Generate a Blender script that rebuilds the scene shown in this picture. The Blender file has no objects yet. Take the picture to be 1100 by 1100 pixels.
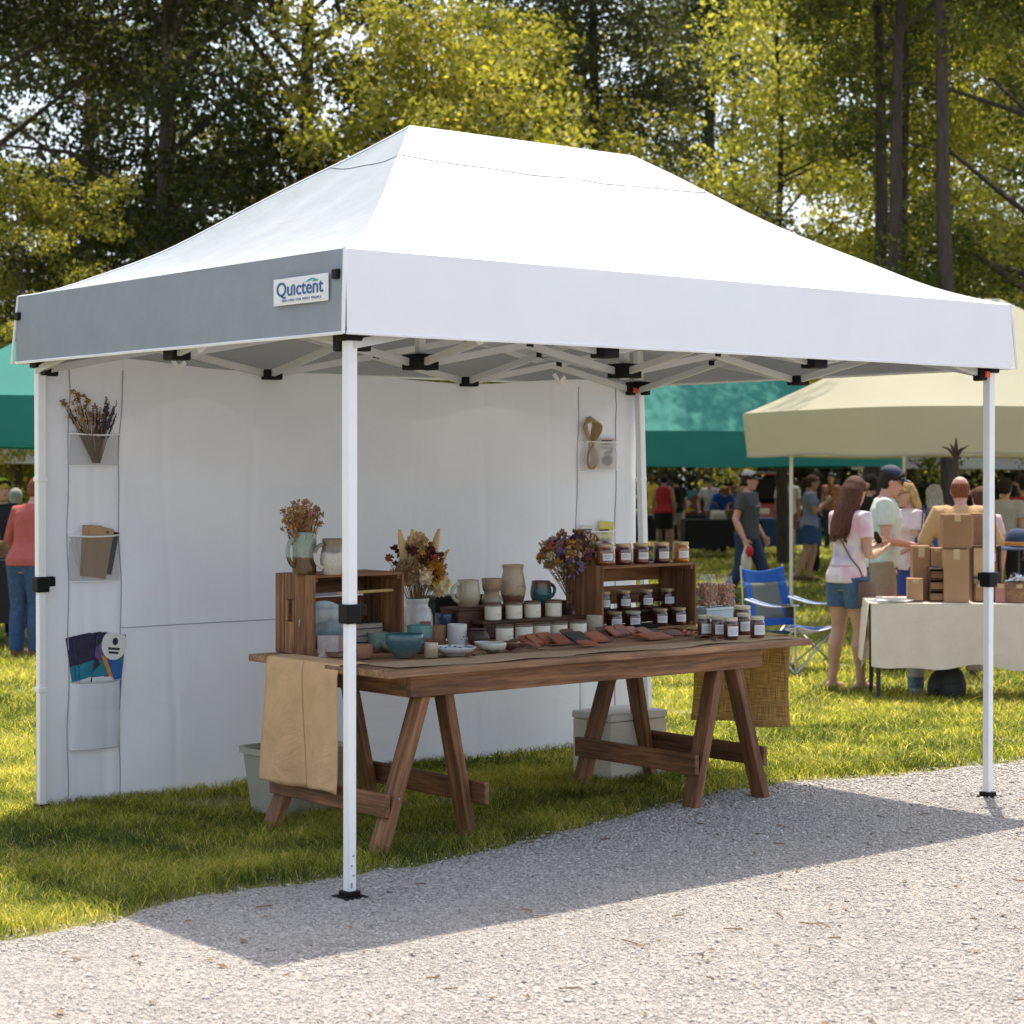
import bpy, bmesh, math, random
import numpy as np
from mathutils import Vector, Matrix, Quaternion
R = math.radians
rnd = random.Random(7)
NR = np.random.default_rng(11)
S = bpy.context.scene
COL = S.collection
# ------------------------------------------------------------------ measures
F, HOR, H = 2157.0, 506.5, 1.53          # focal length and horizon of the photo, eye height in metres
TH = 0.6905                               # heading of the stall
U = Vector((math.cos(TH), math.sin(TH), 0)); V = Vector((-math.sin(TH), math.cos(TH), 0))
TB = Vector((-0.5815, 7.1929, 0)); TL, TW = 3.698, 2.436   # stall canopy: front left leg, length, depth
ZB, ZT, ZR, OV = 2.02, 2.32, 3.057, 0.07

def sst(a, b, x):
    t = min(1, max(0, (x-a)/(b-a))); return t*t*(3-2*t)
def ground(y): return -0.17*sst(10.3, 15.0, y)
def at(px, py, d): return Vector((d*(px-550)/F, d, H-d*(py-HOR)/F))
def P(px, py, z=0.0):
    return at(px, py, (H-z)*F/(py-HOR))
def PG(px, py):
    z = 0
    for i in range(12): z = ground(P(px, py, z).y)
    return P(px, py, z)
def PD(px, d):
    return Vector((d*(px-550)/F, d, ground(d)))

# ------------------------------------------------------------------ mesh builder
class MB:
    def __init__(s): s.v = []; s.f = []; s.g = []; s.m = []; s.cur = 0
    def add(s, vs, fs, gr=None):
        o = len(s.v); s.v += [tuple(v) for v in vs]
        s.g += [tuple(x) for x in gr] if gr else [tuple(v) for v in vs]
        s.f += [tuple(i+o for i in f) for f in fs]; s.m += [s.cur]*len(fs)
    def box(s, c, size, rot=None):
        c = Vector(c); h = [x/2 for x in size]
        order = sorted(range(3), key=lambda i: -size[i])
        off = Vector((rnd.random()*9, rnd.random()*9, rnd.random()*9))
        vs = []; gr = []
        for x in (-1, 1):
            for y in (-1, 1):
                for z in (-1, 1):
                    l = Vector((x*h[0], y*h[1], z*h[2])); gr.append(Vector([l[i] for i in order])+off)
                    vs.append(c+(rot @ l if rot else l))
        s.add(vs, [(0,1,3,2),(4,6,7,5),(0,4,5,1),(2,3,7,6),(0,2,6,4),(1,5,7,3)], gr)
    def bar(s, p, q, w, h, up=(0,0,1)):
        p = Vector(p); q = Vector(q); x = (q-p); L = x.length; x.normalize()
        y = Vector(up).cross(x)
        if y.length < 1e-4: y = Vector((0,1,0)).cross(x)
        y.normalize(); z = x.cross(y)
        s.box((p+q)/2, (L, w, h), Matrix((x, y, z)).transposed())
    def tube(s, pts, rad, n=8, flat=1.0, cap=True, rounded=False, up=None):
        pts = [Vector(p) for p in pts]; k = len(pts)
        rad = list(rad) if hasattr(rad, '__len__') else [rad]*k
        if rounded:
            d0 = (pts[0]-pts[1]).normalized(); d1 = (pts[-1]-pts[-2]).normalized(); r0, r1 = rad[0], rad[-1]
            pts = [pts[0]+d0*r0*.92, pts[0]+d0*r0*.6]+pts+[pts[-1]+d1*r1*.6, pts[-1]+d1*r1*.92]
            rad = [r0*.38, r0*.8]+rad+[r1*.8, r1*.38]; k += 4
        off = rnd.random()*9; run = 0; vs = []; gr = []
        ref = Vector(up) if up else None
        prev = None
        for i in range(k):
            t = (pts[min(i+1, k-1)]-pts[max(i-1, 0)])
            if t.length < 1e-7: t = Vector((0,0,1))
            t.normalize()
            if prev is None:
                a = ref if ref else (Vector((0,0,1)) if abs(t.z) < .9 else Vector((0,1,0)))
                nx = (a - t*a.dot(t)).normalized()
            else:
                nx = prev - t*prev.dot(t)
                if nx.length < 1e-5: nx = Vector((1,0,0))
                nx.normalize()
            prev = nx; ny = t.cross(nx)
            if i: run += (pts[i]-pts[i-1]).length
            for j in range(n):
                a = 2*math.pi*j/n
                vs.append(pts[i]+nx*math.cos(a)*rad[i]*flat+ny*math.sin(a)*rad[i])
                gr.append((run+off, rad[i]*math.cos(a)+off, rad[i]*math.sin(a)))
        fs = [(i*n+j, i*n+(j+1) % n, (i+1)*n+(j+1) % n, (i+1)*n+j) for i in range(k-1) for j in range(n)]
        if cap: fs += [tuple(range(n))[::-1], tuple(range((k-1)*n, k*n))]
        s.add(vs, fs, gr)
    def rings(s, rs, n=20):
        """closed body through horizontal elliptic rings (cx, cy, z, rx, ry)"""
        vs = []; k = len(rs)
        for (cx, cy, z, rx, ry) in rs:
            for j in range(n):
                a = 2*math.pi*j/n; vs.append((cx+rx*math.cos(a), cy+ry*math.sin(a), z))
        fs = [(i*n+j, i*n+(j+1) % n, (i+1)*n+(j+1) % n, (i+1)*n+j) for i in range(k-1) for j in range(n)]
        fs += [tuple(range(n))[::-1], tuple(range((k-1)*n, k*n))]
        s.add(vs, fs)
    def lathe(s, prof, c=(0,0,0), n=28, cap0=True, cap1=False, sq=0):
        c = Vector(c); vs = []; k = len(prof)
        for (r, z) in prof:
            for j in range(n):
                a = 2*math.pi*j/n; x, y = math.cos(a), math.sin(a)
                if sq:
                    m = (abs(x)**sq+abs(y)**sq)**(-1/sq); x *= m; y *= m
                vs.append(c+Vector((r*x, r*y, z)))
        fs = [(i*n+j, i*n+(j+1) % n, (i+1)*n+(j+1) % n, (i+1)*n+j) for i in range(k-1) for j in range(n)]
        if cap0: fs.append(tuple(range(n))[::-1])
        if cap1: fs.append(tuple(range((k-1)*n, k*n)))
        s.add(vs, fs)
    def ell(s, c, r, rot=None, nu=14, nv=9):
        c = Vector(c); vs = []; fs = []
        for i in range(1, nv):
            t = math.pi*i/nv
            for j in range(nu):
                a = 2*math.pi*j/nu
                l = Vector((r[0]*math.sin(t)*math.cos(a), r[1]*math.sin(t)*math.sin(a), -r[2]*math.cos(t)))
                vs.append(c+(rot @ l if rot else l))
        b = len(vs)
        l = Vector((0,0,-r[2])); vs.append(c+(rot @ l if rot else l))
        l = Vector((0,0,r[2])); vs.append(c+(rot @ l if rot else l))
        for i in range(nv-2):
            for j in range(nu):
                fs.append((i*nu+j, i*nu+(j+1) % nu, (i+1)*nu+(j+1) % nu, (i+1)*nu+j))
        for j in range(nu):
            fs.append((b, (j+1) % nu, j)); o = (nv-2)*nu; fs.append((o+j, o+(j+1) % nu, b+1))
        s.add(vs, fs)
    def grid(s, fn, nu, nv, gr=None):
        vs = [fn(i/nu, j/nv) for j in range(nv+1) for i in range(nu+1)]
        g = [gr(i/nu, j/nv) for j in range(nv+1) for i in range(nu+1)] if gr else None
        s.add(vs, [(j*(nu+1)+i, j*(nu+1)+i+1, (j+1)*(nu+1)+i+1, (j+1)*(nu+1)+i) for j in range(nv) for i in range(nu)], g)
    def prism(s, pts, ax, t):
        """flat outline pts (3d) thickened along vector ax by t"""
        n = len(pts); o = Vector(ax)*t
        vs = [Vector(p) for p in pts]+[Vector(p)+o for p in pts]
        fs = [tuple(range(n))[::-1], tuple(range(n, 2*n))]+[(i, (i+1) % n, n+(i+1) % n, n+i) for i in range(n)]
        s.add(vs, fs)
    def xf(s, M, a=0):
        for i in range(a, len(s.v)): s.v[i] = tuple(M @ Vector(s.v[i]))
    def mesh(s, name):
        me = bpy.data.meshes.new(name); me.from_pydata(s.v, [], s.f)
        at_ = me.attributes.new('gr', 'FLOAT_VECTOR', 'POINT')
        at_.data.foreach_set('vector', np.array(s.g, dtype=np.float32).ravel())
        me.polygons.foreach_set('material_index', s.m)
        return me
    def build(s, name, mat, parent=None, smooth=True, bevel=0, solid=0, sub=0, ang=40):
        me = s.mesh(name)
        for m in (mat if isinstance(mat, (list, tuple)) else [mat]): me.materials.append(m)
        if smooth:
            me.shade_smooth(); me.set_sharp_from_angle(angle=R(ang))
        o = bpy.data.objects.new(name, me); COL.objects.link(o)
        if parent: o.parent = parent
        if solid:
            md = o.modifiers.new('solid', 'SOLIDIFY'); md.thickness = solid; md.offset = 0
        if bevel:
            md = o.modifiers.new('bevel', 'BEVEL'); md.width = bevel; md.segments = 2; md.limit_method = 'ANGLE'; md.harden_normals = False
        if sub:
            md = o.modifiers.new('sub', 'SUBSURF'); md.levels = sub; md.render_levels = sub
        me.update(); return o

def npobj(name, verts, faces, mat, attrs=None, parent=None):
    me = bpy.data.meshes.new(name); n = len(verts); m, k = faces.shape
    me.vertices.add(n); me.vertices.foreach_set('co', np.ascontiguousarray(verts, dtype=np.float32).ravel())
    me.loops.add(m*k); me.loops.foreach_set('vertex_index', np.ascontiguousarray(faces, dtype=np.int32).ravel())
    me.polygons.add(m); me.polygons.foreach_set('loop_start', np.arange(0, m*k, k, dtype=np.int32))
    me.update(calc_edges=True)
    for nm, a in (attrs or {}).items():
        t = me.attributes.new(nm, 'FLOAT', 'POINT'); t.data.foreach_set('value', np.ascontiguousarray(a, dtype=np.float32))
    me.materials.append(mat)
    o = bpy.data.objects.new(name, me); COL.objects.link(o)
    if parent: o.parent = parent
    return o

def tag(o, label=None, cat=None, group=None, kind=None):
    if label: o['label'] = label
    if cat: o['category'] = cat
    if group: o['group'] = group
    if kind: o['kind'] = kind
    return o
def thing(name, label, cat, loc=(0,0,0), rz=0.0, group=None):
    o = bpy.data.objects.new(name, None); o.empty_display_size = .1; COL.objects.link(o)
    o.location = loc; o.rotation_euler = (0, 0, rz)
    return tag(o, label, cat, group)
def dup(root, loc, rz=None, label=None, group=None):
    r = root.copy(); COL.objects.link(r); r.location = loc
    if rz is not None: r.rotation_euler = (0, 0, rz)
    if label: r['label'] = label
    if group: r['group'] = group
    for ch in list(root.children):
        c = ch.copy(); COL.objects.link(c); c.parent = r
        for g in list(ch.children):
            d = g.copy(); COL.objects.link(d); d.parent = c
    return r
def text_part(name, body, size, mat, parent, M, ext=.0008, off=0.0, space=1.0):
    cu = bpy.data.curves.new(name, 'FONT'); cu.body = body; cu.size = size; cu.extrude = ext; cu.offset = off
    cu.align_x = 'CENTER'; cu.align_y = 'CENTER'; cu.space_character = space; cu.resolution_u = 4
    t = bpy.data.objects.new('tmp', cu); COL.objects.link(t)
    dg = bpy.context.evaluated_depsgraph_get(); me = bpy.data.meshes.new_from_object(t.evaluated_get(dg))
    bpy.data.objects.remove(t); bpy.data.curves.remove(cu)
    me.name = name; me.materials.clear(); me.materials.append(mat); me.transform(M)
    o = bpy.data.objects.new(name, me); COL.objects.link(o); o.parent = parent
    return o

# ------------------------------------------------------------------ materials
MATS = {}
def nodes(name):
    m = bpy.data.materials.new(name); m.use_nodes = True
    nt = m.node_tree; b = nt.nodes['Principled BSDF']
    return m, nt, b
def N(nt, t, **kw):
    n = nt.nodes.new(t)
    for k, v in kw.items():
        if hasattr(n, k) and not k[0].isupper(): setattr(n, k, v)
        else: n.inputs[k].default_value = v
    return n
def ramp(nt, fac, stops):
    r = nt.nodes.new('ShaderNodeValToRGB'); e = r.color_ramp.elements
    while len(e) < len(stops): e.new(.5)
    for i, (p, c) in enumerate(stops):
        e[i].position = p; e[i].color = (*c, 1)
    nt.links.new(fac, r.inputs['Fac']); return r.outputs['Color']
def sh(c, k): return tuple(min(1, x*k) for x in c)
def M(name, color, rough=.6, var=.12, scale=9.0, bump=0.0, bscale=60.0, coat=0.0, metal=0.0, spec=.5, stretch=(1,1,1), trans=0.0, sss=0.0):
    if name in MATS: return MATS[name]
    m, nt, b = nodes(name); L = nt.links.new
    tc = N(nt, 'ShaderNodeTexCoord'); mp = N(nt, 'ShaderNodeMapping'); mp.inputs['Scale'].default_value = stretch
    L(tc.outputs['Object'], mp.inputs['Vector'])
    nz = N(nt, 'ShaderNodeTexNoise', Scale=scale, Detail=5.0, Roughness=.6); L(mp.outputs['Vector'], nz.inputs['Vector'])
    c = ramp(nt, nz.outputs['Fac'], [(.28, sh(color, 1-var)), (.72, sh(color, 1+var))])
    L(c, b.inputs['Base Color']); b.inputs['Roughness'].default_value = rough; b.inputs['Metallic'].default_value = metal
    b.inputs['Specular IOR Level'].default_value = spec; b.inputs['Coat Weight'].default_value = coat; b.inputs['Coat Roughness'].default_value = .08
    if sss:
        b.inputs['Subsurface Weight'].default_value = sss; b.inputs['Subsurface Radius'].default_value = (.02, .008, .004); b.inputs['Subsurface Scale'].default_value = .4
    if bump:
        n2 = N(nt, 'ShaderNodeTexNoise', Scale=bscale, Detail=4.0); L(mp.outputs['Vector'], n2.inputs['Vector'])
        bp = N(nt, 'ShaderNodeBump', Strength=bump, Distance=.01); L(n2.outputs['Fac'], bp.inputs['Height']); L(bp.outputs['Normal'], b.inputs['Normal'])
    if trans:
        tr = N(nt, 'ShaderNodeBsdfTranslucent'); L(c, tr.inputs['Color']); mx = N(nt, 'ShaderNodeMixShader', Fac=trans)
        L(b.outputs[0], mx.inputs[1]); L(tr.outputs[0], mx.inputs[2]); L(mx.outputs[0], nt.nodes['Material Output'].inputs['Surface'])
    MATS[name] = m; return m
def wood(name, c1, c2, rough=.65, fine=1.0):
    if name in MATS: return MATS[name]
    m, nt, b = nodes(name); L = nt.links.new
    a = N(nt, 'ShaderNodeAttribute', attribute_name='gr')
    mp = N(nt, 'ShaderNodeMapping'); mp.inputs['Scale'].default_value = (3, 55*fine, 55*fine); L(a.outputs['Vector'], mp.inputs['Vector'])
    nz = N(nt, 'ShaderNodeTexNoise', Scale=1.0, Detail=6.0, Roughness=.65, Distortion=.6); L(mp.outputs['Vector'], nz.inputs['Vector'])
    m2 = N(nt, 'ShaderNodeMapping'); m2.inputs['Scale'].default_value = (2.2, 7, 7); L(a.outputs['Vector'], m2.inputs['Vector'])
    n2 = N(nt, 'ShaderNodeTexNoise', Scale=1.0, Detail=3.0); L(m2.outputs['Vector'], n2.inputs['Vector'])
    g = ramp(nt, nz.outputs['Fac'], [(.3, c1), (.5, tuple((x+y)/2 for x, y in zip(c1, c2))), (.68, c2)])
    st = ramp(nt, n2.outputs['Fac'], [(.3, (.5, .47, .45)), (.62, (1.12, 1.1, 1.06))])
    mx = N(nt, 'ShaderNodeMix', data_type='RGBA', blend_type='MULTIPLY'); mx.inputs[0].default_value = 1
    L(g, mx.inputs[6]); L(st, mx.inputs[7]); L(mx.outputs[2], b.inputs['Base Color'])
    b.inputs['Roughness'].default_value = rough
    bp = N(nt, 'ShaderNodeBump', Strength=.35, Distance=.004); L(nz.outputs['Fac'], bp.inputs['Height']); L(bp.outputs['Normal'], b.inputs['Normal'])
    MATS[name] = m; return m
def cloth(name, color, trans=0.0, tcol=None, back=None, wr=.25, wscale=3.0, weave=0, var=.05, rough=.75):
    """woven cloth: broad creases, fine weave, an optional coating on the reverse side"""
    if name in MATS: return MATS[name]
    m, nt, b = nodes(name); L = nt.links.new
    tc = N(nt, 'ShaderNodeTexCoord')
    nz = N(nt, 'ShaderNodeTexNoise', Scale=wscale, Detail=6.0, Roughness=.55, Distortion=1.2); L(tc.outputs['Object'], nz.inputs['Vector'])
    n3 = N(nt, 'ShaderNodeTexNoise', Scale=wscale*2.3, Detail=4.0); L(tc.outputs['Object'], n3.inputs['Vector'])
    c = ramp(nt, n3.outputs['Fac'], [(.3, sh(color, 1-var)), (.7, sh(color, 1+var))])
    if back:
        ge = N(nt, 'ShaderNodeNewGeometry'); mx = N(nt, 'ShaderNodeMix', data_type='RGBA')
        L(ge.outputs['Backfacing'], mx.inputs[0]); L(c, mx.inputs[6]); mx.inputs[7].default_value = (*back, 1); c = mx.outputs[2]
    L(c, b.inputs['Base Color']); b.inputs['Roughness'].default_value = rough; b.inputs['Specular IOR Level'].default_value = .25
    h = nz.outputs['Fac']
    bp = N(nt, 'ShaderNodeBump', Strength=wr, Distance=.03); L(h, bp.inputs['Height'])
    last = bp.outputs['Normal']
    if weave:
        n4 = N(nt, 'ShaderNodeTexNoise', Scale=weave, Detail=2.0); L(tc.outputs['Object'], n4.inputs['Vector'])
        b2 = N(nt, 'ShaderNodeBump', Strength=.3, Distance=.003); L(n4.outputs['Fac'], b2.inputs['Height']); L(last, b2.inputs['Normal']); last = b2.outputs['Normal']
    L(last, b.inputs['Normal'])
    if trans:
        tr = N(nt, 'ShaderNodeBsdfTranslucent'); tr.inputs['Color'].default_value = (*(tcol or color), 1); mx = N(nt, 'ShaderNodeMixShader', Fac=trans)
        L(b.outputs[0], mx.inputs[1]); L(tr.outputs[0], mx.inputs[2]); L(mx.outputs[0], nt.nodes['Material Output'].inputs['Surface'])
    MATS[name] = m; return m
def burlap(name, c1, c2, trans=.25):
    m, nt, b = nodes(name); L = nt.links.new
    a = N(nt, 'ShaderNodeAttribute', attribute_name='gr')
    fs = []
    for sc in ((9, 260, 1), (260, 9, 1)):
        mp = N(nt, 'ShaderNodeMapping'); mp.inputs['Scale'].default_value = sc; L(a.outputs['Vector'], mp.inputs['Vector'])
        nz = N(nt, 'ShaderNodeTexNoise', Scale=1.0, Detail=3.0); L(mp.outputs['Vector'], nz.inputs['Vector']); fs.append(nz.outputs['Fac'])
    ad = N(nt, 'ShaderNodeMath', operation='MULTIPLY'); L(fs[0], ad.inputs[0]); L(fs[1], ad.inputs[1])
    c = ramp(nt, ad.outputs[0], [(.14, c1), (.34, c2)])
    L(c, b.inputs['Base Color']); b.inputs['Roughness'].default_value = .9
    bp = N(nt, 'ShaderNodeBump', Strength=.6, Distance=.004); L(ad.outputs[0], bp.inputs['Height']); L(bp.outputs['Normal'], b.inputs['Normal'])
    tr = N(nt, 'ShaderNodeBsdfTranslucent'); L(c, tr.inputs['Color']); mx = N(nt, 'ShaderNodeMixShader', Fac=trans)
    L(b.outputs[0], mx.inputs[1]); L(tr.outputs[0], mx.inputs[2]); L(mx.outputs[0], nt.nodes['Material Output'].inputs['Surface'])
    return m
def leafmat(name, stops, trans=.5, rough=.55, patch=None):
    m, nt, b = nodes(name); L = nt.links.new
    a = N(nt, 'ShaderNodeAttribute', attribute_name='tone'); c = ramp(nt, a.outputs['Fac'], stops)
    L(c, b.inputs['Base Color']); b.inputs['Roughness'].default_value = rough; b.inputs['Specular IOR Level'].default_value = .3
    tr = N(nt, 'ShaderNodeBsdfTranslucent'); mc = N(nt, 'ShaderNodeMix', data_type='RGBA', blend_type='MULTIPLY'); mc.inputs[0].default_value = 1
    L(c, mc.inputs[6]); mc.inputs[7].default_value = (1.42, 1.38, .68, 1); L(mc.outputs[2], tr.inputs['Color'])
    mx = N(nt, 'ShaderNodeMixShader', Fac=trans)
    L(b.outputs[0], mx.inputs[1]); L(tr.outputs[0], mx.inputs[2]); L(mx.outputs[0], nt.nodes['Material Output'].inputs['Surface'])
    MATS[name] = m; return m
def glassy(name, color, rough=.05, t=1.0):
    m, nt, b = nodes(name); b.inputs['Base Color'].default_value = (*color, 1); b.inputs['Roughness'].default_value = rough
    b.inputs['Transmission Weight'].default_value = t; b.inputs['IOR'].default_value = 1.3; return m

WHITE = M('white_powder_coat', (.86, .87, .87), rough=.35, var=.03, bump=.03)
BLACKP = M('black_plastic', (.006, .006, .007), rough=.55, var=.2, spec=.2)
ORANGE = M('orange_button', (.8, .08, .01), rough=.4)
STEEL = M('dull_steel', (.45, .46, .48), rough=.35, metal=.85)
DARK = M('dark_metal', (.03, .03, .035), rough=.45)
PAPERW = M('white_paper', (.78, .78, .76), rough=.8, var=.03)
KRAFT = M('kraft_paper', (.46, .3, .17), rough=.85, var=.1, scale=14, bump=.2)
BROWNW = wood('old_brown_wood', (.08, .032, .013), (.40, .185, .08))
CRATEW = wood('weathered_crate_wood', (.10, .042, .018), (.42, .205, .09), rough=.75)
TOPW = wood('table_top_wood', (.14, .062, .028), (.48, .27, .14), rough=.6)
DARKW = wood('dark_riser_wood', (.045, .02, .01), (.15, .07, .035))
INK = M('dark_ink', (.03, .03, .035), rough=.8)

# ------------------------------------------------------------------ camera, sun, sky
cd = bpy.data.cameras.new('camera'); cam = bpy.data.objects.new('camera', cd); COL.objects.link(cam)
cam.location = (0, 0, H); cam.rotation_euler = (R(90), 0, 0)
cd.sensor_width = 36; cd.lens = 36*F/1100; cd.shift_y = -(550-HOR)/1100; cd.clip_end = 900; cd.clip_start = .1
cd.dof.use_dof = True; cd.dof.focus_distance = 8.8; cd.dof.aperture_fstop = 4.8
S.camera = cam
SUNH = (0.07, 0.40)
el = math.atan2(1, math.hypot(*SUNH)); az = math.atan2(SUNH[0], SUNH[1])
sd = bpy.data.lights.new('sun', 'SUN'); sd.energy = 3.3; sd.angle = R(.53); sd.color = (1, .91, .77)
sun = bpy.data.objects.new('sun', sd); COL.objects.link(sun)
sun.rotation_euler = Vector((SUNH[0], SUNH[1], 1)).to_track_quat('Z', 'Y').to_euler()
w = bpy.data.worlds.new('World'); S.world = w; w.use_nodes = True
nt = w.node_tree; bg = nt.nodes['Background']
sk = nt.nodes.new('ShaderNodeTexSky'); sk.sky_type = 'NISHITA'; sk.sun_disc = False; sk.sun_elevation = el; sk.sun_rotation = az
sk.dust_density = 3.0; sk.air_density = 1.0; sk.ozone_density = 1.0
hs = nt.nodes.new('ShaderNodeHueSaturation'); hs.inputs['Saturation'].default_value = .65      # hazy, nearly white summer sky
nt.links.new(sk.outputs[0], hs.inputs['Color']); nt.links.new(hs.outputs[0], bg.inputs['Color']); bg.inputs['Strength'].default_value = .15
S.view_settings.view_transform = 'Standard'; S.view_settings.look = 'None'; S.view_settings.exposure = 1.07; S.view_settings.gamma = 1
S.render.engine = 'CYCLES'
S.cycles.max_bounces = 8; S.cycles.diffuse_bounces = 4; S.cycles.glossy_bounces = 3; S.cycles.transmission_bounces = 4; S.cycles.transparent_max_bounces = 8
# ------------------------------------------------------------------ ground, gravel, grass
def fbm(x, y, s, seed=0):
    r = np.random.default_rng(seed); o = np.zeros_like(x)
    for k in range(7):
        a = r.uniform(0, 6.28); f = s*(1.0+k*.55); o += np.sin(f*(x*np.cos(a)+y*np.sin(a))+r.uniform(0, 6.28)+1.3*np.sin(f*.6*(x*np.sin(a)-y*np.cos(a))))/(1+k*.4)
    return o/3.0
def ground_np(y):
    t = np.clip((y-10.3)/4.7, 0, 1); return -0.17*t*t*(3-2*t)
EDGE = [P(x, y) for x, y in ((0,1012),(60,1003),(120,992),(160,976),(250,958),(330,950),(420,935),(500,920),(560,905),(640,885),(720,865),(780,852),(840,842),(900,838),(960,834),(1020,826),(1100,818))]
EDGE = [EDGE[0]-U*30, EDGE[0]-U*6]+EDGE+[EDGE[-1]+Vector((2, 1.2, 0)), EDGE[-1]+Vector((40, 12, 0))]
EX = np.array([p.x for p in EDGE]); EY = np.array([p.y for p in EDGE])
def edge_y(x): return np.interp(x, EX, EY)+.05*fbm(x, x*0+3.1, 9.0, 5)+.025*fbm(x, x*0+1.1, 31.0, 6)

def lawn_material():
    m, nt, b = nodes('lawn_soil'); L = nt.links.new
    tc = N(nt, 'ShaderNodeTexCoord'); nz = N(nt, 'ShaderNodeTexNoise', Scale=2.2, Detail=8.0, Roughness=.7); L(tc.outputs['Object'], nz.inputs['Vector'])
    n2 = N(nt, 'ShaderNodeTexNoise', Scale=40.0, Detail=5.0); L(tc.outputs['Object'], n2.inputs['Vector'])
    c = ramp(nt, nz.outputs['Fac'], [(.3, (.08, .095, .025)), (.5, (.2, .19, .06)), (.68, (.36, .28, .15))])
    d = ramp(nt, n2.outputs['Fac'], [(.3, (.6, .6, .6)), (.7, (1.25, 1.2, 1.1))])
    mx = N(nt, 'ShaderNodeMix', data_type='RGBA', blend_type='MULTIPLY'); mx.inputs[0].default_value = 1
    L(c, mx.inputs[6]); L(d, mx.inputs[7]); L(mx.outputs[2], b.inputs['Base Color']); b.inputs['Roughness'].default_value = .95
    bp = N(nt, 'ShaderNodeBump', Strength=.8, Distance=.03); L(n2.outputs['Fac'], bp.inputs['Height']); L(bp.outputs['Normal'], b.inputs['Normal'])
    return m
ys = [-15, 0, 3, 5, 7, 8.5, 10]+[10+.25*i for i in range(1, 22)]+[16, 18, 22, 28, 36, 50, 80, 160, 500]
xs = [-400, -120, -40, -15, -8, -4, 0, 4, 8, 15, 40, 120, 400]
m = MB(); m.add([(x, y, ground(y)) for y in ys for x in xs], [(j*len(xs)+i, j*len(xs)+i+1, (j+1)*len(xs)+i+1, (j+1)*len(xs)+i) for j in range(len(ys)-1) for i in range(len(xs)-1)])
tag(m.build('lawn', lawn_material()), kind='structure')

def gravel_material():
    m, nt, b = nodes('pale_gravel'); L = nt.links.new
    tc = N(nt, 'ShaderNodeTexCoord'); vo = N(nt, 'ShaderNodeTexVoronoi', Scale=95.0, Randomness=1.0); L(tc.outputs['Object'], vo.inputs['Vector'])
    v2 = N(nt, 'ShaderNodeTexVoronoi', Scale=95.0, feature='DISTANCE_TO_EDGE'); L(tc.outputs['Object'], v2.inputs['Vector'])
    nz = N(nt, 'ShaderNodeTexNoise', Scale=1.6, Detail=6.0); L(tc.outputs['Object'], nz.inputs['Vector'])
    sp = N(nt, 'ShaderNodeSeparateColor'); L(vo.outputs['Color'], sp.inputs[0])
    c = ramp(nt, sp.outputs[0], [(0, (.20, .185, .17)), (.45, (.33, .305, .285)), (1, (.46, .43, .40))])
    pc = ramp(nt, nz.outputs['Fac'], [(.3, (.85, .83, .82)), (.65, (1.1, 1.08, 1.04))])
    mx = N(nt, 'ShaderNodeMix', data_type='RGBA', blend_type='MULTIPLY'); mx.inputs[0].default_value = 1
    L(c, mx.inputs[6]); L(pc, mx.inputs[7]); L(mx.outputs[2], b.inputs['Base Color']); b.inputs['Roughness'].default_value = .9
    bp = N(nt, 'ShaderNodeBump', Strength=.7, Distance=.008); rr = ramp(nt, v2.outputs['Distance'], [(0, (0,0,0)), (.25, (1,1,1))])
    L(rr, bp.inputs['Height']); L(bp.outputs['Normal'], b.inputs['Normal']); return m
gx = np.concatenate([np.linspace(-32, -3.2, 30), np.linspace(-3.15, 4.2, 240), np.linspace(4.3, 44, 40)])
gy = edge_y(gx); vs = []; fs = []
for i, x in enumerate(gx):
    vs += [(x, -12, .004), (x, 3.5, .004), (x, min(gy[i]-.4, gy[i]), .006), (x, gy[i], .004)]
for i in range(len(gx)-1):
    for k in range(3): fs.append((4*i+k, 4*i+4+k, 4*i+5+k, 4*i+1+k))
m = MB(); m.add(vs, fs); tag(m.build('gravel_path', gravel_material()), kind='structure')

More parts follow.
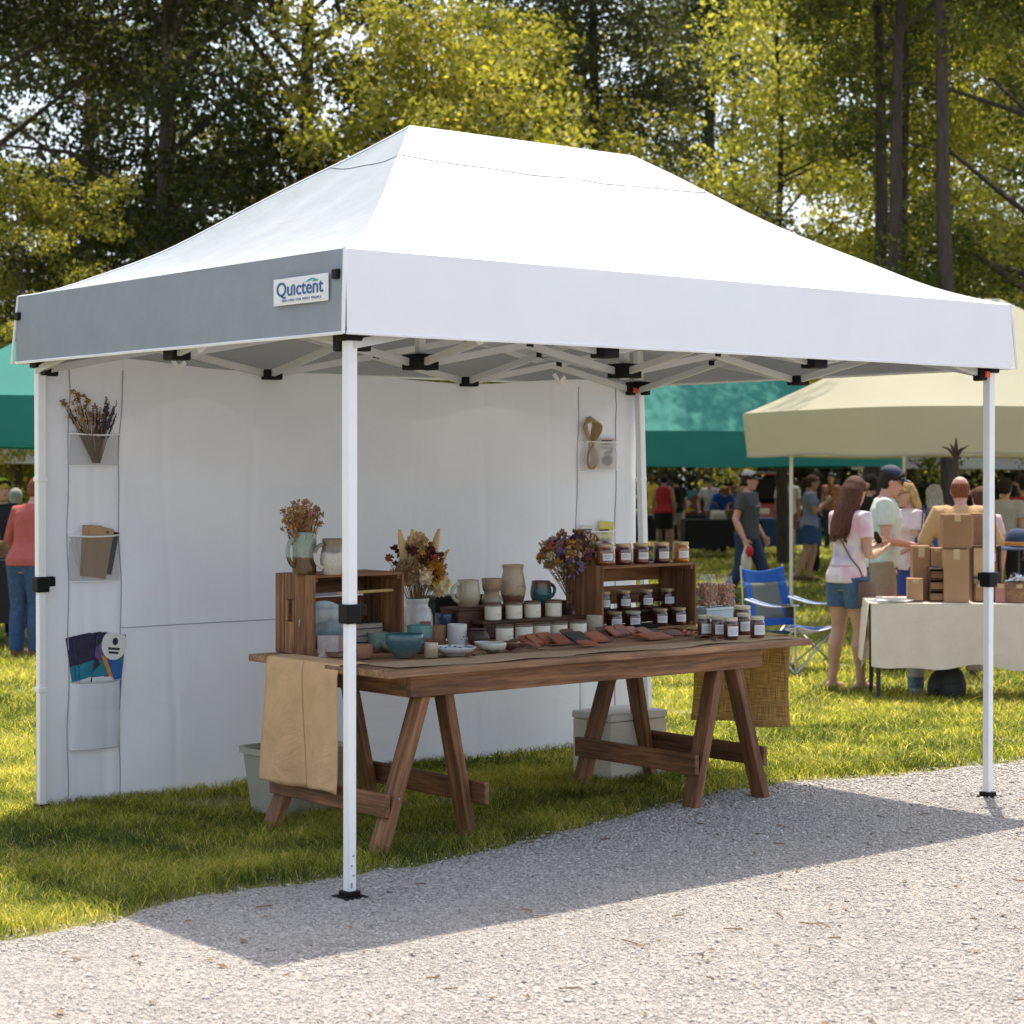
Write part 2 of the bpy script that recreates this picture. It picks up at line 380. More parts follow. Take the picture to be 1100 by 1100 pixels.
def stone_material():
    m, nt, b = nodes('loose_stone'); L = nt.links.new
    a = N(nt, 'ShaderNodeAttribute', attribute_name='tone')
    c = ramp(nt, a.outputs['Fac'], [(0, (.10, .09, .085)), (.10, (.20, .18, .165)), (.45, (.40, .372, .345)), (.8, (.54, .50, .465)), (1, (.68, .63, .585))])
    L(c, b.inputs['Base Color']); b.inputs['Roughness'].default_value = .85; return m
def stones(n, rr, seed, band=None):
    r = np.random.default_rng(seed)
    d = r.uniform(5.3**2, 11.2**2, n)**.5; x = d*r.uniform(-.29, .29, n); e = edge_y(x)
    dens = r.random(n)
    if band is None: ok = (d < e-.02-.10*dens) | ((d < e+.32) & (dens < .16*np.clip(1-(d-e)/.32, 0, 1)))
    else: ok = (np.abs(d-e) < band)
    ok &= (dens < (9/d)**1.0) & (r.random(n) < np.clip(.8+.5*fbm(x, d, 2.6, 51)+.25*fbm(x, d*2.2, 7.0, 52), .12, 1))
    d, x = d[ok], x[ok]; n = len(d)
    s = r.uniform(rr[0], rr[1], n)*(.75+.5*r.random(n)**3)*np.clip(d/8, .85, 1.3)
    cube = np.array([(a, b, c) for a in (-1, 1) for b in (-1, 1) for c in (-1, 1)], float)*.62
    loc = cube[None]*(1+.55*r.uniform(-1, 1, (n, 8, 3)))*s[:, None, None]*np.array([1, 1, .62])*r.uniform(.7, 1.3, (n, 1, 3))
    a = r.uniform(0, 6.28, n); ca, sa = np.cos(a)[:, None], np.sin(a)[:, None]
    X = loc[:, :, 0]*ca-loc[:, :, 1]*sa+x[:, None]; Y = loc[:, :, 0]*sa+loc[:, :, 1]*ca+d[:, None]; Z = loc[:, :, 2]+.005+(s*.2)[:, None]
    q = np.array([(0,1,3,2),(4,6,7,5),(0,4,5,1),(2,3,7,6),(0,2,6,4),(1,5,7,3)])
    fc = (q[None]+8*np.arange(n)[:, None, None]).reshape(-1, 4)
    tone = np.clip(.6+.12*r.normal(size=n)-.45*(r.random(n) < .035), 0, 1)
    return np.stack([X, Y, Z], -1).reshape(-1, 3), fc, np.repeat(tone, 8)
v1, f1, t1 = stones(190000, (.0038, .0078), 3); v2, f2, t2 = stones(1500, (.008, .0135), 4)
tag(npobj('gravel_stones', np.concatenate([v1, v2]), np.concatenate([f1, f2+len(v1)]), stone_material(), {'tone': np.concatenate([t1, t2])}), 'loose pale grey stones scattered over the gravel path', 'gravel', kind='stuff')

GRASS = leafmat('grass_blade', [(0, (.025, .045, .010)), (.26, (.11, .15, .026)), (.48, (.39, .395, .07)), (.75, (.64, .55, .19)), (1, (.74, .61, .33))], trans=.58)
def blades(d0, d1, n, seed, w0, h0, seg):
    r = np.random.default_rng(seed)
    d = np.exp(r.uniform(np.log(d0), np.log(d1), n)) if d1 > 10.5 else r.uniform(d0**2, d1**2, n)**.5
    x = d*r.uniform(-.29, .29, n); e = edge_y(x)
    p = np.clip((d-e+.05)/.35, 0, 1)
    patch = fbm(x, d, 3.0, 8)*.5+fbm(x, d, 11.0, 9)*.35
    bare = np.clip((fbm(x, d, 1.7, 31)+.5*fbm(x, d, 6.0, 32)-.55)*3, 0, 1)
    ok = r.random(n) < (p**.8)*np.clip(.85+.5*patch, .3, 1)*(1-.85*bare); ok |= (d < e) & (d > e-.25) & (r.random(n) < .05*np.clip(1-(e-d)/.22, 0, 1)**2)
    x, d, patch, p, e = x[ok], d[ok], patch[ok], p[ok], e[ok]; n = len(d)
    sc = np.clip(d/9, .9, 4.0)
    tuft = np.clip(fbm(x, d, 14.0, 41)-.35, 0, 1)
    hh = (1+1.1*tuft+.9*np.exp(-((d-e-.12)/.16)**2))*h0*r.uniform(.35, 1.1, n)*(1+.35*patch)*np.clip(sc, 1, 1.5)*(.45+.55*p); ww = w0*r.uniform(.7, 1.3, n)*sc
    a = r.uniform(0, 6.28, n); la = r.uniform(0, 6.28, n); ln = hh*r.uniform(.3, 1.5, n)
    z0 = ground_np(d)-.004; px, py = np.cos(a)*ww/2, np.sin(a)*ww/2; lx, ly = np.cos(la)*ln, np.sin(la)*ln
    tone = np.clip(.34+.12*r.normal(size=n)+.22*patch+.18*fbm(x, d, 5.0, 14)+.45*(r.random(n) < .07)+.12*fbm(x, d, .9, 12), 0, 1)
    if seg == 2:
        vv = np.stack([np.stack([x-px, d-py, z0], -1), np.stack([x+px, d+py, z0], -1),
                       np.stack([x-px*.75+lx*.3, d-py*.75+ly*.3, z0+hh*.6], -1), np.stack([x+px*.75+lx*.3, d+py*.75+ly*.3, z0+hh*.6], -1),
                       np.stack([x+lx, d+ly, z0+hh*.95], -1)], 1)
        q = np.array([(0, 1, 2), (1, 3, 2), (2, 3, 4)]); k = 5
    else:
        vv = np.stack([np.stack([x-px, d-py, z0], -1), np.stack([x+px, d+py, z0], -1), np.stack([x+lx, d+ly, z0+hh], -1)], 1); q = np.array([(0, 1, 2)]); k = 3
    return vv.reshape(-1, 3), (q[None]+k*np.arange(n)[:, None, None]).reshape(-1, 3), np.repeat(tone, k)
gv = []; gf = []; gt = []; o = 0
for a in ((6.2, 10.5, 270000, 21, .0042, .048, 2), (10.4, 18, 170000, 22, .0048, .045, 2), (17.5, 60, 210000, 23, .0075, .05, 1)):
    v_, f_, t_ = blades(*a); gv.append(v_); gf.append(f_+o); gt.append(t_); o += len(v_)
tag(npobj('lawn_grass', np.concatenate(gv), np.concatenate(gf), GRASS, {'tone': np.concatenate(gt)}), 'short green and yellow grass of the fairground lawn', 'grass', kind='stuff')

# dead leaves, twigs and chips lying on the path
r = np.random.default_rng(91); m = MB()
for k in range(230):
    d_ = math.sqrt(r.uniform(5.4**2, 9.5**2)); x = d_*r.uniform(-.28, .28)
    if d_ > float(edge_y(np.array([x]))[0])-.03: continue
    a = r.uniform(0, 6.28); s_ = r.uniform(.008, .022); p = Vector((x, d_, .013)); u_ = Vector((math.cos(a), math.sin(a), r.uniform(-.1, .2))); v_ = Vector((-u_.y, u_.x, r.uniform(-.2, .3)))
    if k % 3: m.add([p-u_*s_, p+v_*s_*.45, p+u_*s_, p-v_*s_*.45+Vector((0, 0, .003))], [(0, 1, 2, 3)])
    else: m.tube([p-u_*s_*1.6, p+v_*s_*.2, p+u_*s_*1.6], .0022, 4)
tag(m.build('leaf_litter', M('dead_leaf', (.16, .09, .04), rough=.9, var=.6, scale=2.0)), 'dry brown leaf bits and twigs strewn over the gravel path', 'litter', kind='stuff')
# ------------------------------------------------------------------ trees
BARK = M('grey_brown_bark', (.07, .052, .04), rough=.95, var=.4, scale=7, bump=.8, bscale=18, stretch=(3, 3, .6))
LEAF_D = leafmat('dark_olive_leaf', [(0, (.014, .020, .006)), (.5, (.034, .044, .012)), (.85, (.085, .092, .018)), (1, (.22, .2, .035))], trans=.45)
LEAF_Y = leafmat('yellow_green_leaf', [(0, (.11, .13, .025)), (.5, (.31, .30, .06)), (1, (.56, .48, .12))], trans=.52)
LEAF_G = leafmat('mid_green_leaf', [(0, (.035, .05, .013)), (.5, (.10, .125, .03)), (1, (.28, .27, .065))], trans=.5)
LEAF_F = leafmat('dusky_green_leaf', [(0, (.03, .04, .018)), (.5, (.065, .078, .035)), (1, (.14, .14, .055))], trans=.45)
def tree_meshes(seed, z0, z1, rad, ncl, per, lsz, limbs, tr, forks=1, bare=0.0, shape='round', crad=(.5, 1.0)):
    """returns (trunk mesh builder, leaf verts, faces, tones)"""
    r = np.random.default_rng(seed); t = MB(); tips = []
    for fk in range(forks):
        ang = r.uniform(0, 6.28); sp = 0 if forks == 1 else .9
        pts = []; x = y = 0.0; lean = (math.cos(ang)*sp/z1, math.sin(ang)*sp/z1)
        for i in range(9):
            z = z1*.97*i/8; x += r.normal()*.07+lean[0]*z1/8; y += r.normal()*.07+lean[1]*z1/8
            pts.append(Vector((x, y, z-.15 if i == 0 else z)))
        rr = [tr*(1.35 if i == 0 else 1-.82*i/8) for i in range(9)]
        t.tube(pts, rr, 9)
        for k in range(limbs):
            f = r.uniform(max(bare, .16), .93); i = int(f*8); b = pts[i].lerp(pts[min(8, i+1)], f*8-i); a = r.uniform(0, 6.28)
            zf = (b.z-z0)/(z1-z0)
            w = rad*(math.sin(math.pi*min(max(zf, .12), .95))**.6 if shape == 'round' else max(.12, 1-zf*.9))*r.uniform(.55, 1.0)
            up = r.uniform(.1, .65) if shape == 'round' else r.uniform(-.25, .15)
            e = b+Vector((math.cos(a)*w, math.sin(a)*w, w*up)); mid = b.lerp(e, .5)+Vector((r.normal()*.12, r.normal()*.12, .12*w*(1 if shape == 'round' else .2)))
            q = tr*(1-.8*f)*.5; t.tube([b, mid, e], [q, q*.6, q*.15], 5)
            tips += [(mid, .75), (e, 1.0), (b.lerp(e, .8), .9)]
    C = []
    while len(C) < ncl:
        if r.random() < .6:
            p, _ = tips[r.integers(len(tips))]; c = np.array(p)+r.normal(size=3)*.45
        else:
            zf = r.uniform(.02, 1); a = r.uniform(0, 6.28); w = rad*(math.sin(math.pi*min(max(zf, .15), .95))**.55 if shape == 'round' else max(.08, 1-zf*.9))*r.uniform(.2, 1)**.5
            c = np.array([math.cos(a)*w, math.sin(a)*w, z0+(z1-z0)*zf])
        if c[2] < z0-.4: continue
        C.append(c)
    C = np.array(C); n = ncl*per
    cr = r.uniform(crad[0], crad[1], ncl)
    ctr = np.repeat(C, per, 0); rr = np.repeat(cr, per)
    dirs = r.normal(size=(n, 3)); dirs /= np.linalg.norm(dirs, axis=1)[:, None]
    pos = ctr+dirs*(rr*r.uniform(.15, 1, n)**.6)[:, None]*np.array([1, 1, .62])
    A = r.normal(size=(n, 3)); A[:, 2] -= .35; A /= np.linalg.norm(A, axis=1)[:, None]
    Bv = np.cross(A, r.normal(size=(n, 3))); Bv /= np.linalg.norm(Bv, axis=1)[:, None]
    s = lsz*r.uniform(.6, 1.35, n)[:, None]; nn = np.cross(A, Bv)
    v = np.stack([pos-A*s*.5, pos+Bv*s*.3+nn*s*.08, pos+A*s*.5, pos-Bv*s*.3+nn*s*.08], 1).reshape(-1, 3)
    f = np.arange(4*n).reshape(n, 4)
    tone = np.clip(.45+.17*r.normal(size=n)+np.repeat(r.normal(size=ncl)*.13, per), 0, 1)
    return t, v, f, np.repeat(tone, 4)
def make_tree(name, label, mat, loc, rz, scale, group, **kw):
    t, v, f, tone = tree_meshes(**kw)
    o = thing(name, label, 'tree', loc, rz, group); o.scale = (scale,)*3
    t.build('trunk', BARK, o); npobj('crown', v, f, mat, {'tone': tone}, o)
    return o
GR = 'trees behind the market'
def put(proto, px, d, rz, sc, label):
    o = dup(proto, PD(px, d), R(rz), label, GR); o.scale = (sc,)*3; return o
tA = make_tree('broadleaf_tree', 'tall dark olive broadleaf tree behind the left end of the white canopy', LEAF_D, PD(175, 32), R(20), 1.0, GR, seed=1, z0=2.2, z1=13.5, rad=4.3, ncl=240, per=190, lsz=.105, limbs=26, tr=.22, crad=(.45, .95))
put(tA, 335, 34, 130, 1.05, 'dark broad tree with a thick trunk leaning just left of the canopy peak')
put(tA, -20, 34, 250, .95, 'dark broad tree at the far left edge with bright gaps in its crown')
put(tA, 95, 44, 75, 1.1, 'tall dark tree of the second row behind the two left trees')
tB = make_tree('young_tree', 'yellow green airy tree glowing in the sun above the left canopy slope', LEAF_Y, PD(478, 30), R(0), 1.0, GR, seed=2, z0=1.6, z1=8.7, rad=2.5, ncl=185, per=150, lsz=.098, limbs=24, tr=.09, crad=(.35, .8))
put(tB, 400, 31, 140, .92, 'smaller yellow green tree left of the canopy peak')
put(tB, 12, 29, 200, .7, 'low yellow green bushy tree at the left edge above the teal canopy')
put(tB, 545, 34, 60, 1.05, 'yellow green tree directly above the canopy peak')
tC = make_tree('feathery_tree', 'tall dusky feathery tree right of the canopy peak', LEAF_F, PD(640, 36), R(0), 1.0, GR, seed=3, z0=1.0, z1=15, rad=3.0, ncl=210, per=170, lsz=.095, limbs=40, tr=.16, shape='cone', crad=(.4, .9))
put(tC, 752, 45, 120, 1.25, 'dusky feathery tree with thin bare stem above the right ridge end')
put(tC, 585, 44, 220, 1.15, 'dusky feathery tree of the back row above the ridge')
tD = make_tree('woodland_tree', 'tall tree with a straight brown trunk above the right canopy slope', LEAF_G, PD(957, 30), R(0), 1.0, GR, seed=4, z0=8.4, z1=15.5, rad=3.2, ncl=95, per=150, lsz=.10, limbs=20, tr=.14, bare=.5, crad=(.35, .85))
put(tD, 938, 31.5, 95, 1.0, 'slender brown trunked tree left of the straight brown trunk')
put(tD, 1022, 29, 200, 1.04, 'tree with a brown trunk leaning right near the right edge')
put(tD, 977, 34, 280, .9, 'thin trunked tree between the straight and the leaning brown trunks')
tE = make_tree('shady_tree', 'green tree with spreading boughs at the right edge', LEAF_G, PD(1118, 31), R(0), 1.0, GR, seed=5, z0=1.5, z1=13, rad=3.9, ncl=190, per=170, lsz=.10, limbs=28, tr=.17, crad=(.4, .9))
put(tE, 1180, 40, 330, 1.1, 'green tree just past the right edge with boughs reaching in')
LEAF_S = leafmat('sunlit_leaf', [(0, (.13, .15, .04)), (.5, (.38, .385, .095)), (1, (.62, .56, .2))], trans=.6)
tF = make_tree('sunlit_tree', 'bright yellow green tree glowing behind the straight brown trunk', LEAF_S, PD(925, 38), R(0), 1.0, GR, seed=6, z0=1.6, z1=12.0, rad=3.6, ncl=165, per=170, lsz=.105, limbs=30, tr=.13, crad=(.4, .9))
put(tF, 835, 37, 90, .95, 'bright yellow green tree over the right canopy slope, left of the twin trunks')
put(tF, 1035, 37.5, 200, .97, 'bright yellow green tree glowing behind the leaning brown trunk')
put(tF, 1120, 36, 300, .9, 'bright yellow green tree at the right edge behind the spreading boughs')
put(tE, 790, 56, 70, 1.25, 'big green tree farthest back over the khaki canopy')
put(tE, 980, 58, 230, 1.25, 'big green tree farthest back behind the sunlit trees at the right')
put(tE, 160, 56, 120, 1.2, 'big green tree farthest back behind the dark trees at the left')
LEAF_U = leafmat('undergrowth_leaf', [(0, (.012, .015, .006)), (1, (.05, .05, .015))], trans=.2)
# low undergrowth under the trees that reads as one dark mass
_, v, f, tone = tree_meshes(seed=9, z0=.2, z1=4.6, rad=3.5, ncl=10, per=10, lsz=.2, limbs=4, tr=.1)
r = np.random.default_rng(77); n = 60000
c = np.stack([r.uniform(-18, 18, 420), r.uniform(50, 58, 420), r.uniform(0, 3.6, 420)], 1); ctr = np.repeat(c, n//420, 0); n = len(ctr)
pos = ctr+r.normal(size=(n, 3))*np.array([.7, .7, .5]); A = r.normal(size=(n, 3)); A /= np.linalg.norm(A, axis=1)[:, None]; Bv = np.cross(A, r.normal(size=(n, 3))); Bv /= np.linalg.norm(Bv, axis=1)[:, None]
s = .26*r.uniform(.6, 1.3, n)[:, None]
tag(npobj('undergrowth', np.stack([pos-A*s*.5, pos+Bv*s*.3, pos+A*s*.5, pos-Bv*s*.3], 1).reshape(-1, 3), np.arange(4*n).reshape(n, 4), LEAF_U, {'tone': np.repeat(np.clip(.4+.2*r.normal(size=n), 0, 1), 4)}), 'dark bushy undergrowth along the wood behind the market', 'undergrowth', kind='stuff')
# ------------------------------------------------------------------ the white stall canopy
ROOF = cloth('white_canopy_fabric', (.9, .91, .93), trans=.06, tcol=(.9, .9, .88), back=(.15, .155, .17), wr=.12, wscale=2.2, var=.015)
SHADEF = cloth('painted_shade_fabric', (.285, .312, .345), back=(.3, .31, .33), wr=.2, wscale=3.4, var=.05)  # left side of the white canopy, its shade mixed into the colour
WALLF = cloth('pale_grey_wall_fabric', (.82, .845, .92), trans=.08, tcol=(.6, .6, .66), wr=.5, wscale=1.3, var=.03)
SEAM = M('grey_seam_thread', (.42, .43, .46), rough=.8)
TRIM = cloth('white_hem', (.85, .85, .85), wr=.1)
MESHN = None
def mesh_net():
    m, nt, b = nodes('grey_pocket_net'); L = nt.links.new
    b.inputs['Base Color'].default_value = (.22, .23, .24, 1); b.inputs['Roughness'].default_value = .6
    tp = N(nt, 'ShaderNodeBsdfTransparent'); mx = N(nt, 'ShaderNodeMixShader', Fac=.3)
    L(tp.outputs[0], mx.inputs[1]); L(b.outputs[0], mx.inputs[2]); L(mx.outputs[0], nt.nodes['Material Output'].inputs['Surface']); return m
NET = mesh_net()
def clear_film():
    m, nt, b = nodes('clear_plastic_film'); L = nt.links.new
    b.inputs['Base Color'].default_value = (.9, .92, .93, 1); b.inputs['Roughness'].default_value = .12
    tp = N(nt, 'ShaderNodeBsdfTransparent'); mx = N(nt, 'ShaderNodeMixShader', Fac=.3)
    L(tp.outputs[0], mx.inputs[1]); L(b.outputs[0], mx.inputs[2]); L(mx.outputs[0], nt.nodes['Material Output'].inputs['Surface']); return m
FILM = clear_film()
tent = thing('pop_up_canopy', 'large white pop up canopy with side panel in painted shade and back wall over craft table', 'canopy', TB, TH)
RX = .673; hx, hy = TL/2+OV, TW/2+OV
def roof_pt(s, t, side):
    """side 0 front, 1 right, 2 back, 3 left; s along the eave 0..1, t eave 0 to ridge 1"""
    ex = hx+(RX-hx)*t; ey = hy*(1-t)
    g = t**1.3+.025*math.sin(math.pi*t)*(t-.5)*2
    a = 2*s-1
    bow = -.035*(1-a*a)*math.sin(math.pi*t)
    x, y = [(a*ex, -ey), (ex, a*ey), (-a*ex, ey), (-ex, -a*ey)][side]
    z = ZT+(ZR-ZT)*g+bow+(.005*math.sin(x*5+y*9+3*math.sin(y*4))+.006*math.sin(9*x-4*y+2*math.sin(3*x)))*math.sin(math.pi*t)
    return (TL/2+x, TW/2+y, z)
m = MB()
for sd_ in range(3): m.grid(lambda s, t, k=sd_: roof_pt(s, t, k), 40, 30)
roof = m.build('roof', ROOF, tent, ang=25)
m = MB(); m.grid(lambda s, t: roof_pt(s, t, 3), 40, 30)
m.build('roof_side_panel', SHADEF, tent, ang=25)['label'] = 'left slope of the white canopy roof with shade painted in grey'  # slope coloured darker to stand in for shade
for sd_ in range(4):
    m = MB(); m.tube([Vector(roof_pt(i/16, .80, sd_))+Vector((0, 0, .001)) for i in range(17)], .0032, 5); m.build('roof_seam', M('roof_thread', (.36, .37, .39), rough=.9), roof)
m = MB()
for (sx, sy, si, s_) in ((0, 0, 0, 0), (1, 0, 0, 1), (0, 1, 2, 1), (1, 1, 2, 0)):
    m.tube([Vector(roof_pt(s_, i/20, si))+Vector((0, 0, .001)) for i in range(21)], .004, 5)
m.tube([Vector((TL/2-RX, TW/2, ZR)), Vector((TL/2+RX, TW/2, ZR))], .005, 6)
m.build('hip_binding', TRIM, roof)
def valance(name, p, q, mat, nrm, seed, wav=.011):
    p = Vector(p); q = Vector(q); nr = Vector(nrm); L_ = (q-p).length; rr = random.Random(seed)
    ph = [(rr.uniform(2, 17), rr.uniform(0, 6.28), rr.uniform(.2, 1)) for i in range(7)]
    def fn(s, t):
        o = sum(a*math.sin(k*s*L_/2+f+1.1*t*math.sin(k)) for k, f, a in ph)*wav/2.5*(.25+t*.75)*min(1, 12*s, 12*(1-s))
        b = p.lerp(q, s); return b+Vector((0, 0, -t*(ZT-ZB)))+nr*(o+.004*math.sin(math.pi*t)+.012*t)
    m = MB(); m.grid(lambda s, t: fn(s, 1-t), 90, 8); v = m.build(name, mat, tent)
    m = MB(); m.tube([fn(i/60, 1.0)+Vector((0, 0, 0)) for i in range(61)], .0065, 5)
    m.build('hem', TRIM, v)
    return v
c0 = (-OV, -OV, ZT); c1 = (TL+OV, -OV, ZT); c2 = (TL+OV, TW+OV, ZT); c3 = (-OV, TW+OV, ZT)
valance('valance', c0, c1, ROOF, (0, -1, 0), 1)
valance('valance', c1, c2, ROOF, (1, 0, 0), 2)
valance('valance', c2, c3, ROOF, (0, 1, 0), 3)
vl = valance('side_valance', c3, c0, SHADEF, (-1, 0, 0), 4, .008); vl['label'] = 'left side valance of the white canopy with shade painted in grey'  # shade painted into the valance colour
for (x, y, dx, dy) in ((-OV, -OV, 1, 1), (TL+OV, -OV, -1, 1), (-OV, TW+OV, 1, -1), (TL+OV, TW+OV, -1, -1)):
    m = MB(); m.tube([(x-.001*dx, y-.001*dy, ZT+.004), (x-.012*dx, y-.012*dy, (ZB+ZT)/2), (x-.022*dx, y-.022*dy, ZB-.004)], [.006, .007, .007], 8)
    m.build('corner_binding', TRIM, tent)
for (x, y) in ((-OV-.012, -OV+.035), (-OV-.012, TW+OV-.02), (TL+OV+.012, -OV+.03)):
    m = MB(); m.box((x, y, ZT-.09), (.022, .035, .035)); m.build('strap_buckle', BLACKP, tent, bevel=.004)
# name plate on the shade-toned left valance
def on_left(px, py):
    best = None
    n = U; o = TB-U*OV; c = Vector((0, 0, H)); dr = at(px, py, 1)-c
    t = n.dot(o-c)/n.dot(dr); w_ = c+dr*t-TB; return Vector((-OV, w_.dot(V), w_.z))
a = on_left(299, 301); b_ = on_left(357.5, 291.5); d_ = on_left(299, 329.5)
pw = abs(a.y-b_.y); ph = a.z-d_.z; pc = Vector((-OV-.019, (a.y+b_.y)/2, (a.z+on_left(357.5, 323).z)/2))
plate = MB(); plate.box((0, 0, 0), (pw, ph, .004)); plate.box((0, 0, .003), (pw*.93, ph*.84, .0015))
ML = Matrix(((0, 0, -1, pc.x), (-1, 0, 0, pc.y), (0, 1, 0, pc.z), (0, 0, 0, 1)))
plate.xf(ML); pl = plate.build('name_plate', M('plate_white', (.82, .82, .82), rough=.4, var=.02), tent, bevel=.0015)
LB = M('logo_blue', (.012, .09, .27), rough=.5); LG = M('logo_green', (.05, .35, .03), rough=.5); LC = M('logo_sky_blue', (.03, .3, .65), rough=.5)
text_part('lettering', 'Quıctent', pw*.205, LB, pl, ML @ Matrix.Translation((-.002, ph*.06, .005)) @ Matrix.Diagonal((1.16, 1, 1, 1)), off=.0007, space=1.0)
text_part('small_lettering', 'SHELTERS FOR MOST PEOPLE', pw*.035, M('logo_small_blue', (.12, .2, .36), rough=.6), pl, ML @ Matrix.Translation((pw*.03, -ph*.34, .005)) @ Matrix.Diagonal((1.3, 1, 1, 1)), off=.0, space=1.25)
def flat_shape(pts):
    m = MB(); m.prism([(x*pw, y*ph, .0045) for x, y in pts], (0, 0, 1), .0012); m.xf(ML); return m
flat_shape([(.10, .26), (.15, .33), (.22, .39), (.25, .385), (.33, .30), (.28, .33), (.23, .33), (.17, .28)]).build('logo_mark', LC, pl)
flat_shape([(.22, .275), (.28, .325), (.35, .30), (.32, .26), (.26, .25)]).build('logo_mark', LG, pl)
flat_shape([(-.118+.025*math.cos(k*.7), .2+.05*math.sin(k*.7)) for k in range(9)]).build('logo_dot', LG, pl)
# frame
ZTOP, ZBOT = 2.235, 2.005
LEGS = [Vector((0, 0, 0)), Vector((TL, 0, 0)), Vector((0, TW, 0)), Vector((TL, TW, 0))]
def loc(p): w_ = p-TB; return Vector((w_.dot(U), w_.dot(V), w_.z))
LEGS[1] = loc(P(1061, 857)); LEGS[2] = Vector((.004, TW-.012, 0)); LEGS[3] = LEGS[3]+Vector((.03, -.06, -.03))
LEGW = .041
for i, l in enumerate(LEGS):
    top = Vector(((0, TL, 0, TL)[i], (0, 0, TW, TW)[i], ZB-.0))
    m = MB(); m.bar(l+Vector((0, 0, .012)), l.lerp(top, .52), LEGW*.86, LEGW*.86, (0, 1, 0)); m.bar(l.lerp(top, .50), top+Vector((0, 0, .2)), LEGW, LEGW, (0, 1, 0))
    lg = m.build('leg', WHITE, tent, bevel=.004)
    m = MB(); m.box(l+Vector((0, 0, .006)), (.10, .10, .010)); m.box(l+Vector((0, 0, .02)), (.058, .058, .02)); m.build('foot', BLACKP, lg, bevel=.004)
    q = l.lerp(top, .505)
    m = MB(); m.box(q, (LEGW+.02, LEGW+.02, .07)); m.box(q+Vector((.045, 0, .012)), (.045, .03, .045)); m.box(q+Vector((0, .04, .012)), (.028, .03, .04)); m.build('clamp', BLACKP, lg, bevel=.006)
    sx = 1 if i in (0, 2) else -1; sy = 1 if i < 2 else -1
    m = MB(); m.box(top+Vector((0, 0, .0)), (LEGW+.03, LEGW+.03, .045)); m.box(top+Vector((sx*.06, 0, -.02)), (.05, .035, .075)); m.box(top+Vector((0, sy*.06, -.02)), (.035, .05, .075))
    m.build('corner_bracket', BLACKP, lg, bevel=.006)
    if i in (1, 3):
        m = MB(); m.box(top+Vector((-.045, -.024, -.03)), (.03, .012, .03)); m.build('release_button', ORANGE, lg, bevel=.003)
    for f in ((.27, .74) if i > 1 else ()):
        m = MB(); m.box(l.lerp(top, f), (LEGW+.006, LEGW+.006, .022)); m.build('leg_joint', WHITE, lg, bevel=.003)
for k in range(4):
    m = MB(); m.box(LEGS[0]+Vector((-.004+.008*(k % 2), -LEGW*.43-.0008, .05+.035*k)), (.007, .002, .007 if k else .02)); m.build('rivet', STEEL, tent)
NA = [0, TL/3, 2*TL/3, TL]
nod = {}
BARM = M('grey_white_bar', (.6, .61, .62), rough=.4, var=.04)
class Each:
    def __init__(s, n, mat, bv): s.a = (n, mat, bv)
    def bar(s, *k): m = MB(); m.bar(*k); m.build(s.a[0], s.a[1], tent, bevel=s.a[2])
    def box(s, *k): m = MB(); m.box(*k); m.build(s.a[0], s.a[1], tent, bevel=s.a[2])
bars = Each('truss_bar', BARM, .003); jo = Each('truss_joint', BLACKP, .006)
def X(p, q, s0, s1):
    """one scissor between plan points p and q; s = True where the end is a leg"""
    d = (Vector(q)-Vector(p)).normalized(); n = Vector((-d.y, d.x, 0))*.013
    p, q = Vector((*p, 0)), Vector((*q, 0)); n.z = 0
    bp, bq = ZBOT-(.02 if s0 else 0), ZBOT-(.02 if s1 else 0)
    bars.bar(p+n+Vector((0, 0, ZTOP)), q+n+Vector((0, 0, bq)), .022, .034)
    bars.bar(p-n+Vector((0, 0, bp)), q-n+Vector((0, 0, ZTOP)), .022, .034)
    mid = (p+q)/2+Vector((0, 0, (ZTOP+ZBOT)/2)); jo.box(mid, (.05, .05, .032))
Xs = []
for yv in (0, TW):
    for i in range(3): X((NA[i], yv), (NA[i+1], yv), i == 0, i == 2)
for xv in (0, TL):
    X((xv, 0), (xv, TW/2), True, False); X((xv, TW/2), (xv, TW), False, True)
X((0, TW/2), (NA[1], TW/2), False, False); X((NA[1], TW/2), (NA[2], TW/2), False, False); X((NA[2], TW/2), (TL, TW/2), False, False)
for xv in NA[1:3]:
    X((xv, 0), (xv, TW/2), False, False); X((xv, TW/2), (xv, TW), False, False)
for (x, y) in [(NA[1], 0), (NA[2], 0), (NA[1], TW), (NA[2], TW), (0, TW/2), (TL, TW/2), (NA[1], TW/2), (NA[2], TW/2)]:
    jo.box((x, y, ZBOT), (.085, .085, .05)); jo.box((x, y, ZTOP), (.085, .085, .05))
for xv in NA[1:3]:
    bars.bar((xv, TW/2, ZBOT-.03), (xv, TW/2, ZR-.12), .036, .036, (1, 0, 0)); jo.box((xv, TW/2, ZR-.13), (.1, .1, .06))
    jo.box((xv, TW/2, ZBOT+.01), (.12, .12, .07))
for (x, y) in ((NA[1]*.55, TW), (NA[1]*.45, 0), (NA[2]+.6, TW), (0, TW*.45)):   # little white tie hooks
    m = MB(); m.bar((x, y, ZBOT+.06), (x+.03, y-.02, ZBOT+.005), .012, .02); m.bar((x+.025, y-.02, ZBOT+.012), (x+.06, y-.02, ZBOT+.045), .012, .02); m.build('tie_hook', WHITE, tent)
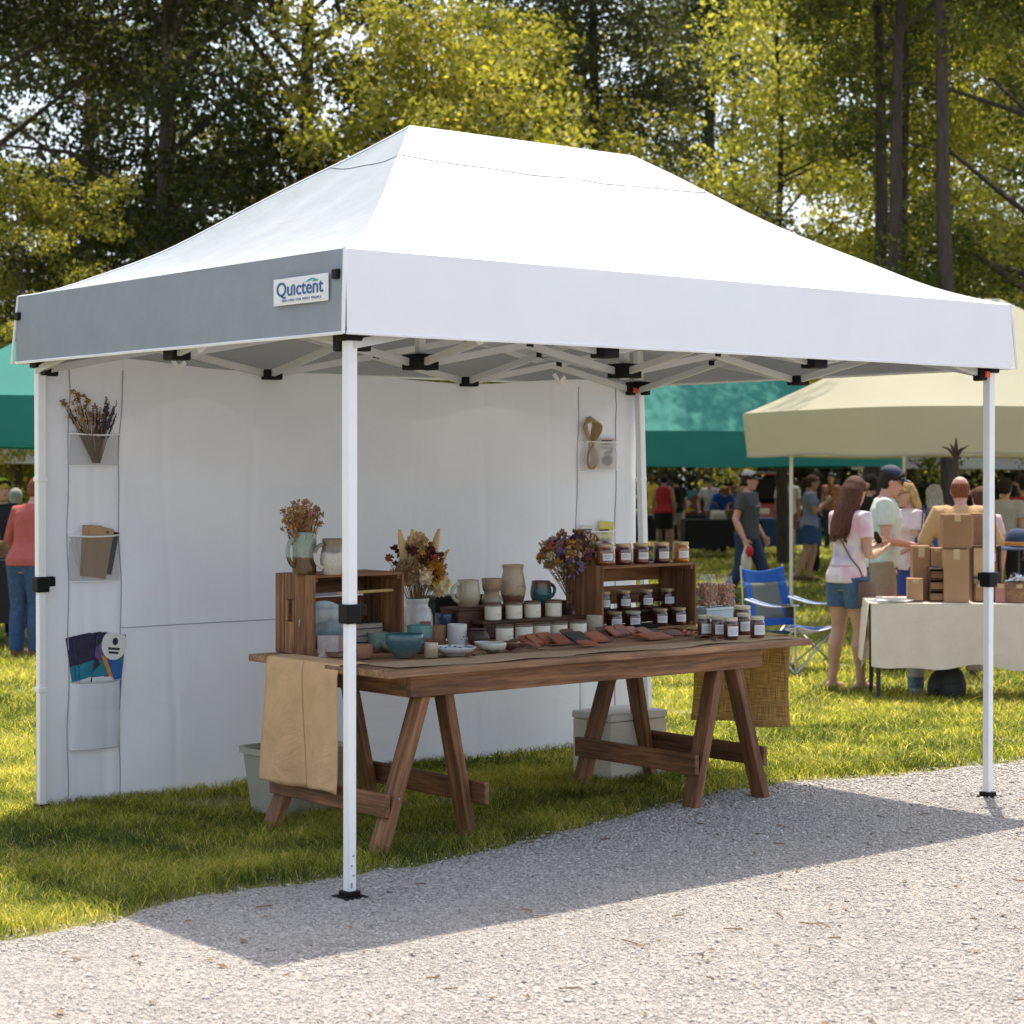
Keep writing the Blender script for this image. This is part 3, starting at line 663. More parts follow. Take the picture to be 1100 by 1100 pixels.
# back wall
WY = TW+.034
def on_wall(px, py, off=0.0):
    """local point on the inner face of the back wall"""
    o = TB+V*(WY-off); c = Vector((0, 0, H)); dr = at(px, py, 1)-c
    t = V.dot(o-c)/V.dot(dr); w_ = c+dr*t-TB; return Vector((w_.dot(U), WY-off, w_.z))
wa = [on_wall(x, 600).x for x in (36, 74, 130, 622, 661, 684)]
WZ0, WZ1 = .0, 2.045
def wall_pt(s, t):
    x = wa[0]+.012+(wa[-1]-wa[0]-.02)*s; z = WZ0+(WZ1-WZ0)*t
    wav = .02*math.sin(x*2.6+.8)*math.sin(3.1*t)+.010*math.sin(x*7.5+2*math.sin(z*1.3))*(.3+.7*abs(t-.5)*2)+.008*math.sin(4.2*(x*.6+z)+1.0)+.006*math.sin(6.1*(x-.8*z))+.006*math.sin(x*5.3+z*2.1)+.005*math.sin(z*6-x*3)
    for sx in wa[1:5]: wav += .006*math.exp(-((x-sx)/.012)**2)
    for k in range(9):       # packing creases and pulls towards the fixings
        fx = (k*.477+.21) % TL; wav += .005*math.exp(-((x-fx-.03*math.sin(z*2+k))/.02)**2)*(.4+.6*math.sin(z*1.7+k)**2)
    for fz in (.42, .93, 1.46): wav += .004*math.exp(-((z-fz-.01*math.sin(x*3))/.015)**2)*(.4+.6*math.sin(x*2.1+fz)**2)
    for cx_, sg in ((wa[0], 1), (wa[-1], -1)):
        dx, dz = (x-cx_)*sg, 2.0-z; rr_ = math.hypot(dx, dz); wav += .010*math.sin(11*math.atan2(dz, dx+.05))*math.exp(-rr_*1.6)*min(1, rr_*6)
    top = (.012*math.sin(x*4.4)+.02*math.sin(x*1.7+1)-.02)*max(0, t-.9)*10
    wav *= min(1, max(0, (x-wa[0]-.05)/.3), max(0, (wa[-1]-x-.05)/.3)); return Vector((x, WY+wav, z+top))
m = MB(); m.grid(wall_pt, 320, 100); wall = m.build('back_wall', WALLF, tent)
def wall_y(x, z): return wall_pt((x-wa[0]-.012)/(wa[-1]-wa[0]-.02), (z-WZ0)/(WZ1-WZ0)).y
m = MB()
for sx in wa[1:5]:
    m = MB(); m.tube([Vector((sx+.004*math.sin(i*.7), wall_y(sx, .05*i)-.002, .05*i)) for i in range(41)], .0032, 5); m.build('wall_seam', SEAM, wall)
m = MB(); zz = on_wall(200, 670.5).z
m.tube([Vector((wa[2]+(wa[3]-wa[2])*i/60, wall_y(wa[2]+(wa[3]-wa[2])*i/60, zz)-.002, zz)) for i in range(61)], .0025, 5)
m.build('wall_seam', SEAM, wall)
def pocket(name, px0, px1, py0, py1, mat, bulge, trimmat, lab):
    a = on_wall(px0, py1); b = on_wall(px1, py0); zt = on_wall((px0+px1)/2, py0).z; zb = on_wall((px0+px1)/2, py1).z
    def fn(s, t):
        x = a.x+(b.x-a.x)*s; z = zb+(zt-zb)*t-(.006*math.sin(math.pi*s) if t > .95 else 0)
        return Vector((x, wall_y(x, z)-.004-bulge*math.sin(math.pi*s)**.4*(.8+.2*t)+.003*math.sin(9*s+5*t), z))
    m = MB(); m.grid(fn, 24, 14); o = m.build(name, mat, wall); o['label'] = lab
    for t_, q in ((1, .004), (0, .0022)):
        m = MB(); m.tube([fn(i/24, t_) for i in range(25)], q, 6); m.build('pocket_trim', trimmat, wall)
    return (a.x+b.x)/2, zt, zb, b.x-a.x
GT = M('grey_elastic', (.5, .5, .5), rough=.7)
pk1 = pocket('net_pocket', 75, 129, 466, 500, NET, .05, TRIM, 'grey net pocket at the top of the left strip')
pk2 = pocket('net_pocket', 75, 129, 575, 624, NET, .045, TRIM, 'grey net pocket in the middle of the left strip')
pk3 = pocket('fabric_pocket', 75, 129, 731, 804, WALLF, .045, GT, 'plain fabric pocket low on the left strip')
pk4 = pocket('net_pocket', 624, 661, 474, 505, FILM, .05, TRIM, 'clear pocket at the top of the right strip')
pk5 = pocket('net_pocket', 624, 660, 570, 600, FILM, .05, TRIM, 'clear pocket in the middle of the right strip')

# ------------------------------------------------------------------ things tucked into the wall pockets
def wallthing(name, label, cat, px, py, off, group=None, local=None):
    l = local if local else on_wall(px, py, off)
    return thing(name, label, cat, TB+U*l.x+V*l.y+Vector((0, 0, l.z)), TH, group)
def dried_bunch(name, label, loc, rz, h, spread, stem_m, heads, n, seed, group, lean=0.0, headr=(.006, .012), leafy=0):
    """loose dried flowers: stems, and heads in several colours"""
    r = random.Random(seed); o = thing(name, label, 'dried flowers', loc, rz, group)
    st = MB(); hd = [MB() for _ in heads]
    for i in range(n):
        a = r.uniform(0, 6.28); k = r.random()**.6; L_ = h*r.uniform(.62, 1.0)*(1-.18*k)
        e = Vector((math.cos(a)*spread*k+lean*L_, math.sin(a)*spread*k*.8, L_))
        b = Vector((math.cos(a)*.012*k, math.sin(a)*.012*k, 0)); mid = b.lerp(e, .55)+Vector((-math.cos(a)*.008, -math.sin(a)*.008, 0))
        st.tube([b, mid, e], [.0014, .0012, .0008], 4)
        q = r.choices(range(len(heads)), [w_ for _, w_, _ in heads])[0]; kind = heads[q][2]; mm = hd[q]; s = r.uniform(*headr)
        ax = (e-mid).normalized(); rot = ax.to_track_quat('Z', 'Y').to_matrix()
        if kind == 'spike':
            for j in range(9):
                p = e-ax*(j*s*.75); w_ = s*.45*(.5+.5*j/8)
                mm.ell(p+Vector((r.uniform(-1, 1), r.uniform(-1, 1), r.uniform(-.5, .5)))*w_, (w_, w_, w_*1.3), rot, 5, 4)
        elif kind == 'puff':
            for j in range(10):
                dv = Vector((r.gauss(0, 1), r.gauss(0, 1), r.gauss(0, 1))).normalized(); p = e+dv*s*.9
                mm.tube([e, p], [s*.12, s*.05], 4); mm.ell(p, (s*.3, s*.3, s*.3), None, 5, 4)
        elif kind == 'petal':
            for j in range(12):
                dv = (Vector((r.gauss(0, 1), r.gauss(0, 1), r.gauss(0, 1)))+ax*.8).normalized()
                sd2 = dv.cross(Vector((r.gauss(0, 1), r.gauss(0, 1), 1))).normalized(); p = e+dv*s*1.6
                mm.add([e, e.lerp(p, .6)+sd2*s*.5, p, e.lerp(p, .6)-sd2*s*.5], [(0, 1, 2, 3)])
        else:
            mm.ell(e, (s, s, s*.9), rot, 8, 6)
        for j in range(leafy):
            p = b.lerp(e, r.uniform(.45, .98)); dv = (Vector((r.gauss(0, 1), r.gauss(0, 1), r.gauss(.4, 1)))).normalized(); sd2 = dv.cross(ax).normalized()
            q2 = p+dv*s*2.0; mm.add([p, p.lerp(q2, .5)+sd2*s*.35, q2, p.lerp(q2, .5)-sd2*s*.35], [(0, 1, 2, 3)])
    for k, mm in enumerate(hd):
        st.cur = k+1; st.add(mm.v, mm.f)
    st.build('stems_and_heads', [stem_m]+[h_[0] for h_ in heads], o)
    return o
STRAW = M('straw_stem', (.25, .155, .06), rough=.85, var=.3, scale=40)
FC = lambda n, c: M('dried_'+n, c, rough=.85, var=.35, scale=60)
TANF, OCHRE, PURP, PINK, CREAM, MAROON, LAV, RUST, GREYV = FC('tan', (.30, .18, .075)), FC('ochre', (.42, .24, .05)), FC('purple', (.11, .035, .17)), FC('pink', (.42, .19, .2)), FC('cream', (.55, .44, .3)), FC('maroon', (.09, .015, .015)), FC('lavender', (.38, .24, .42)), FC('rust', (.32, .09, .03)), FC('grey_violet', (.09, .075, .105))
l = on_wall(104, 499, .03); l.z = pk1[2]+.01; l.y = wall_y(l.x, l.z+.08)-.03; gp = 'bunches in the top left pocket'
dried_bunch('dried_bunch', 'tan and reddish dried flower bunch leaning left in the top left wall pocket', TB+U*l.x+V*l.y+Vector((0, 0, l.z)), TH, .35, .085, STRAW, [(TANF, 5, 'puff'), (OCHRE, 2, 'petal'), (MAROON, 3, 'spike')], 62, 31, None, -.28, (.009, .014))
l = on_wall(107, 499, .03); l.z = pk1[2]+.01; l.y = wall_y(l.x, l.z+.08)-.03
dried_bunch('dried_bunch', 'dark grey violet lavender bunch leaning right in the top left wall pocket', TB+U*l.x+V*l.y+Vector((0, 0, l.z)), TH, .33, .06, STRAW, [(GREYV, 6, 'spike'), (MAROON, 1, 'spike')], 34, 32, None, .2, (.010, .014))
def card(name, label, cat, px, py, wd, ht, tilt, mat, off, group=None, thick=.003):
    """a flat card standing in a pocket: px, py is the foot of its middle"""
    l = on_wall(px, py, off); l.y = wall_y(l.x, l.z+ht*.25)-off; o = thing(name, label, cat, TB+U*l.x+V*l.y+Vector((0, 0, l.z)), TH, group)
    m = MB(); m.box((0, 0, ht/2), (wd, thick, ht)); m.xf(Matrix.Rotation(R(tilt), 4, 'Y')); m.build('card', mat, o, bevel=.0008); return o
gk = 'cards in the middle left pocket'
card('paper_card', 'white card leaning left in the middle left wall pocket, outermost', 'card', 98, 618, .09, .20, -19, PAPERW, .012, gk)
card('paper_card', 'white card leaning left in the middle left wall pocket, next to the brown envelope', 'card', 99, 619, .09, .21, -9, PAPERW, .017, gk)
card('kraft_envelope', 'brown kraft envelope standing behind another in the middle left pocket', 'envelope', 98, 619, .10, .235, 3, KRAFT, .022, gk, .004)
o = card('kraft_tag', 'large brown kraft tag with a punched hole leaning right in the middle left pocket', 'tag', 102, 620, .125, .235, 11, KRAFT, .029, gk, .004)
m = MB(); m.tube([(.03, -.003, .215), (.03, -.005, .215)], .006, 10); m.xf(Matrix.Rotation(R(11), 4, 'Y')); m.build('eyelet', DARK, o)
o = card('black_tag', 'narrow black tag at the right end of the middle left pocket', 'tag', 117, 617, .035, .2, 12, INK, .02, gk)
NAVY = M('navy_print', (.02, .02, .06), rough=.35, var=.6, scale=14); TEAL = M('teal_print', (.01, .2, .3), rough=.35, var=.3, scale=20)
VIOL = M('violet_print', (.13, .08, .22), rough=.35, var=.5, scale=12); BLUEP = M('blue_print', (.01, .12, .4), rough=.35, var=.3, scale=20); ORP = M('orange_print', (.6, .27, .03), rough=.4)
def brochure(label, px, tilt, off, full):
    o = card('brochure', label, 'brochure', px, 764, .15, .36, tilt, NAVY if not full else VIOL, off, 'brochures in the low left pocket')
    def im(pts, mat, nm, y=.0022):
        m = MB(); m.prism([(x*.15, -y, z*.36) for x, z in pts][::-1], (0, -1, 0), .0006); m.xf(Matrix.Rotation(R(tilt), 4, 'Y')); m.build(nm, mat, o)
    im([(-.5, .62), (.5, .7), (.5, .5), (-.5, .42)], TEAL, 'printed_band')
    im([(-.5, .42), (-.1, .45), (-.3, .2), (-.5, .15)], PAPERW, 'printed_corner')
    if full:
        im([(-.5, .8), (.0, 1.0), (-.5, 1.0)], NAVY, 'printed_band', .0028); im([(.5, .62), (.5, .3), (.1, .45), (-.2, .72), (0, .7)], BLUEP, 'printed_band', .0028)
        im([(-.3, .72), (-.1, .68), (.3, .36), (.2, .34)], ORP, 'printed_stripe', .0034)
        im([(-.5, .7), (-.28, .6), (-.5, .5)], INK, 'printed_band', .0034)
        im([(.12+.44*math.cos(k*.35), .86+.20*math.sin(k*.35)) if .12+.44*math.cos(k*.35) < .5 and .86+.2*math.sin(k*.35) < 1 else (min(.5, .12+.44*math.cos(k*.35)), min(1.0, .86+.2*math.sin(k*.35))) for k in range(18)], PAPERW, 'printed_panel', .004)
        im([(.14+.1*math.cos(k*.7), .9+.05*math.sin(k*.7)) for k in range(9)], NAVY, 'printed_mark', .0046)
        for j, wd in enumerate((.4, .34)): im([(.12-wd/2, .79-.05*j), (.12+wd/2, .79-.05*j), (.12+wd/2, .82-.05*j), (.12-wd/2, .82-.05*j)], INK, 'printed_line', .0046)
        im([(-.5, .2), (.5, .2), (.45, .36), (.1, .45), (-.3, .42), (-.5, .34)], PAPERW, 'printed_panel', .0036)
        im([(-.35, .35), (.25, .32), (.25, .345), (-.35, .375)], BLUEP, 'printed_line', .0044)
for i, (px, t_) in enumerate(((99, -9), (102, -6), (104, -3))):
    brochure(['navy and teal brochure, leftmost of the fan in the low left pocket', 'navy and teal brochure, second in the fan in the low left pocket', 'navy and teal brochure, third in the fan beside the white printed one'][i], px, t_, .006+.004*i, False)
brochure('large violet and white brochure at the front of the fan in the low left pocket', 112, 7, .022, True)
# rope hank and cards, right strip
ROPE = M('jute_rope', (.42, .29, .15), rough=.9, var=.25, scale=90, bump=.6, bscale=200)
l = on_wall(637, 504, .035); l.y = wall_y(l.x, l.z+.08)-.03; o = thing('rope_hank', 'coil of tan jute rope hanging out of the top right wall pocket', 'rope', TB+U*l.x+V*l.y+Vector((0, 0, l.z)), TH)
m = MB()
for k in range(5):
    w_ = .022+.009*k; h_ = .285-.006*k
    m.tube([Vector((w_*1.25*math.sin(2*t)*(.7+.3*math.cos(t)), -.006*k+.012, h_/2+.005+h_/2*math.cos(t))) for t in [i*math.pi/24 for i in range(49)]], .0065, 6)
m.build('coil', ROPE, o)
o = card('seed_card', 'pale printed seed card standing behind the rope in the top right pocket', 'card', 651, 504, .115, .175, 2, M('pale_pink_card', (.6, .5, .47), rough=.7), .02)
m = MB()
for k in range(3): m.box((.0, -.002, .16-.02*k), (.08, .001, .007))
m.build('printed_line', INK, o); m = MB(); m.ell((.0, -.01, .05), (.035, .012, .03)); m.build('printed_fruit', FC('plum', (.06, .02, .04)), o)
m = MB(); m.prism([(-.03, -.0022, .09), (.05, -.0022, .12), (.03, -.0022, .08)], (0, -1, 0), .001); m.build('printed_leaf', M('print_green', (.06, .14, .03)), o)
for px, lab, c, c2 in ((633, 'white topped seed packet with green picture in the right wall pocket', (.66, .66, .62), (.08, .16, .1)), (650, 'yellow topped seed packet with green picture in the right wall pocket', (.62, .55, .12), (.1, .16, .03))):
    o = card('seed_packet', lab, 'seed packet', px, 599, .105, .205 if px > 640 else .18, 6 if px > 640 else 3, M('packet_%d' % px, c, rough=.5, var=.05), .025)
    m = MB(); m.box((0, -.003, .06), (.09, .003, .1)); m.build('printed_picture', M('picture_%d' % px, c2, rough=.5, var=.7, scale=40), o)
    m = MB(); m.box((0, -.002, .155), (.07, .001, .008)); m.box((0, -.002, .138), (.05, .001, .006)); m.build('printed_line', INK, o)
# ------------------------------------------------------------------ trestle table
ZT0 = .74
T0 = P(417, 722, ZT0); T1 = P(874, 686, ZT0); T3 = P(257, 703, ZT0)
TTH = math.atan2(T1.y-T0.y, T1.x-T0.x); TU = Vector((math.cos(TTH), math.sin(TTH), 0)); TV = Vector((-math.sin(TTH), math.cos(TTH), 0))
TLEN = (T1-T0).length; TDEP = (T3-T0).dot(TV)
O2 = Vector((T0.x, T0.y, 0))
def tw(u, v, z=0): return O2+TU*u+TV*v+Vector((0, 0, z))
def tuv(px, py, z): w_ = P(px, py, z)-O2; return w_.dot(TU), w_.dot(TV)
def tpx(px, v, z=0):
    """point at table depth v that is seen at photo column px"""
    k = (px-550)/F; b_ = O2+TV*v; u = (k*b_.y-b_.x)/(TU.x-k*TU.y); return tw(u, v, z)
table = thing('trestle_table', 'long rustic brown plank table on two wooden trestles under the canopy', 'table', O2, TTH)
nb = 5; bw = TDEP/nb
for k in range(nb):
    j = [.0, -.012, .006, -.006, .0][k]
    m = MB(); m.box((TLEN/2+j, bw*(k+.5), ZT0-.015), (TLEN+2*abs(j), bw-.004, .03)); m.build('tabletop_board', TOPW, table, bevel=.005)
for (p, q, w_) in (((.155, .075), (2.2, .075), .028), ((.155, TDEP-.09), (2.2, TDEP-.09), .028)):
    m = MB(); m.bar((p[0], p[1], ZT0-.076), (q[0], q[1], ZT0-.076), w_, .088); m.build('apron', BROWNW, table, bevel=.004)
for x in (.168, 2.186):
    m = MB(); m.bar((x, .092, ZT0-.076), (x, TDEP-.107, ZT0-.076), .026, .086); m.build('apron', BROWNW, table, bevel=.004)
def gz(px, py):
    w_ = PG(px, py)-O2; return w_.dot(TU), w_.dot(TV)
for (cu, fl, fr) in ((.315, gz(403, 921), gz(504, 899)), (2.0, gz(741, 869), gz(819, 857))):
    zt = ZT0-.03; L_ = .075
    vb = .86
    m = MB(); m.bar((cu, .13, zt-.06), (cu, TDEP-.14, zt-.06), .05, .09); m.build('trestle_beam', BROWNW, table, bevel=.004)
    for v0, vt in ((fl[1], .12), (vb, .80)):
        for sgn, fu in ((-1, fl[0]), (1, fr[0])):
            m = MB(); vv = v0 if v0 > .5 else (fl[1] if sgn < 0 else fr[1])
            m.bar((fu, vv, -.03), (cu+sgn*.035, vt, zt-.002), .045, .082, (0, 1, 0)); m.build('trestle_leg', BROWNW, table, bevel=.005)
    for sgn, fu in ((-1, fl[0]), (1, fr[0])):
        q = fu+(cu-fu)*.26; q += sgn*.045
        m = MB(); m.bar((q, fl[1]-.03, .20), (q, vb+.03, .20), .026, .092); m.build('stretcher', BROWNW, table, bevel=.004)
for (cu, fl, fr) in ((.315, gz(403, 921), gz(504, 899)), (2.0, gz(741, 869), gz(819, 857))):
    for sgn, fu in ((-1, fl[0]), (1, fr[0])):
        q_ = fu+(cu-fu)*.26
        for k in (-1, 1):
            m = MB(); m.tube([(q_+k*.014, (fl[1] if sgn < 0 else fr[1])-.028, .205+k*.02), (q_+k*.014, (fl[1] if sgn < 0 else fr[1])-.006, .205+k*.02)], .0045, 8); m.build('screw', STEEL, table)
# cloths on the table
KR = burlap('kraft_runner_cloth', (.34, .22, .115), (.56, .4, .24), .05)
CANV = cloth('tan_canvas', (.72, .46, .25), trans=.1, wr=.6, wscale=5, weave=260, var=.09)
BURL = burlap('golden_burlap', (.30, .20, .07), (.85, .63, .28), .45)
m = MB()
def run_pt(s, t):
    u = .10+2.29*s; v = .055+(.20+.06*math.sin(u*3.1)+.03*math.sin(u*9))*t
    if t == 0: v += .02*math.sin(u*7)+.012*math.sin(u*17+1)
    return Vector((u, v, ZT0+.003+.0025*math.sin(u*11+t*4)*(1-t)+.001))
m.grid(run_pt, 90, 10, lambda s, t: (2.36*s, .3*t, 0))
o = thing('table_runner', 'wrinkled tan paper runner along the front of the plank table', 'table runner', O2, TTH); m.build('runner', KR, o, solid=.0015)
def end_uv(px, py, u):
    o_ = O2+TU*u; c = Vector((0, 0, H)); dr = at(px, py, 1)-c; t = TU.dot(o_-c)/TU.dot(dr); w_ = c+dr*t-O2; return w_.dot(TV), w_.z
def hang(name, label, px0, px1, pyb0, pyb1, u, mat, out, seed):
    v0, z0 = end_uv(px0, pyb0, u); v1, z1 = end_uv(px1, pyb1, u)
    def fn(s, t):
        v = v0+(v1-v0)*s; zb = z0+(z1-z0)*s
        if t < .2:
            k = t/.2; return Vector((u-out*(.13*(1-k))-out*.0, v+.012*(1-k)*math.sin(5*s), ZT0+.006+.001*math.sin(9*s)))
        k = (t-.2)/.8
        rip = .020*math.sin(s*6.5+seed+k)*(.3+k)+.010*math.sin(s*15+seed*2+2*k)*(.3+k)+.01*k*math.sin(3*s+seed)
        b_ = min(1, k*14)
        return Vector((u+out*(.012*b_+rip*k), v+.008*math.sin(4*k+seed)*(s-.5)*2, ZT0+.005-.006*b_+(zb-ZT0)*k+.006*math.sin(s*9+seed)*(k > .98)))
    m = MB(); m.grid(fn, 26, 40, lambda s, t: (abs(v1-v0)*s, .7*t, 0))
    o = thing(name, label, 'cloth', O2, TTH); m.build('cloth', mat, o, solid=.002)
    return o, fn
o, fn = hang('canvas_cloth', 'tan canvas cloth hanging over the left end of the plank table', 287, 366, 838, 852, -.017, CANV, -1, 1.0)
m = MB(); m.tube([fn(.52, .2+.8*i/20)+Vector((-.003, 0, 0)) for i in range(21)], .0016, 5); m.build('stitched_seam', M('pale_thread', (.5, .36, .2), rough=.9), o)
hang('burlap_cloth', 'golden loose woven burlap hanging over the right end of the plank table', 846, 742, 782, 772, TLEN+.018, BURL, 1, 2.3)

# ------------------------------------------------------------------ crates
def crate(name, label, base, rz, L_, D_, Hh, mat, shelf=0.0, handle=True, slats=2):
    """wooden crate lying on its side, open towards -y; base is its front left bottom corner"""
    o = thing(name, label, 'crate', base, rz); t = .012
    def part(nm, boxes, mt=mat):
        m = MB()
        for c, s in boxes: m.box(c, s)
        return m.build(nm, mt, o, bevel=.002)
    for x in (t/2, L_-t/2):
        n = 4; w_ = D_/n
        for k in range(n):
            y0 = w_*(k+.5)
            if handle and k == 2 and x < .1:
                part('end_plank', [((x, y0, Hh*.2), (t, w_-.003, Hh*.4)), ((x, y0, Hh*.84), (t, w_-.003, Hh*.32)), ((x, y0-w_*.37, Hh*.54), (t*.98, w_*.24, Hh*.27)), ((x, y0+w_*.37, Hh*.54), (t*.98, w_*.24, Hh*.27))])
            else: part('end_plank', [((x, y0, Hh/2), (t, w_-.003, Hh))])
    for z in (t/2, Hh-t/2):
        n = 3; w_ = D_/n
        for k in range(n): part('side_plank', [((L_/2, w_*(k+.5), z), (L_-2*t-.002, w_-.004, t))])
    n = 3; w_ = Hh/n
    for k in range(n):
        g = .018 if slats else .003
        part('back_slat', [((L_/2, D_-t/2, w_*(k+.5)), (L_-2*t-.004, t, w_-g-(t if k != 1 else 0)))])
    for x in (t+.009, L_-t-.009):
        for z in (t+.009, Hh-t-.009): part('corner_batten', [((x, D_/2, z), (.018, D_-2*t, .018))])
    if shelf: part('inner_shelf', [((L_/2, .158, shelf-.006), (L_-2*t-.04, .13, .012)), ((L_*.03+.02, .16, shelf/2), (.012, .12, shelf-.014)), ((L_*.97-.02, .16, shelf/2), (.012, .12, shelf-.014))], DARKW)
    return o
u1, v1_ = tuv(337, 706, ZT0)
CL = crate('wooden_crate', 'weathered wooden crate with a handle slot lying on the left end of table', tw(u1, v1_, ZT0+.003), TTH, .48, .30, .345, CRATEW, slats=0)
CLZ = ZT0+.003+.345
u2, v2_ = tuv(647, 681, ZT0)
CR = crate('wooden_crate', 'brown wooden crate shelving jars of jam at the right half of table', tw(u2, v2_, ZT0+.003), TTH, .645, .27, .325, CRATEW, shelf=.092, handle=False)
CRZ = ZT0+.003+.325

# ------------------------------------------------------------------ pottery
def glaze(name, top, low, split, soft=.02, rough=.22, spk=.2, coat=.4):
    """two stoneware glazes meeting at a wavering line at height split (object space)"""
    m, nt, b = nodes(name); L = nt.links.new
    tc = N(nt, 'ShaderNodeTexCoord'); sx = N(nt, 'ShaderNodeSeparateXYZ'); L(tc.outputs['Object'], sx.inputs[0])
    nz = N(nt, 'ShaderNodeTexNoise', Scale=22.0, Detail=4.0); L(tc.outputs['Object'], nz.inputs['Vector'])
    ma = N(nt, 'ShaderNodeMath', operation='MULTIPLY_ADD'); L(nz.outputs['Fac'], ma.inputs[0]); ma.inputs[1].default_value = .03; L(sx.outputs['Z'], ma.inputs[2])
    mr = N(nt, 'ShaderNodeMapRange'); L(ma.outputs[0], mr.inputs[0]); mr.inputs[1].default_value = split+.015-soft/2; mr.inputs[2].default_value = split+.015+soft/2
    n2 = N(nt, 'ShaderNodeTexNoise', Scale=70.0, Detail=5.0, Roughness=.7); L(tc.outputs['Object'], n2.inputs['Vector'])
    mx = N(nt, 'ShaderNodeMix', data_type='RGBA'); L(mr.outputs[0], mx.inputs[0]); mx.inputs[6].default_value = (*low, 1); mx.inputs[7].default_value = (*top, 1)
    v = ramp(nt, n2.outputs['Fac'], [(.25, (1-spk,)*3), (.7, (1+spk*.5,)*3)])
    m2 = N(nt, 'ShaderNodeMix', data_type='RGBA', blend_type='MULTIPLY'); m2.inputs[0].default_value = 1; L(mx.outputs[2], m2.inputs[6]); L(v, m2.inputs[7])
    L(m2.outputs[2], b.inputs['Base Color']); b.inputs['Roughness'].default_value = rough; b.inputs['Coat Weight'].default_value = coat; b.inputs['Coat Roughness'].default_value = .1
    MATS[name] = m; return m
def wallp(prof, t=.005):
    """outer profile closed by an inner wall, so a pot is hollow"""
    inn = [(max(r-t, .001), z) for r, z in prof if z > t*1.6][::-1]
    return prof+[(prof[-1][0]-t*.5, prof[-1][1]+t*.4)]+inn+[(.0012, inn[-1][1]-.001)]
SH = {
 'bowl': lambda r, h: [(.45*r, 0), (.5*r, .06*h), (.8*r, .28*h), (.97*r, .6*h), (1.0*r, .85*h), (.98*r, h)],
 'cup': lambda r, h: [(.78*r, 0), (.84*r, .04*h), (.93*r, .4*h), (r, .97*h), (r, h)],
 'straight': lambda r, h: [(.93*r, 0), (r, .05*h), (r, .95*h), (.98*r, h)],
 'belly': lambda r, h: [(.72*r, 0), (.8*r, .05*h), (.97*r, .3*h), (r, .45*h), (.92*r, .75*h), (.84*r, .92*h), (.88*r, h)],
 'crock': lambda r, h: [(.85*r, 0), (.95*r, .06*h), (r, .35*h), (.98*r, .6*h), (.86*r, .75*h), (.72*r, .82*h), (.7*r, .9*h), (.77*r, .97*h), (.76*r, h)],
 'jug': lambda r, h: [(.7*r, 0), (.85*r, .08*h), (r, .35*h), (.95*r, .55*h), (.6*r, .74*h), (.55*r, .86*h), (.66*r, .97*h), (.66*r, h)],
 'vase': lambda r, h: [(.7*r, 0), (.8*r, .06*h), (.97*r, .3*h), (r, .42*h), (.9*r, .65*h), (.76*r, .84*h), (.84*r, .97*h), (.86*r, h)],
 'plate': lambda r, h: [(.5*r, 0), (.55*r, .25*h), (.8*r, .45*h), (r, .95*h), (r, h)],
 'squat': lambda r, h: [(.7*r, 0), (.95*r, .2*h), (r, .45*h), (.85*r, .7*h), (.72*r, .8*h), (.75*r, h)],
}
def handle_mb(r, h, side, th=.008, z0=.2, z1=.85, bulge=.75, vec=None):
    d = vec if vec else TU*side
    d = Vector((math.cos(0)*side, 0, 0)) if vec is None else vec
    m = MB(); pts = []
    for i in range(13):
        a = -math.pi/2+math.pi*i/12; zz = h*((z0+z1)/2+(z1-z0)/2*math.sin(a)); pts.append(d*(r*.9+r*bulge*math.cos(a)*(1+.12*math.sin(a)))+Vector((0, 0, zz)))
    m.tube(pts, th, 8, flat=1.3); return m
def pot(name, label, cat, loc_, shape, r, h, mat, handle=0, group=None, rz=None, hmat=None, th=.007):
    o = thing(name, label, cat, loc_, TTH if rz is None else rz, group)
    m = MB(); m.lathe(wallp(SH[shape](r, h)), n=32, cap0=True); m.build('body', mat, o, ang=50)
    if handle: handle_mb(r, h, handle, th).build('handle', hmat or mat, o)
    return o
G_TEALBOWL = glaze('teal_reactive_glaze', (.05, .13, .145), (.20, .2, .16), .02, .05); G_GREEN = glaze('celadon_glaze', (.22, .33, .25), (.16, .12, .08), .018)
G_TANTEAL = glaze('teal_rim_tan_glaze', (.10, .25, .25), (.22, .10, .045), .068, .012); G_BROWN = glaze('brown_glaze', (.17, .075, .04), (.12, .05, .03), .02)
G_LAV = glaze('dull_lavender_glaze', (.25, .2, .22), (.3, .24, .2), .03); G_WHITE = glaze('grey_white_glaze', (.60, .60, .57), (.58, .58, .55), .02, spk=.08)
G_BLUE = glaze('navy_glaze', (.02, .045, .10), (.025, .05, .1), .03); G_TANCUP = glaze('tan_leather_glaze', (.30, .16, .07), (.25, .13, .06), .03, rough=.55, coat=0)
G_WCUP = glaze('chalk_glaze', (.68, .68, .65), (.66, .66, .64), .02, spk=.05, rough=.4); G_CREAM = glaze('cream_glaze', (.52, .45, .33), (.42, .33, .22), .03, spk=.1)
G_TAN2 = glaze('tan_and_buff_glaze', (.42, .30, .20), (.5, .42, .34), .03, spk=.1, rough=.4); G_BUFF = glaze('buff_glaze', (.5, .38, .25), (.2, .1, .055), .045, .01, spk=.1, rough=.35)
G_TEALBR = glaze('brown_over_teal_glaze', (.16, .085, .06), (.045, .14, .15), .07, .03); G_DKBR = glaze('dark_brown_glaze', (.10, .04, .03), (.08, .032, .025), .05, rough=.3)
G_BEIGE = glaze('beige_glaze', (.5, .42, .32), (.47, .39, .3), .03, rough=.5, coat=0); G_GREENBR = glaze('sage_over_brown_glaze', (.27, .33, .28), (.10, .045, .02), .075, .01)
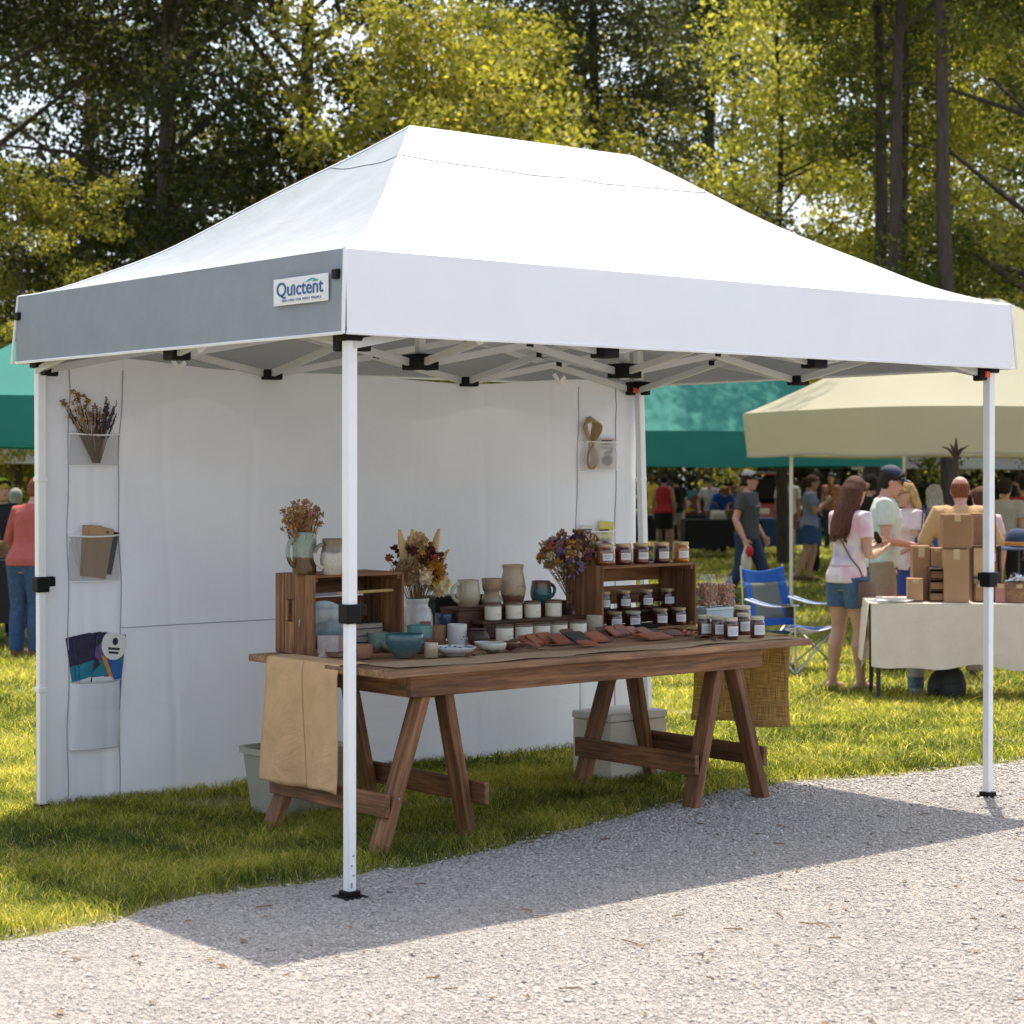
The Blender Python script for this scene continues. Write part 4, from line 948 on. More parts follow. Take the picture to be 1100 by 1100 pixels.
G_BAND = glaze('olive_over_cream_glaze', (.20, .16, .10), (.55, .5, .42), .095, .01); G_PLATE = glaze('white_plate_glaze', (.66, .66, .65), (.5, .45, .38), .006, spk=.04)
def q(px, py, z=ZT0+.004): return P(px, py, z)
pot('bowl', 'round teal blue glazed bowl standing near the front left of table', 'bowl', q(435, 706), 'bowl', .083, .098, G_TEALBOWL)
pot('cup', 'small pale green celadon cup left of the teal bowl', 'cup', q(406, 699), 'cup', .046, .08, G_GREEN)
pot('cup', 'tall tan cup with a teal rim behind the teal bowl', 'cup', q(451, 701), 'cup', .056, .118, G_TANTEAL)
pot('bowl', 'wide brown glazed bowl behind the pale green cup', 'bowl', q(409, 689)+Vector((0, 0, .035)), 'bowl', .09, .05, G_BROWN)
pot('bowl', 'dull lavender bowl behind the teal bowl and the brown bowl', 'bowl', q(430, 688)+Vector((0, 0, .02)), 'bowl', .048, .075, G_LAV)
CROCK = q(448, 689)
pot('crock', 'grey white stoneware crock holding the big dried bouquet', 'vase', CROCK, 'crock', .074, .198, G_WHITE)
m = MB(); m.box((0, 0, 0), (.052, .002, .058))
o = thing('clay_tag', 'small square terracotta tag leaning against the grey white crock', 'tag', q(457, 692)+Vector((0, 0, .075)), TTH-.3); m.build('card', M('terracotta', (.33, .15, .09), rough=.8), o)
pot('cup', 'dark navy glazed tumbler right of the grey white crock', 'cup', q(478, 685), 'straight', .046, .115, G_BLUE)
pot('cup', 'tan leather coloured tumbler in front of the navy tumbler', 'cup', q(468.5, 693), 'straight', .044, .088, G_TANCUP)
o = pot('cup', 'chalk white cup with black brush mark beside the navy tumbler', 'cup', q(491, 693), 'straight', .045, .094, G_WCUP)
def squiggle(o, r, z, wd, ht, n, seed, mat=INK, th=.0012, a0=-1.57, nm='brush_mark'):
    rr = random.Random(seed)
    for k in range(n):
        c = (k+.5)/n-.5
        pts = [Vector((math.cos(a0+(c*wd+rr.uniform(-.5, .5)*wd/n*1.2)/r)*(r+.0008), math.sin(a0+(c*wd+rr.uniform(-.5, .5)*wd/n*1.2)/r)*(r+.0008), z+rr.uniform(-.5, .5)*ht)) for j in range(3)]
        m = MB(); m.tube(pts, th, 4); m.build(nm, mat, o)
squiggle(o, .0445, .036, .024, .022, 3, 3)
# blue and white dish, small bowls
o = pot('plate', 'shallow white dish with blue pattern at the front of table', 'dish', q(488, 704), 'plate', .096, .036, G_PLATE)
m = MB()
for k in range(22):
    a = k*.2856; rr = .079+.006*math.sin(k*2.1); m.ell((math.cos(a)*rr, math.sin(a)*rr, .0262+.006*(rr-.07)/.01), (.009, .006, .0022), Matrix.Rotation(a+.4*math.sin(k), 3, 'Z'), 8, 5)
m.build('blue_pattern', M('cobalt', (.02, .05, .22), rough=.3), o)
pot('bowl', 'small shallow white bowl with green foot right of the blue patterned dish', 'bowl', q(530, 701), 'bowl', .058, .042, glaze('white_green_foot', (.6, .58, .5), (.2, .22, .13), .014, .008))
pot('dish', 'tiny pale dish tucked behind the small shallow white bowl', 'dish', q(520, 697), 'plate', .045, .03, G_PLATE)
o = thing('pouch', 'small dark brown gathered pouch behind the shallow white bowl', 'pouch', q(514, 693), TTH)
m = MB(); m.lathe([(.03, 0), (.045, .012), (.05, .035), (.043, .055), (.03, .066), (.036, .074), (.001, .072)], n=18)
for i, v in enumerate(m.v): m.v[i] = (v[0]*(1+.1*math.sin(i*2.3)), v[1]*(1+.1*math.sin(i*1.7)), v[2])
m.build('bag', M('dark_leather', (.07, .035, .028), rough=.5, bump=.3), o)
pot('cup', 'tiny terracotta cup at the very front left behind the canopy leg', 'cup', q(392, 707), 'cup', .036, .055, glaze('raw_terracotta', (.34, .16, .09), (.3, .14, .08), .02, rough=.7, coat=0))
pot('bowl', 'small sage bowl between the green cup and the teal bowl', 'bowl', q(420, 700), 'bowl', .045, .045, glaze('sage_bowl_glaze', (.3, .34, .27), (.2, .14, .09), .015))
pot('cup', 'small cream beaker just right of the teal bowl at the front', 'cup', q(463, 706), 'straight', .031, .06, G_CREAM)
pot('bowl', 'small brown speckled bowl standing right of the shallow white bowl', 'bowl', q(549, 698), 'bowl', .04, .036, G_BROWN)
# step riser and what stands on it
ul, vl_ = tuv(542, 690, ZT0+.004); uu, vu = tuv(529.5, 666, .826)
ZS1, ZS2 = .826, .886
ris = thing('step_riser', 'dark wooden two step riser under the candles and mugs', 'riser', O2, TTH)
ua = (tpx(512, vu)-O2).dot(TU); ub = (tpx(632, vu)-O2).dot(TU); uc = (tpx(486, vu+.10)-O2).dot(TU); ud = (tpx(598, vu+.10)-O2).dot(TU)
def slab(nm, boxes):
    m = MB()
    for c, s in boxes: m.box(c, s)
    return m.build(nm, DARKW, ris, bevel=.003)
ym = vu+.048
slab('lower_step', [(((ua+ub)/2, vu, ZS1-.008), (ub-ua, .095, .015))]); slab('lower_front', [(((ua+ub)/2, vu-.04, (ZT0+ZS1)/2-.006), (ub-ua-.02, .012, ZS1-ZT0-.02))])
slab('upper_step', [(((uc+ud)/2, ym+.075, ZS2-.008), (ud-uc, .15, .015))]); slab('upper_front', [(((uc+ud)/2, ym+.012, (ZT0+ZS2)/2-.006), (ud-uc-.004, .014, ZS2-ZT0-.02))])
slab('end_board', [((uc+.008, ym+.083, (ZT0+ZS2)/2-.006), (.014, .125, ZS2-ZT0-.02))]); slab('end_board', [((ud-.008, ym+.083, (ZT0+ZS2)/2-.006), (.014, .125, ZS2-ZT0-.02))])
WAX = M('cream_wax', (.86, .80, .65), rough=.45, var=.05, sss=.3, coat=.3); LIDW = wood('candle_lid', (.09, .045, .025), (.2, .11, .06)); GLASSRIM = M('smoky_glass_rim', (.3, .26, .2), rough=.1, coat=1)
def candle(label, loc_, seed):
    o = thing('candle_jar', label, 'candle', loc_, TTH, 'cream candles on the riser and table')
    r, h = .0405, .078
    m = MB(); m.lathe([(r*.9, 0), (r, .004), (r, h*.8), (r*.97, h*.84)], cap1=True, n=26); m.build('wax_jar', WAX, o)
    m = MB(); m.lathe([(r*.97, h*.842), (r, h*.87), (r, h*.96), (r*.96, h*.965)], n=26, cap1=True); m.build('glass_rim', GLASSRIM, o)
    m = MB(); m.lathe([(r*1.02, h*.967), (r*1.02, h*1.03), (r*.95, h*1.04)], n=26, cap1=True); m.build('lid', LIDW, o)
    squiggle(o, r, h*.36, .030, .008, 3, seed, M('faint_ink', (.28, .25, .2), rough=.8), .0007, nm='script_mark')
    return o
low = ['cream candle jar, leftmost of the five standing on the table before the riser', 'cream candle jar, second from left of the five standing on the table', 'cream candle jar, middle of the five standing on the table', 'cream candle jar, second from right of the five standing on the table', 'cream candle jar, rightmost of the five standing on the table']
for k, px in enumerate((542, 563, 582, 600.5, 621)): candle(low[k], tpx(px, vl_, ZT0+.005), 40+k)
upp = ['cream candle jar, leftmost of the four on the lower step', 'cream candle jar, second from left of the four on the lower step', 'cream candle jar, second from right of the four on the lower step', 'cream candle jar, rightmost of the four on the lower step by the brown jug']
for k, px in enumerate((529.5, 552, 572, 594.5)): candle(upp[k], tpx(px, vu-.0, ZS1), 50+k)
vm = ym+.08
pot('mug', 'large cream mug with a loop handle on the left of the upper step', 'mug', tpx(503, vm, ZS2), 'belly', .059, .126, G_CREAM, handle=-1, th=.008)
a = tpx(528, vm, ZS2); pot('cup', 'buff cup on the upper step carrying another cup on top', 'cup', a, 'squat', .05, .066, G_TAN2)
pot('cup', 'tan cup stacked upside down on the buff cup of the upper step', 'cup', a+Vector((0, 0, .068)), 'cup', .049, .06, glaze('tan_cup_glaze', (.42, .28, .17), (.4, .27, .17), .02, rough=.4))
o = pot('tall_vase', 'tall buff stoneware vase with a scribbled mark on the upper step', 'vase', tpx(551, vm, ZS2), 'vase', .064, .19, G_BUFF)
squiggle(o, .062, .088, .07, .02, 6, 9, M('brown_ink', (.15, .08, .05), rough=.7), .0014)
pot('mug', 'brown mug with teal lower half and a handle on the upper step', 'mug', tpx(581, vm, ZS2), 'belly', .054, .105, G_TEALBR, handle=1)
JUG = tpx(617, vu+.10, ZT0+.004)
pot('jug_vase', 'round dark brown jug holding the purple and pink dried bouquet', 'vase', JUG, 'jug', .066, .19, G_DKBR)
pot('cup', 'plain beige tumbler between the brown jug and the jam crate', 'cup', q(638.5, 682), 'straight', .039, .092, G_BEIGE)
o = thing('wooden_box', 'small reddish wooden box behind the upper row of candles', 'box', tpx(596, vu+.19, ZT0+.004), TTH); m = MB(); m.box((0, 0, .065), (.10, .09, .13)); b_ = m.build('body', M('red_brown_wood', (.2, .075, .04), rough=.6), o, bevel=.003); m = MB(); m.box((0, 0, .137), (.106, .096, .014)); m.build('lid', DARKW, o, bevel=.003)
o = thing('black_box', 'black display box behind the cream mug', 'box', tpx(486, vm+.2, ZT0+.004), TTH); m = MB(); m.box((0, 0, .085), (.3, .12, .17)); m.build('body', M('black_board', (.015, .014, .016), rough=.7), o, bevel=.003); m = MB(); m.box((0, 0, .178), (.306, .126, .016)); m.build('lid', DARK, o, bevel=.003)
# on the left crate
pot('mug', 'tall sage and brown jug with a handle standing on the left crate', 'jug', P(327, 617, CLZ), 'straight', .052, .182, G_GREENBR, handle=-1, th=.008)
pot('pot', 'rounded cream pot with olive neck on the left crate behind the leg', 'pot', P(357, 617, CLZ), 'vase', .054, .152, G_BAND, handle=-1)
o = dried_bunch('dried_bunch', 'small tan and rust dried bunch in the sage jug on the crate', P(326, 617, CLZ)+Vector((0, 0, .03)), TTH, .31, .095, STRAW, [(TANF, 5, 'puff'), (OCHRE, 4, 'puff'), (PINK, 2, 'puff'), (RUST, 3, 'spike')], 150, 5, None, -.03, (.008, .013))
# bouquets
dried_bunch('dried_bouquet', 'bouquet of purple, pink and cream dried flowers in the brown jug', JUG+Vector((0, 0, .12)), TTH, .38, .185, STRAW, [(TANF, 6, 'petal'), (CREAM, 6, 'puff'), (PURP, 4, 'petal'), (LAV, 5, 'petal'), (PINK, 3, 'petal'), (OCHRE, 3, 'petal'), (RUST, 2, 'petal')], 210, 6, None, -.02, (.013, .022), leafy=1)
bq = dried_bunch('dried_bouquet', 'big ochre and tan dried bouquet with upright husks in the white crock', CROCK+Vector((0, 0, .11)), TTH, .36, .15, STRAW, [(TANF, 5, 'puff'), (OCHRE, 2, 'puff'), (MAROON, 3, 'petal'), (RUST, 2, 'petal')], 90, 7, None, 0, (.012, .02))
HUSK = M('pale_husk', (.60, .40, .18), rough=.8, var=.3, scale=30, stretch=(1, 1, .2))
def husk(x, y, z, lx, lz, wd, mat=HUSK, nm='husk'):
    p = Vector((x, y, z)); e = p+Vector((lx, -.01, lz)); m = MB()
    def fn(s, t):
        c = p.lerp(e, t); w_ = wd*math.sin(math.pi*(.12+.86*t))**.7; a = (s-.5)*2
        return c+Vector((a*w_, .012*a*a-.01, 0))
    m.grid(fn, 6, 10); m.build(nm, mat, bq, solid=.003)
for h_ in ((-.04, 0, .17, -.07, .24, .026), (-.012, -.01, .18, -.03, .23, .03), (.05, 0, .15, .07, .26, .027), (.07, .02, .14, .12, .17, .02), (.0, .02, .2, .012, .19, .035)): husk(*h_)
def bloom(x, y, z, r, mat, n, seed, nm='bloom', k=1.0):
    rr = random.Random(seed); m = MB(); c = Vector((x, y, z)); m.ell(c, (r*.62, r*.62, r*.62*k))
    for i in range(n):
        d = Vector((rr.gauss(0, 1), rr.gauss(0, 1), rr.gauss(0, 1)*k)).normalized(); sd2 = d.cross(Vector((rr.gauss(0, 1), rr.gauss(0, 1), rr.gauss(0, 1)))).normalized(); p = c+d*r*.5; e = c+d*r*1.08; mid = c+d*r*.85
        m.add([p-sd2*r*.12, p+sd2*r*.12, mid+sd2*r*.22, e, mid-sd2*r*.22], [(0, 1, 2, 3, 4)])
    m.build(nm, mat, bq)
bloom(-.085, -.05, .215, .066, FC('brown_tan', (.40, .26, .13)), 150, 1); bloom(.032, -.06, .215, .068, FC('amber', (.55, .27, .03)), 200, 2, k=1.1)
bloom(-.035, -.095, .195, .046, FC('ivory', (.68, .54, .36)), 50, 3); bloom(.085, -.06, .15, .056, FC('pale_straw', (.75, .62, .36)), 50, 4); bloom(-.012, -.02, .345, .054, FC('sand', (.6, .42, .22)), 120, 5)
bloom(.06, 0, .28, .05, MAROON, 60, 6); bloom(.02, 0, .30, .045, MAROON, 60, 7); bloom(-.018, -.1, .155, .018, FC('slate', (.22, .2, .22)), 40, 8)
# inside the left crate
CB = CL.location+Vector((0, 0, .013))
def cl(u, v, z=0): return CB+TU*u+TV*v+Vector((0, 0, z))
o = thing('plate', 'patterned glass plate standing upright in the left crate opening', 'plate', cl(.085, .05, .005), TTH-.5); m = MB(); m.lathe([(.001, 0), (.06, .001), (.105, .012), (.107, .016), (.06, .006), (.001, .005)], n=32); m.xf(Matrix.Translation((0, 0, .107)) @ Matrix.Rotation(R(-82), 4, 'X')); m.build('body', M('glaze_blue_clear', (.25, .32, .33), rough=.1, coat=1, var=.5, scale=12), o)
def booklet(label, loc_, s, rz, mat, rx=0):
    o = thing('book', label, 'book', loc_, rz); m = MB(); t = s[2]
    m.box((0, 0, t/2), (s[0]*.97, s[1]*.96, t*.8)); m.xf(Matrix.Rotation(R(rx), 4, 'X')); m.build('pages', M('aged_pages', (.36, .30, .24), rough=.9), o)
    m = MB(); m.box((0, 0, t*.06), (s[0], s[1], t*.1)); m.box((0, 0, t*.95), (s[0], s[1], t*.1)); m.box((-s[0]/2+.001, 0, t/2), (.003, s[1], t*.8)); m.xf(Matrix.Rotation(R(rx), 4, 'X')); m.build('cover', mat, o); return o
bc = [M('cover_grey', (.2, .19, .2), rough=.6), M('cover_pink', (.4, .24, .22), rough=.6), M('cover_dark', (.03, .03, .045), rough=.6), M('cover_brown', (.2, .09, .05), rough=.6), M('cover_buff', (.42, .36, .33), rough=.6, var=.4, scale=12)]
booklet('pale booklet leaning upright at the front left of the left crate', cl(.07, -.005, .002), (.09, .14, .014), TTH-.55, bc[4], 78)
booklet('pink covered booklet leaning beside the pale booklet in the crate', cl(.105, -.02, .002), (.11, .14, .012), TTH-.35, bc[1], 66)
booklet('flat brown book lying at the front edge of the left crate', cl(.13, -.035, -.013), (.15, .10, .018), TTH+.1, bc[3])
for k, (z, c_, lab) in enumerate(((0, 2, 'dark book at the bottom of the pile deep in the left crate'), (.028, 0, 'grey book second in the pile deep in the left crate'), (.056, 4, 'white book third in the pile deep in the left crate'), (.084, 2, 'dark book on top of the pile deep in the left crate'))): booklet(lab, cl(.33, .17, z), (.17, .2, .026), TTH+.05*k-.1, bc[c_])
for k, (z, c_, lab) in enumerate(((0, 3, 'brown book at the bottom of the small pile left in the crate'), (.03, 1, 'pink book on the small pile left in the crate'))): booklet(lab, cl(.17, .19, z), (.13, .16, .028), TTH+.15-.2*k, bc[c_])
o = thing('wooden_rod', 'long pale wooden rod with a grey end lying across the crate opening', 'rod', cl(.04, .06, .246), TTH); m = MB(); m.tube([(.12, 0, 0), (.42, 0, .004)], .007, 8); m.build('shaft', M('pale_rod', (.55, .4, .15), rough=.5), o); m = MB(); m.tube([(-.015, 0, -.002), (.12, 0, 0)], .0072, 8); m.build('grip', M('grey_violet_rod', (.24, .22, .26), rough=.5), o)
for c_ in [(.012, .06, .236)]: pass
# ------------------------------------------------------------------ jam jars
def jam(name, c, c2): 
    m = M(name, c, rough=.12, var=.55, scale=45, coat=1.0, spec=.6); return m
J_DARK, J_RED, J_AMB, J_ORG, J_CHOC = jam('dark_jam', (.055, .014, .010), 0), jam('red_jam', (.12, .022, .012), 0), jam('amber_jam', (.22, .07, .015), 0), jam('orange_jam', (.45, .16, .012), 0), jam('brown_jam', (.10, .034, .018), 0)
LIDM = M('brass_lid', (.55, .42, .26), rough=.35, metal=.5, var=.15); LIDP = M('pale_lid', (.62, .58, .44), rough=.45)
def jar(label, loc_, mat, r=.041, h=.1, lid=LIDM, group=None, lw=.055, lh=.034, rot=0.0, lz=.40):
    o = thing('jam_jar', label, 'jar', loc_, TTH+rot-.35, group)
    m = MB(); m.lathe([(r*.88, 0), (r*.97, .004), (r, .012), (r, h*.68), (r*.96, h*.76), (r*.86, h*.82), (r*.86, h*.845)], n=26, cap1=True); m.build('jam', mat, o)
    m = MB(); m.lathe([(r*.93, h*.847), (r*.95, h*.86), (r*.95, h*.985), (r*.9, h), (r*.7, h*.995)], n=26, cap1=True); m.build('lid', lid, o)
    m = MB(); aw = lw/r/2
    m.grid(lambda s, t: Vector((math.cos(-1.5708-aw+2*aw*s)*(r+.0012), math.sin(-1.5708-aw+2*aw*s)*(r+.0012), h*lz-lh/2+lh*t)), 12, 1); lb = m.build('label', PAPERW, o)
    for k in range(3):
        a2 = aw*(.62, .74, .5)[k]; zz = h*lz+lh*(.2-.2*k)
        m = MB(); m.grid(lambda s, t: Vector((math.cos(-1.5708-a2+2*a2*s)*(r+.0018), math.sin(-1.5708-a2+2*a2*s)*(r+.0018), zz+.0022*t)), 8, 1); m.build('printed_line', M('label_ink', (.33, .33, .36), rough=.8), lb)
    return o
vtop = v2_+.085
for px, mt, lab in ((650, J_AMB, 'amber jam jar, leftmost of the five on top of the crate'), (669.5, J_RED, 'red brown jam jar, second from left on top of the crate'), (688.5, J_RED, 'red jam jar with lumps, middle of the five on top of the crate'), (710.5, J_DARK, 'dark red jam jar, second from right on top of the crate'), (731.5, J_ORG, 'orange marmalade jar, rightmost of the five on top of the crate')):
    jar(lab, tpx(px, vtop, CRZ+.001), mt, .0425, .103, group='jars on top of the crate')
for px, lab in ((648, 'dark jam jar, leftmost of the upper row inside the crate'), (670, 'dark jam jar, second from left of the upper row inside the crate'), (694, 'dark jam jar, third from left of the upper row inside the crate'), (717, 'dark jam jar, rightmost of the upper row inside the crate')):
    jar(lab, tpx(px, v2_+.155, ZT0+.096), J_DARK, .037, .098, group='jars inside the crate')
for px, h_, lab in ((660, .085, 'dark jam jar, leftmost of the lower row inside the crate'), (680, .082, 'low dark jar with pale lid, second of the lower row inside the crate'), (709, .088, 'dark jam jar, third from left of the lower row inside the crate'), (729, .088, 'dark jam jar, rightmost of the lower row inside the crate')):
    jar(lab, tpx(px, v2_+.045, ZT0+.016), J_DARK, .0395, h_, group='jars inside the crate', lid=LIDP if px == 680 else LIDM)
o = thing('black_tray', 'small dark tray lying between the lower jars in the crate', 'tray', tpx(694, v2_-.03, ZT0+.016), TTH); m = MB(); m.box((0, 0, .004), (.12, .05, .008)); m.box((0, -.023, .012), (.12, .004, .016)); m.box((0, .023, .012), (.12, .004, .016)); m.build('body', BLACKP, o)
for px, py, lab, mt in ((757, 684, 'brown jar with white label beside the crate, leftmost of the five', J_CHOC), (771.5, 685, 'brown jar with white label, second of the five right of the crate', J_CHOC), (785, 687, 'brown jar with tall white label, frontmost of the five right of the crate', J_DARK), (798.5, 681.5, 'brown jar set back between the frontmost and rightmost jars', J_CHOC), (813.5, 685.5, 'brown jar with white label, rightmost on the table', J_CHOC)):
    jar(lab, q(px, py), mt, .0345, .103, lid=LIDP, group='jars at the right end of the table', lw=.058, lh=.046)
jar('brown jar with a wide pale lid behind the jars at the table end', q(797, 674), J_CHOC, .045, .11, lid=LIDP)
o = thing('label_box', 'flat pale blue box under the two bags of nuts', 'box', tpx(766, v2_+.10, ZT0+.004), TTH); m = MB(); m.box((0, 0, .036), (.215, .12, .072)); m.build('body', M('pale_blue_card', (.36, .47, .55), rough=.5), o, bevel=.003); m = MB(); m.box((0, 0, .079), (.222, .127, .014)); m.build('lid', M('paler_blue_card', (.5, .6, .66), rough=.5), o, bevel=.003)
def thin_film():
    m, nt, b = nodes('thin_clear_film'); L = nt.links.new
    b.inputs['Base Color'].default_value = (.9, .9, .9, 1); b.inputs['Roughness'].default_value = .15
    tp = N(nt, 'ShaderNodeBsdfTransparent'); mx = N(nt, 'ShaderNodeMixShader', Fac=.13)
    L(tp.outputs[0], mx.inputs[1]); L(b.outputs[0], mx.inputs[2]); L(mx.outputs[0], nt.nodes['Material Output'].inputs['Surface']); return m
FILM2 = thin_film()
NUTS = M('glazed_nuts', (.36, .17, .07), rough=.35, var=.6, scale=35)
def nutbag(label, px, w_, h_, seed):
    o = thing('nut_bag', label, 'bag of nuts', tpx(px, v2_+.09, ZT0+.091), TTH-.1, 'clear bags of nuts'); r = random.Random(seed); m = MB()
    for i in range(330):
        z = r.random()**1.1*h_*.66; k = 1-.25*(z/h_); m.ell((r.uniform(-.45, .45)*w_*k, r.uniform(-.036, .036)*k, z+.012), (r.uniform(.006, .010), r.uniform(.006, .009), r.uniform(.008, .014)), Matrix.Rotation(r.uniform(0, 3), 3, 'X'), 6, 5)
    m.build('nuts', NUTS, o)
    m = MB()
    m.rings([(0, 0, .001, w_*.5, .036), (0, 0, h_*.1, w_*.54, .042), (0, 0, h_*.4, w_*.53, .042), (0, 0, h_*.66, w_*.5, .034), (0, 0, h_*.8, w_*.48, .018), (0, 0, h_*.93, w_*.47, .008), (.004, 0, h_, w_*.45, .004)], 36)
    for i, v in enumerate(m.v): m.v[i] = (v[0]+.003*math.sin(i*1.9), v[1]+.004*math.sin(i*2.7+v[2]*90), v[2]+.006*math.sin(v[0]*140+seed)*(v[2] > h_*.8))
    m.build('film', FILM2, o); return o
nutbag('clear bag of glazed nuts leaning against the jam crate', 760, .105, .165, 1)
nutbag('clear bag of glazed nuts at the right on the pale blue box', 779, .095, .15, 2)
# leather goods
LE = {'rust': M('rust_leather', (.36, .11, .05), rough=.5, var=.2, scale=25, bump=.15), 'dark': M('brown_leather', (.14, .05, .03), rough=.5, var=.25, scale=25, bump=.15), 'black': M('black_leather', (.028, .03, .03), rough=.5, var=.2, bump=.15), 'green': M('grey_green_leather', (.10, .115, .11), rough=.55, bump=.15), 'chest': M('chestnut_leather', (.26, .075, .038), rough=.5, var=.2, scale=25, bump=.15)}
def wallet(label, px, py, c, w_, d_, rz, tilt, lift=0.0):
    o = thing('leather_wallet', label, 'wallet', q(px, py, ZT0+.007)+Vector((0, 0, lift)), TTH+rz, 'leather wallets fanned on the runner'); m = MB(); n = 5
    pts = []
    for (cx, cy, a0) in ((w_/2-.02, d_/2-.02, 0), (-w_/2+.02, d_/2-.02, 90), (-w_/2+.006, -d_/2+.006, 180), (w_/2-.006, -d_/2+.006, 270)):
        rr = .02 if a0 < 100 else .006
        for k in range(n): a = R(a0+90*k/(n-1)); pts.append((cx+rr*math.cos(a), cy+rr*math.sin(a), 0))
    m.prism(pts, (0, 0, 1), .005); tilt = tilt*1.7; m2 = Matrix.Translation((0, 0, d_/2*math.sin(R(tilt)))) @ Matrix.Rotation(R(tilt), 4, 'X'); m.xf(m2); m.build('cover', LE[c], o, bevel=.0015)
    m = MB(); m.prism([(x*.96, y*.5-d_*.2, .0052) for x, y, z in pts], (0, 0, 1), .003); m.xf(m2); m.build('flap', LE[c], o, bevel=.001)
    return o
for a in (('dark brown wallet at the left end of the leather row by the first candle', 557, 694, 'dark', .075, .075, .3, 12), ('chestnut wallet second in the leather row, tucked beside dark brown', 566, 693, 'chest', .08, .08, .25, 17), ('rust wallet third in the leather row before the candles', 575, 692.5, 'rust', .085, .08, .2, 20), ('broad rust wallet fanned before the middle candles', 588, 691.5, 'rust', .10, .085, .15, 20), ('chestnut wallet just left of the black wallet', 600, 692, 'chest', .095, .085, .1, 18), ('black wallet in the middle of the leather row', 621, 690, 'black', .125, .095, .1, 16), ('rust wallet with round corner right of the black wallet', 640, 689, 'rust', .10, .09, -.05, 15),
          ('small chestnut wallet slipped between the dark and rust wallets at the left', 571, 695, 'chest', .07, .06, .4, 10), ('dark brown wallet peeking out behind the black wallet', 612, 687, 'dark', .10, .08, .2, 20), ('rust wallet lying low before the black wallet', 630, 693, 'rust', .09, .07, -.1, 8), ('dark wallet under the round cornered rust wallet', 648, 688, 'dark', .085, .07, .1, 10), ('chestnut wallet overlapping the large flat rust wallet', 693, 684, 'chest', .09, .08, .25, 18), ('dark wallet at the right end below the crate', 722, 683.5, 'dark', .08, .07, -.15, 14),
          ('dark brown wallet at the left of the right leather group', 650, 683.5, 'dark', .09, .08, .3, 18), ('rust wallet second in the right leather group', 659, 683.5, 'rust', .085, .08, .25, 20), ('chestnut wallet third in the right leather group', 668, 682.5, 'chest', .085, .08, .2, 22), ('flat grey green wallet under the rust ones below the crate', 689, 680, 'green', .15, .09, .05, 6), ('rust wallet overlapping the grey green wallet', 681, 684, 'rust', .08, .08, .2, 20), ('large flat rust wallet at the front below the crate', 703, 686, 'rust', .165, .10, .06, 7)):
    wallet(*a)
for k, (px, py, c, L_, rz, lab) in enumerate(((734, 680, 'rust', .11, .9, 'rust leather strap piece, left of the strap bundle'), (739, 682, 'chest', .12, .7, 'chestnut leather strap piece, front of the strap bundle'), (745, 682, 'rust', .10, .5, 'rust leather strap piece, right of the strap bundle'), (756, 686, 'dark', .09, -.2, 'dark brown leather strip before the leftmost end jar'), (770, 687.5, 'dark', .08, .3, 'dark brown leather strip before the second end jar'), (566, 700, 'dark', .16, -.1, 'dark brown leather strap at the table front below the wallets'), (505, 706, 'dark', .07, .4, 'dark leather key strap right of the blue patterned dish'))):
    o = thing('leather_strap', lab, 'strap', q(px, py, ZT0+.007), TTH+rz, 'leather straps on the runner'); m = MB()
    m.grid(lambda s, t: Vector(((s-.5)*L_, (t-.5)*.022, .004+.012*math.sin(math.pi*s))), 10, 2); m.build('band', LE[c], o, solid=.004)
    m = MB(); m.ell((L_*.42, 0, .009), (.004, .004, .003)); m.build('stud', LIDM, o)
# under the table
o = thing('storage_tub', 'grey beige plastic storage tub on the grass behind the hanging canvas', 'tub', PG(318, 872), TTH)
m = MB(); a, b_, h_ = .21, .15, .30
m.lathe([(.12, 0), (.155, .01), (.185, h_*.9), (.20, h_*.92), (.20, h_), (.188, h_), (.17, h_*.9), (.14, .02), (.001, .018)], n=40, sq=6)
for i, v in enumerate(m.v): m.v[i] = (v[0]*1.15, v[1]*.85, v[2])
m.build('body', M('beige_plastic', (.36, .34, .27), rough=.5, var=.08), o)
for k in (-1, 0, 1):
    m = MB(); m.bar((k*.09, -.137, .04), (k*.1, -.163, h_*.86), .014, .012, (0, 1, 0)); m.build('rib', M('beige_plastic', (.36, .34, .27)), o)
o = thing('storage_box', 'cream lidded box with a brass latch on the grass under the table', 'box', PG(656, 842), TTH)
CRM = M('cream_painted_board', (.78, .71, .58), rough=.55, var=.06)
m = MB(); m.box((.19, .14, .148), (.38, .28, .296)); m.build('body', CRM, o, bevel=.006)
m = MB(); m.box((.19, .14, .318), (.39, .29, .038)); m.build('lid', M('grey_white_lid', (.76, .74, .70), rough=.5, var=.05), o, bevel=.008)
m = MB(); m.box((-.006, .14, .285), (.01, .05, .05)); m.tube([(-.012, .118, .30), (-.022, .14, .305), (-.012, .162, .30)], .004, 6); m.build('latch', M('brass', (.55, .38, .12), rough=.3, metal=.9), o)
